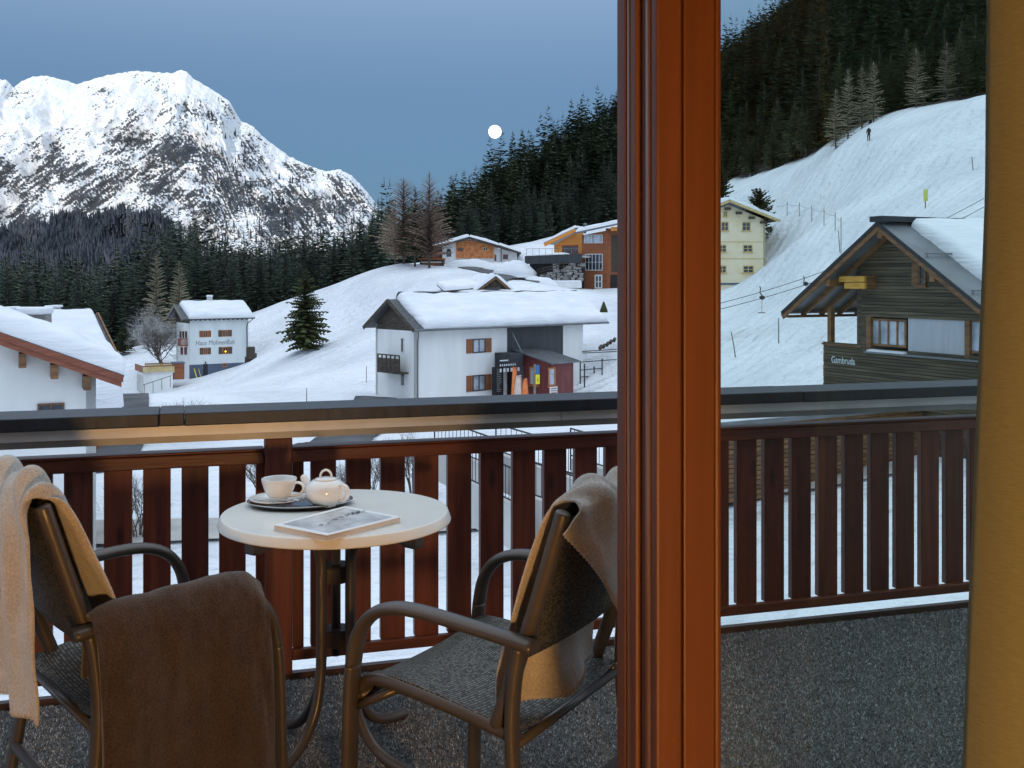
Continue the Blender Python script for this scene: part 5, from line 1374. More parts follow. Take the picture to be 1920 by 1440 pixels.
# ------------------------------------------------------------------ dark wooden chalet on the right
Ap = P(1645.5, 420.5, 42); D_ = Vector((0.44, -0.9)).normalized()
FD = Fr((Ap.x, Ap.y), D_)
if FD.n.dot(-Vector((Ap.x, Ap.y))) < 0: pass
# here t grows towards the viewer's left; the roof's verge is at t = 0, the wall behind it
wl_, wr_ = -5.65, 5.9; zL = P(1466, 588.6, 47.1).z; slp = (Ap.z - zL) / 5.65
rfz = lambda s: Ap.z - slp * abs(s)
h9 = thing('dark_chalet', FD.pt(1, -3, -4), 'dark weathered timber chalet with wide eaves behind the glass pane', 'chalet')
TW = -1.15
sWl = FD.s(1615, TW); sPl = FD.s(1544, TW + .0)
zs = lambda px, py, t=TW: FD.z(py, FD.s(px, t), t)
wzb = -5.5
zpar = zs(1580, 647)
w_top, w_bot = zs(1660, 597), zs(1660, 654)
sWin0, sWin1 = FD.s(1632, TW), FD.s(1701, TW)
poly_wall(h9, FD, [(sWl, w_top + .05), (5.4, w_top + .05), (5.4, rfz(5.4) - .1), (0, rfz(0) - .1), (sWl, rfz(sWl) - .1)], TW - .03, .25, M['dark_wood'])
poly_wall(h9, FD, [(sPl, wzb), (5.4, wzb), (5.4, zpar - .05), (sPl, zpar - .05)], TW - .03, .25, M['dark_wood'])
# each siding board
z_ = wzb; bh = .128; r = random.Random(4)
while z_ < Ap.z - .3:
    top_ = z_ + bh
    def lims(z):
        lo, hi = (sPl if z < zpar - .02 else sWl), 5.4
        mxs = (Ap.z - .12 - z - bh) / slp
        return max(lo, -mxs), min(hi, mxs)
    lo, hi = lims(z_)
    segs = [(lo, hi)]
    if w_bot - .12 < z_ < w_top + .02: segs = [(lo, sWin0 - .25)]
    for a0, a1 in segs:
        if a1 - a0 > .2: fbox(h9, FD, a0, a1, TW - .028, TW + r.uniform(.0, .03), z_ + .022, top_, M['plank'], 'siding_board')
    z_ += bh
fbox(h9, FD, sWl, sWl + .25, TW - .25, TW + .012, zpar - .3, w_top + .1, M['dark_wood'], 'corner_post')
fbox(h9, FD, sWin0 - .24, sWin0 + .02, TW - .2, TW + .02, w_bot - .05, w_top + .05, M['beam_wood'], 'window_post')
pw = FD.s(1809, TW), FD.s(1818, TW)
fbox(h9, FD, pw[0], pw[1], TW - .2, TW + .02, w_bot - .15, w_top + .05, M['beam_wood'], 'window_post')
window(h9, FD, 1634, 1701, 598, 650, TW - .15, M['beam_wood'], M['house_glass_pale'], 0, None, 3, .09)
prect(h9, FD, 1703, 1808.5, 599, 662, TW - .05, .05, mat('pale_grey_blind', (.42, .44, .48), .7, .08, .8, stretch=(6, 6, .5)), 'blind')
window(h9, FD, 1818.5, 1880, 600, 664, TW - .15, M['beam_wood'], M['house_glass_pale'], 0, None, 1, .09)
fbox(h9, FD, FD.s(1626, TW), 5.4, TW + .012, TW + .2, w_bot - .22, w_bot - .14, M['sheet'], 'sill')
snow_slab(h9, FD.pt(FD.s(1630, TW), TW + .19, w_bot - .14), FD.pt(FD.s(1701, TW), TW + .19, w_bot - .14), FD.pt(FD.s(1701, TW), TW - .1, w_bot - .13), FD.pt(FD.s(1630, TW), TW - .1, w_bot - .13), .09, 60, .08, 12, 6)
fbox(h9, FD, sPl - .06, sWl + .02, TW - .3, TW + .06, zpar - .04, zpar + .03, M['beam_wood'], 'parapet_cap')
mb = MB(); q = FD.pt(FD.s(1555, TW), TW - .1, 0); mb.bar((q.x, q.y, zpar), (q.x, q.y, zL + .3), .22, .22, (FD.d.x, FD.d.y, 0)); mb.build('veranda_post', M['beam_wood'], h9)
window(h9, FD, 1724, 1737, 494, 535, TW + .005, M['beam_wood'], M['house_glass'], 0, None, 0, .06, True)
fbox(h9, FD, FD.s(1711, TW), FD.s(1723, TW), TW + .005, TW + .05, zs(1717, 536), zs(1717, 492), M['beam_wood'], 'open_shutter')
# roof: two planes with rafters under the eaves
bkv = FD.pt(0, -9.5, 0) - FD.pt(0, 0, 0)
for s_ in (wl_, wr_):
    a0, a1 = FD.pt(s_, 0, rfz(s_)), FD.pt(0, 0, Ap.z)
    slab(h9, a0, a1, a1 + bkv, a0 + bkv, .10, M['sheet'])
    mb = MB(); mb.bar(FD.pt(s_, -.03, rfz(s_) - .12), FD.pt(0, -.03, Ap.z - .12), .07, .24); mb.build('verge_beam', M['beam_wood'], h9)
    mb = MB(); mb.bar(FD.pt(s_, .02, rfz(s_) + .04), FD.pt(0, .02, Ap.z + .04), .05, .14); mb.build('verge_flashing', M['steel'], h9)
    for k in range(1, 9):
        t_ = -k * 1.05; mb = MB(); mb.bar(FD.pt(s_ * .98, t_, rfz(s_) - .07), FD.pt(0, t_, Ap.z - .1), .12, .16); mb.build('rafter', M['beam_wood'], h9)
fbox(h9, FD, wl_ + .02, wl_ + .3, -9.4, -.1, rfz(wl_) - .16, rfz(wl_) - .05, M['beam_wood'], 'eave_purlin')
for s_, t1_ in ((-2.9, -.1), (0, -.1), (2.6, -.1)): fbox(h9, FD, s_ - .12, s_ + .12, TW, t1_, rfz(s_) - .55 if s_ else Ap.z - .55, rfz(s_) - .27 if s_ else Ap.z - .27, M['beam_wood'], 'purlin_end')
fbox(h9, FD, -.35, .35, -9.5, .08, Ap.z + .10, Ap.z + .32, M['steel'], 'ridge_cap')
snow_slab(h9, FD.pt(wr_, -1.75, rfz(wr_) + .11), FD.pt(wr_, -9.4, rfz(wr_) + .11), FD.pt(.3, -9.4, rfz(.3) + .11), FD.pt(.3, -1.5, rfz(.3) + .11), .55, 62, .35, 30, 30, ragged=.03)
snow_slab(h9, FD.pt(wl_, -.9, rfz(wl_) + .11), FD.pt(wl_, -9.4, rfz(wl_) + .11), FD.pt(-.3, -9.4, rfz(.3) + .11), FD.pt(-.3, -.9, rfz(.3) + .11), .5, 63, .35, 20, 20)
for s_ in (2.2, 4.3):
    mb = MB(); mb.tube([FD.pt(s_, -.2, rfz(s_) + .25), FD.pt(s_, -1.9, rfz(s_) + .25)], .03, 6); mb.tube([FD.pt(s_, -.3, rfz(s_) + .1), FD.pt(s_, -.3, rfz(s_) + .25)], .03, 6); mb.build('snow_guard', M['sheet'], h9)
lettering(h9, FD, 'Gambruda', 1581, 675.5, TW + .012, .42, M['text_white'], 0, .78)
M['honey'] = mat('honey_yellow_boards', (0.50, 0.24, 0.03), .6, c2=(.68, .36, .06), scale=2, stretch=(1, 1, 8))
tq = -.45
for py0, py1, px0, px1 in ((518, 528.5, 1573, 1620), (530, 541.5, 1583, 1621)):
    prect(h9, FD, px0, px1, py0, py1, tq, .12, M['honey'], 'sign_board')
fbox(h9, FD, FD.s(1619, tq) - .1, FD.s(1619, tq), TW, tq - .12, zs(1600, 541), zs(1600, 517), M['beam_wood'], 'sign_arm')
poly_wall(h9, Fr(FD.pt(sWl, TW, 0).xy, -FD.n), [(0, zpar), (8, zpar), (8, rfz(sWl) - .12), (0, rfz(sWl) - .12)], 0, .25, M['dark_wood'])
fbox(h9, FD, sPl, 5.4, -9, TW - .3, wzb, zpar - .1, M['dark_wood'], 'lower_storey')
# ================================================================== ON THE BALCONY
M['tube'] = mat('brown_powder_coat', (0.088, 0.073, 0.062), 0.36, 0.12, 8, metal=0.25, spec=0.5, bump=0.04, bscale=200, bdist=0.001)
def sling_material():
    m, nt, b = nodes('woven_sling')
    N, L = nt.nodes, nt.links
    uvn = N.new('ShaderNodeUVMap')
    mp = N.new('ShaderNodeMapping'); mp.inputs['Scale'].default_value = (1, 1, 1); L.new(uvn.outputs[0], mp.inputs[0])
    br = N.new('ShaderNodeTexBrick'); br.inputs['Scale'].default_value = 1.0
    br.inputs['Brick Width'].default_value = 0.0085; br.inputs['Row Height'].default_value = 0.0045; br.inputs['Mortar Size'].default_value = 0.0008
    br.inputs['Color1'].default_value = (0.045, 0.043, 0.036, 1); br.inputs['Color2'].default_value = (0.26, 0.25, 0.21, 1); br.inputs['Mortar'].default_value = (0.008, 0.008, 0.007, 1)
    L.new(mp.outputs[0], br.inputs['Vector'])
    L.new(br.outputs['Color'], b.inputs['Base Color'])
    bp = N.new('ShaderNodeBump'); bp.inputs['Strength'].default_value = 0.8; bp.inputs['Distance'].default_value = 0.001; bp.invert = True
    L.new(br.outputs['Fac'], bp.inputs['Height']); L.new(bp.outputs[0], b.inputs['Normal'])
    setin(b, 'Roughness', 0.6); setin(b, 'Specular IOR Level', 0.4)
    return m
M['sling'] = sling_material()
def felt(name, c, c2):
    m, nt, b = nodes(name)
    N, L = nt.nodes, nt.links
    tc = N.new('ShaderNodeTexCoord')
    n1 = N.new('ShaderNodeTexNoise'); n1.inputs['Scale'].default_value = 210; n1.inputs['Detail'].default_value = 4; n1.inputs['Roughness'].default_value = .7
    n2 = N.new('ShaderNodeTexNoise'); n2.inputs['Scale'].default_value = 14; n2.inputs['Detail'].default_value = 5
    L.new(tc.outputs['Object'], n1.inputs['Vector']); L.new(tc.outputs['Object'], n2.inputs['Vector'])
    rp = N.new('ShaderNodeValToRGB'); e = rp.color_ramp.elements
    e[0].position = .32; e[0].color = (*c, 1); e[1].position = .68; e[1].color = (*c2, 1)
    md = N.new('ShaderNodeMath'); md.operation = 'MULTIPLY_ADD'; md.inputs[1].default_value = .35; md.inputs[2].default_value = -.175
    L.new(n2.outputs['Fac'], md.inputs[0]); ad = N.new('ShaderNodeMath'); L.new(n1.outputs['Fac'], ad.inputs[0]); L.new(md.outputs[0], ad.inputs[1])
    L.new(ad.outputs[0], rp.inputs[0]); L.new(rp.outputs[0], b.inputs['Base Color'])
    bp = N.new('ShaderNodeBump'); bp.inputs['Strength'].default_value = .55; bp.inputs['Distance'].default_value = .003
    L.new(n1.outputs['Fac'], bp.inputs['Height']); L.new(bp.outputs[0], b.inputs['Normal'])
    setin(b, 'Roughness', 0.95); setin(b, 'Specular IOR Level', 0.08); setin(b, 'Sheen Weight', 0.35); setin(b, 'Sheen Roughness', 0.6)
    return m
M['beige_felt'] = felt('beige_wool_felt', (0.39, 0.345, 0.29), (0.64, 0.59, 0.53))
M['brown_felt'] = felt('brown_wool_felt', (0.022, 0.014, 0.011), (0.078, 0.054, 0.043))

class ChairFrame:
    def __init__(self, O, f):
        self.O = Vector(O); self.F = Vector((f[0], f[1])).normalized(); self.R = Vector((self.F.y, -self.F.x))
    def __call__(self, x, y, z):
        q = self.O + self.R * x + self.F * y
        return Vector((q.x, q.y, z))
    def lat(self): return Vector((self.R.x, self.R.y, 0))

def uv_grid(ob, nrow, ncol, su, sv):
    me = ob.data; uv = me.uv_layers.new(name='UVMap')
    co = np.zeros((len(me.loops), 2), dtype=np.float32)
    vi = np.zeros(len(me.loops), dtype=np.int32); me.loops.foreach_get('vertex_index', vi)
    co[:, 0] = (vi % ncol) / (ncol - 1) * su; co[:, 1] = (vi // ncol) / (nrow - 1) * sv
    uv.data.foreach_set('uv', co.ravel())

def back_y(z): return -0.13 - (z - 0.42) * 0.324
def make_chair(C, label):
    t = thing('sling_armchair', C(0, 0, 0), label, 'armchair', 'armchairs on the balcony')
    lat = C.lat()
    for sd in (-1, 1):
        x = .29 * sd
        mb = MB(); mb.tube(catmull([C(x, -.245, .642), C(x, -.1, .658), C(x, .06, .672), C(x, .15, .668), C(x, .215, .640), C(x, .255, .585), C(x, .272, .51)], 7), .016, 14, True, .027, lat); mb.build('armrest', M['tube'], t, smooth=False)
        mb = MB(); mb.tube(catmull([C(x, .2715, .512), C(x, .279, .42), C(x, .284, .25), C(x, .29, .004)], 6), .0165, 14, True, .0268, lat); mb.build('leg', M['tube'], t)
        mb = MB(); mb.tube(catmull([C(x, -.205, .638), C(x, -.19, .54), C(x, -.185, .42), C(x, -.20, .25), C(x, -.25, .004)], 6), .0165, 12, True, .020, lat); mb.build('leg', M['tube'], t)
        xi = .258 * sd
        mb = MB(); mb.tube(catmull([C(xi, back_y(.43) + .01, .43), C(xi, back_y(.65), .65), C(xi, back_y(.945), .945)], 5), .0185, 14); bev(mb.build('back_post', M['tube'], t), .006)
        mb = MB(); mb.tube(catmull([C(xi, .262, .405), C(xi, .27, .44), C(xi, .245, .468), C(xi, .18, .472), C(xi, 0, .448), C(xi, -.19, .412)], 7), .0165, 12); mb.build('seat_rail', M['tube'], t)
        mb = MB(); mb.tube([C(x, .278, .435), C(xi, .262, .425)], .011, 8); mb.tube([C(x * .97, .278, .40), C(xi, .16, .46)], .011, 8); mb.build('brace', M['tube'], t)
    for o in t.children:
        o.data.polygons.foreach_set('use_smooth', [len(p.vertices) == 4 for p in o.data.polygons])
    for y, z, r_ in ((.262, .43, .012), (-.185, .405, .012), (-.215, .19, .014)):
        mb = MB(); mb.tube([C(-.275, y, z), C(.275, y, z)], r_, 10); mb.build('stretcher', M['tube'], t, smooth=True)
    # seat sling, sagging, rolled over the front
    n_, m_ = 26, 26; rows = []
    prof = catmull([(0, .272, .43), (0, .262, .468), (0, .22, .484), (0, .15, .484), (0, 0, .462), (0, -.185, .428)], 5)
    for i, p in enumerate(prof):
        row = []
        for j in range(m_):
            a_ = j / (m_ - 1) * 2 - 1
            row.append(C(a_ * .262, p.y, p.z - .022 * (1 - a_ ** 2) * min(1, i / 8)))
        rows.append(row)
    mb = MB(); mb.grid(rows); s = mb.build('seat', M['sling'], t, smooth=True); uv_grid(s, len(rows), m_, .52, .5)
    s.modifiers.new('thickness', 'SOLIDIFY').thickness = .003
    rows = []
    for i in range(14):
        z = .590 + (.93 - .590) * i / 13; row = []
        for j in range(m_):
            a_ = j / (m_ - 1) * 2 - 1; row.append(C(a_ * .258, back_y(z) - .018 * (1 - a_ ** 2), z))
        rows.append(row)
    mb = MB(); mb.grid(rows); s = mb.build('backrest', M['sling'], t, smooth=True); uv_grid(s, len(rows), m_, .52, .4)
    s.modifiers.new('thickness', 'SOLIDIFY').thickness = .003
    return t

CR = ChairFrame((-.011, 2.751), (-.86, .51))
CL = ChairFrame((-1.011, 2.833), (.766, .64))
make_chair(CR, 'brown tubular armchair with woven sling seat, next to the door stile')
make_chair(CL, 'brown tubular armchair at the left edge with a brown blanket on its arm')

def cloth(name, ctrl, m, label, nu=9, nv=9, fold=None, th=.007, seed=0, amp=.004, stitch=()):
    rows = [catmull(r, nu) for r in ctrl]
    colsn = len(rows[0])
    cols_ = [catmull([r[j] for r in rows], nv) for j in range(colsn)]
    pts = np.array([[tuple(cols_[j][i]) for j in range(colsn)] for i in range(len(cols_[0]))])
    du = np.gradient(pts, axis=1); dv = np.gradient(pts, axis=0)
    nr = np.cross(du, dv); nr /= (np.linalg.norm(nr, axis=2, keepdims=True) + 1e-9)
    I, J = np.meshgrid(np.linspace(0, 1, pts.shape[0]), np.linspace(0, 1, pts.shape[1]), indexing='ij')
    disp = amp * fbm(I * 5 + seed, J * 6 + seed * 2, 3)
    if fold is not None: disp = disp + fold(I, J)
    pts = pts + nr * disp[..., None]
    mb = MB(); mb.grid([[Vector(p) for p in r] for r in pts])
    ob = mb.build(name, m, smooth=True, label=label, cat='blanket')
    so = ob.modifiers.new('thickness', 'SOLIDIFY'); so.thickness = th; so.offset = 0
    sb_ = ob.modifiers.new('smooth', 'SUBSURF'); sb_.levels = 1; sb_.render_levels = 1
    # loose wool fibres standing off the cloth
    rf = np.random.default_rng(seed + 90); nf = 34000
    fi = rf.uniform(0, pts.shape[0] - 1.001, nf); fj = rf.uniform(0, pts.shape[1] - 1.001, nf); i0 = fi.astype(int); j0 = fj.astype(int); ti = (fi - i0)[:, None]; tj = (fj - j0)[:, None]
    bil = lambda A: (A[i0, j0] * (1 - ti) + A[i0 + 1, j0] * ti) * (1 - tj) + (A[i0, j0 + 1] * (1 - ti) + A[i0 + 1, j0 + 1] * ti) * tj
    p_ = bil(pts); sgn = np.where(rf.random(nf) < .5, -1.0, 1.0)[:, None]; nn_ = bil(nr) * sgn
    p_ = p_ + nn_ * (th * .47); dr = nn_ * rf.uniform(.3, 1, (nf, 1)) + rf.normal(0, .6, (nf, 3)); dr /= np.linalg.norm(dr, axis=1, keepdims=True)
    sd_ = np.cross(dr, rf.normal(0, 1, (nf, 3))); sd_ /= np.linalg.norm(sd_, axis=1, keepdims=True); ln_ = rf.uniform(.0015, .0045, (nf, 1))
    hv = np.stack([p_ - sd_ * .0003, p_ + sd_ * .0003, p_ + dr * ln_], 1)
    np_object('wool_fibres', hv.reshape(-1, 3), np.arange(nf * 3).reshape(-1, 3), m, parent=ob, kind='stuff')
    # blanket stitch along the hems
    def hem(line, nl):
        g = MB(); acc = 0; last = line[0]
        for k in range(len(line) - 1):
            seg_ = Vector(line[k + 1]) - Vector(line[k]); d = seg_.length; x = 0
            while acc + (d - x) >= .011:
                x += .011 - acc; acc = 0
                p = Vector(line[k]) + seg_ * (x / d); inn = Vector(nl[k]).normalized()
                nn_ = seg_.normalized().cross(inn).normalized()
                g.bar(p - nn_ * (th * .62) , p - nn_ * (th * .62) + inn * .009, .0014, .0014); g.bar(p + nn_ * (th * .62), p + nn_ * (th * .62) + inn * .009, .0014, .0014); g.bar(p - nn_ * th * .62 - inn * .001, p + nn_ * th * .62 - inn * .001, .0014, .0014)
            acc += d - x
        if g.v: g.build('stitching', m, ob, kind='stuff')
    if 'v0' in stitch: hem(pts[0], pts[3] - pts[0])
    if 'v1' in stitch: hem(pts[-1], pts[-4] - pts[-1])
    return ob

# beige blanket over the back of the right-hand chair
xsC = [-.225, -.17, -.09, 0, .09, .18, .265]
def yb(z, o): return back_y(z) + o
ctrl = []
yh0 = [-.085, -.15, -.205, -.205, -.175, -.15, -.13]; yh1 = [-.095, -.125, -.165, -.168, -.15, -.135, -.125]
ctrl.append([CR(-.20 + .07 * k, yh0[k], .448 + .006 * (k % 2)) for k in range(7)])
ctrl.append([CR(-.205 + .0725 * k, yh1[k], .535) for k in range(7)])
ctrl.append([CR(x - .005, yb(.68, .055) + .012 * math.sin(k * 2.1 + 1), .68) for k, x in enumerate(xsC)])
ctrl.append([CR(x - .015, yb(.82, .052) + .010 * math.sin(k * 2.0 + 2), .82) for k, x in enumerate(xsC)])
ctrl.append([CR(x - .012, yb(.93, .042), .935 + .006 * math.sin(k * 1.3)) for k, x in enumerate(xsC)])
zt_ = [.968, .985, .990, .982, .992, .985, .965]
ctrl.append([CR(x - .005, yb(.95, .006), zt_[k]) for k, x in enumerate(xsC)])
zr6 = [.955, .965, .955, .945, .955, .95, .93]
ctrl.append([CR(x + .006 - .03 * (k == 0), yb(.95, -.032 - .02 * (k > 0)), zr6[k]) for k, x in enumerate(xsC)])
zr7 = [.93, .87, .78, .69, .63, .60, .60]
ctrl.append([CR(x + .018 - .06 * (k == 0) - .03 * (k == 1), yb(.93, -.034 - .035 * (k > 0)) + .012 * math.sin(k * 2.2), zr7[k]) for k, x in enumerate(xsC)])
zr8 = [.90, .79, .62, .48, .43, .42, .42]
ctrl.append([CR(x + .03 - .085 * (k == 0) - .05 * (k == 1), yb(.93, -.022 - .05 * (k > 0)) + .018 * math.sin(k * 2.0 + .5), zr8[k]) for k, x in enumerate(xsC)])
def foldR(I, J):
    top = np.exp(-((I - .62) / .16) ** 2)
    return .009 * np.sin(2 * math.pi * (J * 3.2 + I * 1.4)) * (1 - .6 * np.exp(-(I / .25) ** 2)) * np.clip(J * 5, .15, 1) + .007 * top * np.sin(2 * math.pi * (J * 5 - I * 3)) + .004 * fbm(I * 9, J * 14, 3)
cloth('beige_blanket', ctrl, M['beige_felt'], 'beige wool blanket thrown over the back of the armchair by the door', fold=foldR, th=.007, seed=3, stitch=('v0', 'v1'))

# beige blanket over the back of the left-hand chair: front side to the seat, long fall behind
xsL = [.268, .22, .14, .05, -.05, -.15, -.25]
ctrl = []
ctrl.append([CL(.225 - .07 * k, -.03 + .02 * math.sin(k * 1.7), .480 + .004 * (k % 2)) for k in range(7)])
ctrl.append([CL(x - .02, yb(.57, .085) + .012 * math.sin(k * 1.9), .565) for k, x in enumerate(xsL)])
ctrl.append([CL(x + .012, yb(.70, .075) + .012 * math.sin(k * 2.1 + 1), .70) for k, x in enumerate(xsL)])
ctrl.append([CL(x + .008, yb(.83, .062) + .010 * math.sin(k * 2.0 + 2), .83) for k, x in enumerate(xsL)])
ctrl.append([CL(x + .0, yb(.93, .045), .94 + .008 * math.sin(k * 1.9)) for k, x in enumerate(xsL)])
zt_ = [.972, .995, 1.0, .985, 1.0, .985, .97]
ctrl.append([CL(x - .008, yb(.95, .004), zt_[k]) for k, x in enumerate(xsL)])
ctrl.append([CL(x - .004, yb(.95, -.034), .955 - .01 * (k == 0)) for k, x in enumerate(xsL)])
xb = [.275, .235, .165, .085, 0, -.09, -.17]
ctrl.append([CL(xb[k], yb(.93, -.045) + .016 * math.sin(k * 2.4 + .4), .86) for k in range(7)])
ctrl.append([CL(xb[k] + .004, -.335 + .022 * math.sin(k * 2.4 + .4), .70) for k in range(7)])
ctrl.append([CL(xb[k] + .008, -.330 + .024 * math.sin(k * 2.4 + .4), .56) for k in range(7)])
ctrl.append([CL(xb[k] + .012, -.328 + .024 * math.sin(k * 2.4 + .4), .452 + .01 * (k % 2)) for k in range(7)])
def foldL(I, J):
    top = np.exp(-((I - .5) / .14) ** 2)
    return .008 * np.sin(2 * math.pi * (J * 3.0 - I * 1.2)) * (.4 + .6 * np.clip(J * 4, 0, 1)) + .016 * top * np.sin(2 * math.pi * (J * 5.5 + I * 3.5)) + .004 * fbm(I * 9, J * 14, 3)
cloth('beige_blanket', ctrl, M['beige_felt'], 'beige wool blanket hanging over the back of the armchair at the left edge', fold=foldL, th=.007, seed=8, stitch=('v0', 'v1'))

# brown blanket folded double over the left chair's near arm
ys_ = [-.205, -.175, -.11, -.035, .04, .12, .185, .222]
tops = [.676, .692, .698, .703, .708, .712, .704, .672]
ctrl = []
ctrl.append([CL(.235, y, .52) for y in ys_])
ctrl.append([CL(.243, y, .60) for y in ys_])
ctrl.append([CL(.258, y, tops[k] - .03) for k, y in enumerate(ys_)])
ctrl.append([CL(.292, y, tops[k] + .004) for k, y in enumerate(ys_)])
ctrl.append([CL(.326, y, tops[k] - .028) for k, y in enumerate(ys_)])
ctrl.append([CL(.342, y + .004, .60 - .01 * (k in (0, 7))) for k, y in enumerate(ys_)])
ctrl.append([CL(.346 + .006 * math.sin(k * 1.3), y + .010, .45) for k, y in enumerate(ys_)])
ctrl.append([CL(.344 + .010 * math.sin(k * 1.3), y + .014, .28) for k, y in enumerate(ys_)])
ctrl.append([CL(.342 + .012 * math.sin(k * 1.3), y + .016, .10) for k, y in enumerate(ys_)])
cloth('brown_blanket', ctrl, M['brown_felt'], 'dark brown wool blanket folded over the arm of the left armchair', th=.014, seed=5, amp=.007, stitch=('v1',))

# ------------------------------------------------------------------ bistro table
TC = Vector((-.5445, 3.30, 0)); TZ = .745; TR = .356
M['stone_top'] = mat('cream_laminate_marble', (0.78, 0.76, 0.69), 0.22, c2=(0.86, 0.84, 0.78), scale=5.5, detail=9, spec=0.5, bump=0.03, bscale=60, bdist=.002, ramp=(.25, .7))
tb = thing('bistro_table', TC, 'round cream-topped bistro table on curved brown tube legs', 'table')
mb = MB()
mb.lathe((TC.x, TC.y, TZ), [(.001, 0)] + [(r_, 0) for r_ in (.1, .2, .3, TR - .018, TR - .013)] + [(TR - .0105, -.0006), (TR - .009, -.003), (TR - .0085, -.0036), (TR - .001, -.026), (TR - .0007, -.0268), (TR - .002, -.030), (TR - .005, -.031), (TR - .03, -.031), (.001, -.031)][:], 96)
mb.f = [f[::-1] for f in mb.f]
mb.build('tabletop', M['stone_top'], tb, smooth=True)
for k in range(4):
    a_ = math.radians(-126 + 90 * k); dx, dy = math.cos(a_), math.sin(a_)
    def q(r_, z): return TC + Vector((dx * r_, dy * r_, z))
    mb = MB(); mb.tube(catmull([q(.325, .697), q(.24, .697), q(.15, .694), q(.095, .672), q(.066, .62), q(.062, .52), q(.062, .34), q(.066, .25), q(.088, .15), q(.145, .07), q(.22, .03), q(.32, .016)], 6), .0165, 12); bev(mb.build('leg', M['tube'], tb, smooth=True), .001)
    mb = MB(); p0, p1 = q(.342, .697), q(.29, .697); mb.bar(p0, p1, .042, .034); bev(mb.build('bracket', M['tube'], tb), .004)
mb = MB(); mb.tube([TC + Vector((0, .0, .712)), TC + Vector((0, 0, .30))], .0145, 14); mb.build('column', M['tube'], tb, smooth=True)
for z in (.532, .335):
    mb = MB(); mb.lathe(TC + Vector((0, 0, z)), [(.052, 0), (.052, .045), (.046, .05), (.020, .05)], 8, rot=math.radians(22.5)); mb.build('collar', M['tube'], tb)

# ------------------------------------------------------------------ tea things
M['china'] = mat('white_china', (0.80, 0.78, 0.74), 0.12, 0.02, 2, spec=0.5, coat=.5)
M['silver'] = mat('polished_tray_steel', (0.62, 0.62, 0.62), 0.16, .06, 6, metal=1.0)
tr_c = onz(563, 946, TZ); tr_c.z = TZ
tray = thing('oval_tray', tr_c, 'oval polished steel tray under the cup and teapot', 'tray')
mb = MB(); pr = [(.001, .004), (.6, .004), (.82, .006), (.93, .012), (1.0, .017), (1.0, .0155), (.93, .009), (.82, .002), (.6, .0006), (.001, .0006)]
mb.lathe(tr_c, [(r_ * .166, z) for r_, z in pr], 64, 1.0, .72, .12); mb.build('dish', M['silver'], tray, smooth=True)
sa_c = onz(521, 944, TZ + .007); sa_c.z = TZ + .0065
sau = MB(); sau.lathe(sa_c, [(.001, .003), (.03, .003), (.045, .006), (.07, .012), (.089, .019), (.090, .0205), (.088, .0212), (.07, .0155), (.045, .009), (.028, .007), (.001, .0068)][::-1], 48)
sau.build('saucer', M['china'], smooth=True, label='white china saucer under the teacup', cat='saucer')
cc = sa_c + Vector((.004, 0, .0075))
cup = thing('teacup', cc, 'white china teacup on a saucer', 'cup')
mb = MB(); mb.lathe(cc, [(.001, .004), (.020, .004), (.022, 0), (.024, .0), (.026, .005), (.036, .018), (.047, .04), (.054, .062), (.0555, .0725), (.0545, .0735), (.053, .0725), (.051, .062), (.044, .04), (.033, .02), (.02, .009), (.001, .008)], 48); mb.build('bowl', M['china'], cup, smooth=True)
hd = Vector((.9, -.25, 0)).normalized()
hp = [cc + hd * r_ + Vector((0, 0, z)) for r_, z in ((.050, .058), (.066, .063), (.081, .057), (.085, .043), (.074, .029), (.055, .021), (.036, .019))]
mb = MB(); mb.tube(catmull(hp, 6), .0042, 10, True, .0065, hd.cross(Vector((0, 0, 1)))); mb.build('handle', M['china'], cup, smooth=True)
sp0 = onz(489, 946, TZ + .028)
spn = thing('teaspoon', sa_c + Vector((0, -.06, .02)), 'steel teaspoon lying on the saucer', 'spoon')
a0 = sa_c + Vector((-.05, -.062, .0225)); a1 = sa_c + Vector((.052, -.052, .0205))
mb = MB(); mb.tube(catmull([a0, a0.lerp(a1, .5) + Vector((0, 0, .004)), a1], 6), .0018, 8); mb.build('handle', M['silver'], spn, smooth=True)
mb = MB(); mb.lathe(a1 + Vector((.017, .003, .001)), [(.001, -.003), (.008, -.002), (.0125, .0015), (.0115, .0018), (.007, -.0005), (.001, -.0015)], 20, 1.55, .9, .1); mb.build('bowl', M['silver'], spn, smooth=True)
tp_c = onz(611, 948, TZ + .006); tp_c.z = TZ + .0062
pot = thing('teapot', tp_c, 'round white china teapot with a looped lid knob', 'teapot')
body = [(.001, .001), (.034, .001), (.036, .0), (.038, .004), (.052, .014), (.0625, .030), (.0655, .045), (.063, .060), (.055, .072), (.043, .0795), (.033, .082), (.001, .082)]
mb = MB(); mb.lathe(tp_c, body, 56); mb.build('body', M['china'], pot, smooth=True)
mb = MB(); mb.lathe(tp_c + Vector((0, 0, .0815)), [(.0335, 0), (.0345, .002), (.034, .004), (.026, .0065), (.012, .0085), (.001, .009)], 40); lid = mb.build('lid', M['china'], pot, smooth=True)
ROOT[lid.name] = ROOT[pot.name]
kd = Vector((1, .15, 0)).normalized()
kp = [tp_c + kd * r_ + Vector((0, 0, .0895 + z)) for r_, z in ((-.017, -.002), (-.0165, .008), (-.010, .0185), (0, .0225), (.010, .0185), (.0165, .008), (.017, -.002))]
mb = MB(); mb.tube(catmull(kp, 6), .0036, 10, True, .0055, kd.cross(Vector((0, 0, 1)))); mb.build('knob', M['china'], lid, smooth=True)
hd = Vector((.86, -.5, 0)).normalized()
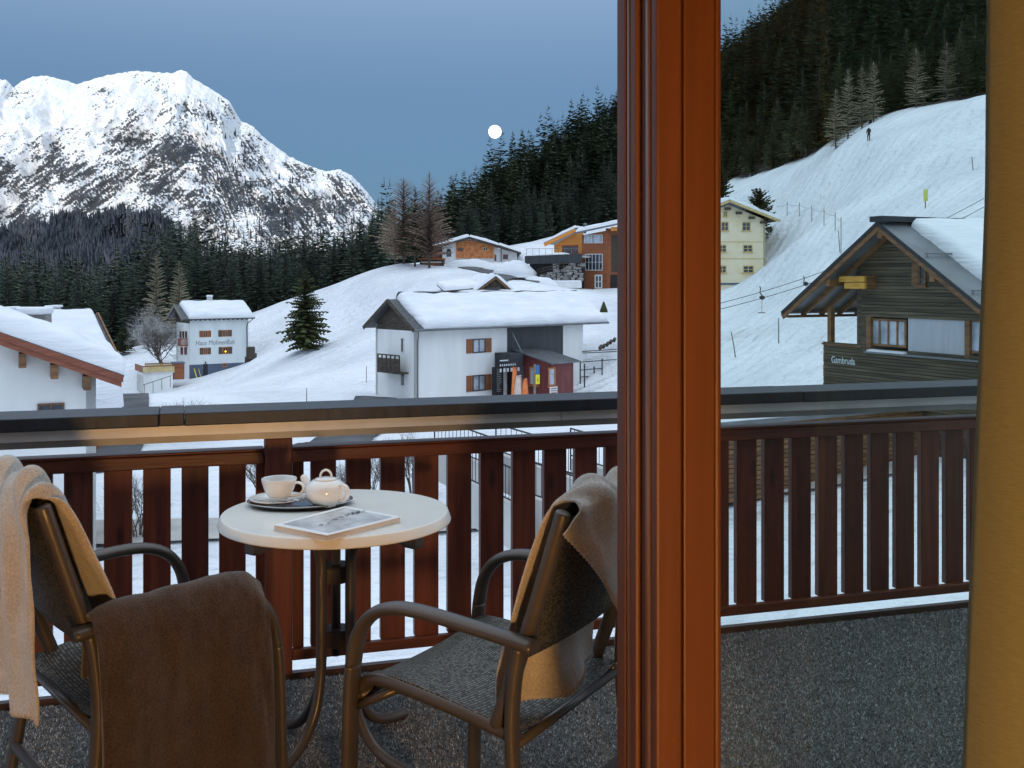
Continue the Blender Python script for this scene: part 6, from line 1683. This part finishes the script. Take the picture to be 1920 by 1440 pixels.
hp = [tp_c + hd * r_ + Vector((0, 0, z)) for r_, z in ((.050, .066), (.066, .0715), (.082, .066), (.089, .050), (.083, .032), (.069, .022), (.054, .022))]
mb = MB(); mb.tube(catmull(hp, 7), .0048, 10, True, .0085, hd.cross(Vector((0, 0, 1)))); mb.build('handle', M['china'], pot, smooth=True)
sdv = Vector((-.86, .5, 0)).normalized()
spp = [tp_c + sdv * r_ + Vector((0, 0, z)) for r_, z in ((.048, .036), (.066, .044), (.080, .060), (.090, .078), (.096, .084))]
mb = MB(); pth = catmull(spp, 6); mb.tube(pth, list(np.linspace(.019, .0085, len(pth))), 14); mb.build('spout', M['china'], pot, smooth=True)
crm = MB()
q = onz(587, 952, TZ + .0065); q.z = TZ + .0068
crm.lathe(q, [(.001, 0), (.017, 0), (.019, .004), (.017, .005), (.001, .004)], 12, 1.3, .9)
crm.build('foil_wrapped_sweet', M['silver'], smooth=True, label='small silver-wrapped sweet on the tray between cup and pot', cat='sweet')

# ------------------------------------------------------------------ magazine
zb_ = TZ + .002
c4 = [onz(512, 984, TZ + .017), onz(613, 1004, TZ + .017), onz(752, 969, TZ + .017), onz(648, 949, TZ + .017)]
ctr = sum(c4, Vector()) / 4
bk = thing('magazine', (ctr.x, ctr.y, TZ), 'thick magazine with a white cover and grey mountain picture on the table', 'magazine')
M['paper'] = mat('magazine_pages', (0.62, 0.55, 0.48), .8, .1, 3, stretch=(1, 1, 220), bump=.4, bscale=3, bdist=.002)
M['cover'] = mat('white_glossy_cover', (0.88, 0.87, 0.85), .35, .02, 3)
def shr(k, z): return [Vector((ctr.x + (p.x - ctr.x) * k, ctr.y + (p.y - ctr.y) * k, z)) for p in c4]
mb = MB(); lo, hi = shr(.985, TZ + .0022), shr(.985, TZ + .0158); mb.hexa(lo + hi); mb.build('pages', M['paper'], bk)
mb = MB(); mb.hexa(shr(1, TZ + .0004) + shr(1, TZ + .002)); mb.build('back_cover', M['cover'], bk)
mb = MB(); mb.hexa(shr(1, TZ + .016) + shr(1.0, TZ + .0175)); mb.build('front_cover', M['cover'], bk)
pm, nt, b = nodes('printed_mountain_picture')
N, L = nt.nodes, nt.links
uvn = N.new('ShaderNodeUVMap')
n1 = N.new('ShaderNodeTexNoise'); n1.inputs['Scale'].default_value = 2.2; n1.inputs['Detail'].default_value = 6
L.new(uvn.outputs[0], n1.inputs['Vector'])
rp = N.new('ShaderNodeValToRGB'); e = rp.color_ramp.elements; e[0].position = .38; e[0].color = (.38, .38, .38, 1); e[1].position = .6; e[1].color = (.66, .66, .65, 1)
L.new(n1.outputs['Fac'], rp.inputs[0]); L.new(rp.outputs[0], b.inputs['Base Color']); setin(b, 'Roughness', .3)
pr_ = shr(.86, TZ + .0178)
rows = [[pr_[0].lerp(pr_[1], j / 8).lerp(pr_[3].lerp(pr_[2], j / 8), i / 10) for j in range(9)] for i in range(11)]
mb = MB(); mb.grid(rows); pic = mb.build('cover_picture', pm, bk); uv_grid(pic, 11, 9, 1, 1.4)
# printed figures: skiers and a rock ridge as flat ink shapes
ROOT[pic.name] = ROOT[bk.name]
M['ink'] = mat('dark_print_ink', (0.07, 0.07, 0.07), .35, .5, 90)
M['ink_light'] = mat('grey_print_ink', (0.30, 0.30, 0.30), .35, .4, 60)
def onpic(a_, b_, z=.0181):
    p = pr_[0].lerp(pr_[1], a_).lerp(pr_[3].lerp(pr_[2], a_), b_); return Vector((p.x, p.y, TZ + z))
rb = random.Random(6)
mb = MB()
for (ca, cb, w_, h_, n_) in ((.45, .50, .09, .05, 14), (.42, .66, .07, .04, 12), (.40, .83, .13, .055, 26), (.38, .92, .10, .05, 18), (.55, .27, .10, .03, 12)):
    for k in range(n_):
        a_, b_ = ca + rb.gauss(0, h_ * .6), cb + rb.gauss(0, w_ * .5); r_ = rb.uniform(.006, .02)
        pts_ = [onpic(a_ + r_ * rb.uniform(.5, 1.2) * math.cos(x), b_ + 1.1 * r_ * rb.uniform(.5, 1.2) * math.sin(x)) for x in np.linspace(0, 6.28, 7)[:-1]]
        b0 = len(mb.v); mb.v.extend([tuple(p) for p in pts_]); mb.f.append(tuple(range(b0, b0 + 6)))
for v in range(len(mb.v)): mb.v[v] = (mb.v[v][0], mb.v[v][1], TZ + .0181 + .00002 * (v // 6))
mb.build('printed_figure', M['ink'], pic, kind='stuff')
mb = MB()
for k in range(14):
    b_ = .36 + .018 * k
    pts_ = [onpic(.80, b_), onpic(.83, b_), onpic(.83, b_ + .009), onpic(.80, b_ + .009)]
    b0 = len(mb.v); mb.v.extend([tuple(p) for p in pts_]); mb.f.append((b0, b0 + 1, b0 + 2, b0 + 3))
for k in range(22):
    b_ = .40 + .024 * k
    pts_ = [onpic(.045, b_), onpic(.07, b_), onpic(.07, b_ + .014), onpic(.045, b_ + .014)]
    b0 = len(mb.v); mb.v.extend([tuple(p) for p in pts_]); mb.f.append((b0, b0 + 1, b0 + 2, b0 + 3))
mb.build('cover_lettering', M['ink_light'], pic, kind='stuff')
# ================================================================== SINGLE TREES, ROADS AND SMALL THINGS OUTDOORS
def plant_mesh(V, F, m, name):
    me = bpy.data.meshes.new(name); me.from_pydata(V.tolist(), [], F.tolist()); me.materials.append(m); me.update(); return me
def special_conifer(px, py, Y, h, r, whorls, per, n, m, label, seed, bare=.05, thin=.95, wid=.2, droop=.45, up=.1, shape=.85, bark=None, name='conifer_tree', z=None):
    V, F, tr = conifer(seed, h, r, whorls, per, n, bare, shape, thin, droop, up, wid)
    q = P(px, py, Y)
    zz_ = gz(q.x, q.y) if z is None else z
    t = thing(name, (q.x, q.y, zz_), label, 'tree')
    for nm, me in (('trunk', tr.mesh('trunk', bark or M['bark'], smooth=True)), ('crown', plant_mesh(V, F, m, 'crown'))):
        o = bpy.data.objects.new(nm, me); col.objects.link(o); o.parent = t
    return t
special_conifer(573, 660, 125, 9.6, 3.1, 26, 14, 6, M['needle_warm'], 'lone olive-green fir standing on the open snow slope', 301, bare=.04, wid=.22, droop=.34, up=.05, shape=.80, name='fir_tree')
special_conifer(805, 512, 166, 15.2, 4.2, 44, 11, 6, M['larch'], 'tall bare reddish larch nearest the shingled house', 302, bare=.12, thin=.8, wid=.055, droop=.1, up=.18, shape=.75, bark=M['twig'], name='larch_tree')
special_conifer(757, 508, 170, 13.8, 4.6, 40, 11, 6, M['larch'], 'bare brown larch at the left end of the hilltop group', 303, bare=.08, thin=.8, wid=.055, droop=.1, up=.15, shape=.6, bark=M['twig'], name='larch_tree')
special_conifer(778, 512, 167, 12.8, 3.2, 26, 8, 6, M['needle_warm'], 'olive pine between the two bare larches on the hill', 304, bare=.15, thin=.7, wid=.10, droop=.2, up=.1, shape=.6, name='pine_tree')
special_conifer(741, 505, 178, 11.5, 3.4, 26, 8, 5, M['larch_pale'], 'pale thin larch behind the hilltop group on its left', 305, bare=.1, thin=.7, wid=.05, droop=.1, up=.15, shape=.6, bark=M['twig'], name='larch_tree')
for k, (px, top, base, Y, wd) in enumerate(((293, 460, 610, 178, 2.6), (336, 472, 600, 176, 2.4), (120, 545, 610, 185, 1.2), (232, 605, 640, 170, 1.6))):
    special_conifer(px, base, Y, (base - top) / FPX * Y + 2, wd, 30, 8, 4, M['larch_pale'] if k != 3 else M['needle_warm'], ['pale leafless larch rising above the frosted tree', 'second pale larch, just left of the guest house roof', 'short pale larch at the foot of the left wood', 'small olive conifer left of the frosted tree'][k], 320 + k, bare=.04, thin=.95, wid=.13, droop=.2, up=.05, shape=.6, bark=M['twig'], name='larch_tree' if k != 3 else 'pine_tree')
for k, (px, py, Y, h, wd) in enumerate(((1424, 392, 152, 5.8, 2.6), (1446, 450, 158, 4.6, 1.6), (1350, 345, 175, 5.5, 2.4))):
    q = P(px, py, Y)
    special_conifer(px, py, Y, h, wd, 12, 8, 4, M['needle_warm'], ['round bushy pine rising behind the cream house roof', 'lower bushy pine at the right wall of the cream house', 'bushy pine half hidden by the door stile'][k], 340 + k, bare=.02, wid=.3, droop=.1, up=.35, shape=.45, name='pine_tree', z=q.z - h * .55)
for k, (px, base, h) in enumerate(((1567, 262, 5.5), (1590, 258, 7.0), (1616, 255, 5.8), (1638, 248, 5.4), (1718, 225, 5.0), (1775, 205, 5.2))):
    Y = 168 - k * 1.5
    special_conifer(px, base, Y, h + 4, 1.7 + .3 * (k > 3), 24, 7, 4, M['larch_pale'], 'pale larch against the dark wood, %s along the top of the ski slope' % ['first', 'second', 'third', 'fourth', 'fifth', 'sixth'][k], 360 + k, bare=.05, thin=.85, wid=.09 if k < 4 else .05, droop=.2, up=.1, shape=.6, bark=M['twig'], name='larch_tree')

def bare_plant(name, loc, h, label, seed, m, stems=5, levels=4, spread=.5, r0=.05, cat='bush', kids=(3, 4), upb=.25, twig=None, trunk_h=.0):
    r = random.Random(seed)
    loc = Vector(loc)
    t = thing(name, loc, label, cat)
    wood, tw = MB(), MB()
    def grow(p, d, L, rad, lv):
        q = p + d * L
        (wood if lv > 1 else tw).tube([p, p.lerp(q, .5) + Vector((r.uniform(-1, 1), r.uniform(-1, 1), r.uniform(-.5, 1))) * L * .06, q], [rad, rad * .8, rad * .6], 4 if lv > 1 else 3, False)
        if lv == 0: return
        for k in range(r.randint(*kids)):
            a_ = d + Vector((r.gauss(0, 1), r.gauss(0, 1), r.gauss(upb, .7))) * spread
            f_ = r.uniform(.45, 1.0)
            grow(p.lerp(q, f_), a_.normalized(), L * r.uniform(.55, .8), rad * .55, lv - 1)
    for k in range(stems):
        a_ = r.uniform(0, 6.28); d = Vector((math.cos(a_) * spread * .55, math.sin(a_) * spread * .55, 1)).normalized()
        grow(loc + Vector((math.cos(a_), math.sin(a_), 0)) * h * .03 - Vector((0, 0, .2)), d, h * .36, r0, levels)
    wood.build('trunk' if cat == 'tree' else 'stems', M['twig'], t)
    if tw.v: tw.build('crown' if cat == 'tree' else 'twigs', twig or m, t)
    return t
q = P(312, 668, 158); q.z = gz(q.x, q.y)
bare_plant('frosted_tree', q, 11.5, 'leafless tree white with frost beside the guest house', 41, M['frost'], stems=5, levels=5, spread=.80, r0=.13, cat='tree', kids=(3, 5), twig=M['frost'])
for k, (px, base, Y, h) in enumerate(((325, 756, 78, 2.2), (365, 758, 76, 3.0), (395, 756, 78, 2.2))):
    q = P(px, base, Y); q.z = min(q.z, gz(q.x, q.y))
    bare_plant('bare_bush', q, h + .3, ['small bare bush on the snow bank, left of two others', 'tallest bare bush on the snow bank above the coping', 'small bare bush on the snow bank, right of the tallest'][k], 50 + k, M['twig'], stems=5, levels=3, spread=.42, r0=.022)
for k, (px, py, h, lab) in enumerate(((262, 1010, 3.0, 'bare bush seen through a slat gap left of the post'), (490, 930, 2.6, 'bare bush behind the railing just left of the thick post'), (705, 960, 3.6, 'bare shrub behind the table seen between the slats'), (775, 940, 3.2, 'bare shrub right of the teapot seen between the slats'), (640, 960, 2.8, 'bare shrub behind the teapot under the coping'))):
    q = onz(px, py, -7.4); q.z = gz(q.x, q.y)
    bare_plant('bare_bush', q, h, lab, 70 + k, M['twig'], stems=7, levels=4, spread=.40, r0=.028)

# ------------------------------------------------------------------ roads laid over the snow
def road(name, pts, w, off=.10, m=None):
    path = catmull([Vector((x, y, 0)) for x, y in pts], 14)
    rows = []
    for i, p in enumerate(path):
        t = (path[min(i + 1, len(path) - 1)] - path[max(i - 1, 0)]).normalized(); s = Vector((t.y, -t.x, 0))
        xs_ = [p + s * (w * (j / 8 - .5)) for j in range(9)]
        zc = [gz(v.x, v.y) for v in xs_]; z0 = max(zc)
        rows.append([Vector((v.x, v.y, max(z + off, .5 * (z + z0) + off))) for v, z in zip(xs_, zc)])
    mb = MB(); mb.grid(rows)
    ob = mb.build(name, m or M['asphalt'], smooth=True, kind='structure'); return ob
pxy = lambda px, Y: ((px - CX) / FPX * Y, Y)
road('road', [pxy(560, 58), pxy(640, 72), pxy(690, 80), pxy(712, 88)], 4.0)
road('road', [pxy(150, 52), pxy(205, 70), pxy(226, 92), pxy(232, 118), pxy(250, 140)], 4.6)
road('road', [pxy(905, 128), pxy(945, 140), pxy(985, 150), pxy(930, 158), pxy(880, 168)], 4.0)
road('road', [(-22, 36), (-8, 37.5), (4, 38), (14, 40)], 3.2, m=mat('gritted_icy_road', (0.34, 0.32, 0.29), .8, c2=(.52, .50, .47), scale=.6, detail=8))

# ------------------------------------------------------------------ steps and railings down in front
def steel_rail(label, a, b, n):
    t = thing('stair_railing', (a.x, a.y, a.z), label, 'railing')
    up = Vector((0, 0, 1.05))
    mb = MB(); mb.tube([a + up, b + up], .03, 6); mb.build('top_rail', M['steel'], t)
    mb = MB(); mb.tube([a + Vector((0, 0, .12)), b + Vector((0, 0, .12))], .025, 6); mb.build('bottom_rail', M['steel'], t)
    for k in range(n):
        q = a.lerp(b, k / (n - 1)); mb = MB(); mb.tube([q + Vector((0, 0, .12 if 0 < k < n - 1 else -.4)), q + up], .012 if 0 < k < n - 1 else .03, 5, False); mb.build('baluster', M['steel'], t)
    return t
def wall_run(label, a, b, h, th=.3):
    d = (b - a); d.z = 0; d.normalize(); s = Vector((-d.y, d.x, 0)) * th
    t = MB(); t.hexa([a - Vector((0, 0, h)), b - Vector((0, 0, h)), b + s - Vector((0, 0, h)), a + s - Vector((0, 0, h)), a, b, b + s, a + s])
    return t.build('retaining_wall', M['concrete'], label=label, cat='wall')
st = [((815, 835, 40), (925, 880, 36)), ((880, 905, 33), (975, 955, 30)), ((930, 850, 38), (1090, 905, 33)), ((985, 930, 31), (1150, 985, 28)), ((1070, 860, 37), (1190, 900, 34))]
labs = ['uppermost', 'left lower', 'middle', 'right lower', 'rightmost']
for k, (a_, b_) in enumerate(st):
    a_, b_ = P(*a_), P(*b_)
    wall_run('%s concrete stair wall seen between the slats' % labs[k], a_, b_, 1.3)
    steel_rail('%s dark steel stair railing seen between the slats' % labs[k], a_, b_, 16)
# timber building below on the right, seen under the coping
FZ = Fr(P(1330, 800, 36).xy, (0.86, 0.5))
tz = thing('timber_store', FZ.pt(8, -2, -6), 'low building of stacked brown timbers behind the right-hand railing', 'building')
zz0 = -6.2; r = random.Random(12)
for k in range(16):
    x = -.5 + r.uniform(-.3, .3)
    while x < 24:
        L_ = r.uniform(3, 6); fbox(tz, FZ, x, x + L_ - .03, -3, r.uniform(-.06, .06), zz0, zz0 + .15, M['timber'] if 'timber' in M else M['beam_wood'], 'timber', .015); x += L_
    zz0 += .165
fbox(tz, FZ, -1, 24.5, -3.4, .3, zz0, zz0 + .16, M['sheet'], 'roof_edge')
snow_slab(tz, FZ.pt(-1, .2, zz0 + .165), FZ.pt(24, .2, zz0 + .165), FZ.pt(24, -3.3, zz0 + .3), FZ.pt(-1, -3.3, zz0 + .3), .16, 71, .3, 30, 10)

# ------------------------------------------------------------------ ski slope furniture
def stick(name, px, y1, y0, Y, label, cat, r_=.05, group=None, lean=0.0, m=None):
    a_ = hit(px, y1, Y); b_ = P(px + lean, y0, a_.y)
    g_ = a_.z
    mb = MB(); mb.tube([Vector((a_.x, a_.y, min(a_.z, g_) - .3)), a_.lerp(b_, .5), b_], [r_, r_, r_ * .8], 6); return mb.build(name, m or M['pole_wood'], label=label, cat=cat, group=group)
fn = [(1476, 405, 378, 140), (1499, 407, 379, 136), (1522, 418, 385, 131), (1545, 424, 390, 127), (1566, 432, 398, 123), (1577, 478, 407, 118)]
fence = thing('rope_fence', P(1476, 405, 140), 'line of thin poles joined by a rope across the ski slope', 'fence')
tops_ = []
for px, y1, y0, Y in fn:
    a_ = hit(px, y1, Y); b_ = P(px, y0, a_.y); mb = MB(); mb.tube([a_ - Vector((0, 0, .3)), b_], .045, 6); mb.build('pole', M['pole_wood'], fence); tops_.append(b_ - Vector((0, 0, .35)))
start = P(1456, 386, 145)
pth = []
for a_, b_ in zip([start] + tops_[:-1], tops_):
    for k in range(5):
        f_ = k / 5; pth.append(a_.lerp(b_, f_) - Vector((0, 0, .55 * f_ * (1 - f_) * 4 * .4)))
mb = MB(); mb.tube(pth + [tops_[-1]], .018, 4); mb.build('rope', M['steel'], fence)
stick('marker_pole', 1575, 475, 432, 110, 'thin marker pole leaning beside the rope fence', 'pole', lean=-3)
stick('marker_pole', 1380, 672, 622, 82, 'leaning thin pole low on the slope beside the door stile', 'pole', lean=-9)
stick('marker_pole', 1460, 647, 596, 84, 'upright thin pole on the slope left of the dark chalet', 'pole')
stick('marker_pole', 1825, 322, 294, 110, 'short pole high on the slope next to the curtain', 'pole', lean=-3)
stick('marker_pole', 687, 718, 686, 92, 'thin red marker pole beside the road left of the white house', 'pole', .03, m=M['fascia'])
stick('marker_pole', 575, 756, 728, 84, 'thin dark pole in the snow above the coping', 'pole', .03, m=M['steel'])
psb = hit(1735, 392); YS = psb.y
ps = thing('piste_sign', psb, 'yellow-green piste sign on a pole high on the slope', 'sign')
mb = MB(); a_, b_ = psb - Vector((0, 0, .3)), P(1735, 374, YS); mb.tube([a_, b_], .06, 6); mb.build('pole', M['pole_wood'], ps)
mb = MB(); a_, b_ = P(1731, 377, YS), P(1739, 355, YS); mb.box(a_.x, b_.x, YS - .12, YS - .07, a_.z, b_.z); mb.build('board', mat('yellow_green_sign', (.55, .60, .12), .5, .08, 2), ps)
# surface lift: two cables and hanging tow bars
lift = thing('lift_cables', P(1357, 570, 100), 'pair of ski-lift cables crossing the slope behind the pane', 'cable')
for (p0, y0), (p1, y1), Y0, Y1 in (((1340, 571), (1845, 372), 92, 96), ((1340, 582), (1845, 388), 90, 94)):
    a_, b_ = P(p0, y0, Y0), P(p1, y1, Y1); pth = [a_.lerp(b_, k / 20) - Vector((0, 0, .9 * 4 * (k / 20) * (1 - k / 20))) for k in range(21)]
    mb = MB(); mb.tube(pth, .028, 5); mb.build('cable', M['steel'], lift)
def tbar(px, y0, y1, Y, label, bar=True):
    t = thing('tow_bar', P(px, y1, Y), label, 'tow bar')
    a_ = P(px, y0, Y); b_ = P(px + 4, (y0 * 2 + y1) / 3, Y); c_ = P(px + 3, y1, Y)
    mb = MB(); mb.tube(catmull([P(px - 1, y0, Y), P(px + 1, y0 + 4, Y), P(px, y0 + 12, Y), b_], 5), .045, 5); mb.build('hanger', M['steel'], t)
    mb = MB(); mb.lathe(b_ - Vector((0, 0, .2)), [(.02, -.2), (.22, -.12), (.24, .1), (.04, .2)], 10); mb.build('spring_box', M['steel'], t)
    if bar:
        mb = MB(); mb.tube([b_ - Vector((0, 0, .35)), c_], .02, 5); mb.build('cord', M['fascia'], t)
        mb = MB(); mb.tube([c_ - Vector((.32, 0, -.02)), c_ + Vector((.32, 0, .02))], .04, 6); mb.build('bar', M['steel'], t)
tbar(1425, 537, 587, 92, 'tow bar with a long cord hanging from the lift cable left of the chalet')
tbar(1507, 518, 548, 93, 'shorter tow bar hanging close to the chalet eave', False)
# distant skier: one body grown from a skeleton
def person_at(loc, h, rz, label):
    j = [(0, 0, .52), (0, 0, .64), (0, .01, .78), (0, 0, .86), (0, .01, .94),
         (-.055, 0, .50), (-.065, .02, .27), (-.065, -.01, .03), (-.065, .09, .012), (.055, 0, .50), (.065, .03, .27), (.065, 0, .03), (.065, .10, .012),
         (-.11, 0, .80), (-.14, .03, .62), (-.11, .13, .52), (.11, 0, .80), (.14, .03, .62), (.11, .13, .52)]
    e = [(0, 1), (1, 2), (2, 3), (3, 4), (0, 5), (5, 6), (6, 7), (7, 8), (0, 9), (9, 10), (10, 11), (11, 12), (2, 13), (13, 14), (14, 15), (2, 16), (16, 17), (17, 18)]
    rad = [.075, .075, .085, .04, .062, .06, .045, .035, .028, .06, .045, .035, .028, .045, .036, .028, .045, .036, .028]
    me = bpy.data.meshes.new('person'); me.from_pydata([(x * h, y * h, z * h) for x, y, z in j], e, [])
    o = bpy.data.objects.new('person', me); col.objects.link(o); o.location = loc; o.rotation_euler = (0, 0, rz)
    sk = o.modifiers.new('skin', 'SKIN'); lay = me.skin_vertices[0] if me.skin_vertices else None
    if lay is None:
        bm = bmesh.new(); bm.from_mesh(me); bm.verts.layers.skin.verify(); bm.to_mesh(me); bm.free(); lay = me.skin_vertices[0]
    for i, d in enumerate(lay.data): d.radius = (rad[i] * h, rad[i] * h); d.use_root = (i == 0)
    o.modifiers.new('sub', 'SUBSURF').levels = 1
    me.materials.append(mat('dark_ski_clothes', (.02, .022, .03), .7, .3, 3))
    tag(o, label, 'person'); return o
q = hit(1629, 266)
person_at(q, 2.0, 2.4, 'person in dark ski clothes standing at the crest of the slope')
# small cairn of logs and a post to the right of the white house
lg = thing('log_steps', P(1140, 650, 100), 'row of dark round logs on the snow right of the white house', 'logs')
for k, (px, py) in enumerate(((1125, 653), (1131, 651), (1138, 647), (1144, 643), (1151, 639))):
    q = P(px, py, 99 + k); mb = MB(); mb.tube([q, q + Vector((.25, 1.6, .1))], .17, 10); mb.build('log', M['dark_wood'], lg)
st_ = MB(); q = P(1132, 582, 112); st_.lathe(q + Vector((0, 0, -.2)), [(.45, 0), (.36, .35), (.2, .75), (.1, 1.05), (.02, 1.15)], 9); st_.build('small_bush', M['needle_warm'], label='small dark pointed bush on the snow right of the white roof', cat='bush')
# snow mounds
def mound(px, py, Y, w, d, h, label, seed, rot=0.0, name='snow_mound'):
    c = P(px, py, Y); r = []; 
    for i in range(17):
        row = []
        for j in range(33):
            a_ = 2 * math.pi * j / 32; k = i / 16
            x, y = math.cos(a_) * w / 2 * k, math.sin(a_) * d / 2 * k
            z = h * (1 - k ** 2.6) * (1 + .35 * float(fbm(x / w * 3 + seed, y / d * 3, 3))) - .5 * (k > .97)
            cr, sr = math.cos(rot), math.sin(rot)
            row.append(c + Vector((x * cr - y * sr, x * sr + y * cr, z)))
        r.append(row)
    mb = MB(); mb.grid(r); return mb.build(name, M['roof_snow'], smooth=True, label=label, cat='snow mound')
mound(880, 505, 170, 9.5, 4, 1.5, 'long snow bank in front of the shingled gable', 1)
mound(965, 514, 160, 7, 4, 1.8, 'large snow heap between the shingled house and the larch house', 2)
mound(1010, 538, 150, 6, 3, 1.4, 'low snow bank beside the road below the larch house', 3)
mound(194, 747, 58, 1.9, 3.2, 1.9, 'square-shouldered snow pile beside the corner of the near white house', 4)

# turn lettering into plain meshes
bpy.context.view_layer.update()
dg = bpy.context.evaluated_depsgraph_get()
for o in [o for o in col.objects if o.type == 'FONT']:
    me = bpy.data.meshes.new_from_object(o.evaluated_get(dg))
    n = bpy.data.objects.new('lettering_mesh', me); col.objects.link(n)
    n.parent = o.parent; n.location = o.location; n.rotation_euler = o.rotation_euler; n.scale = o.scale
    nm = o.name; bpy.data.objects.remove(o, do_unlink=True); n.name = nm.split('.')[0]
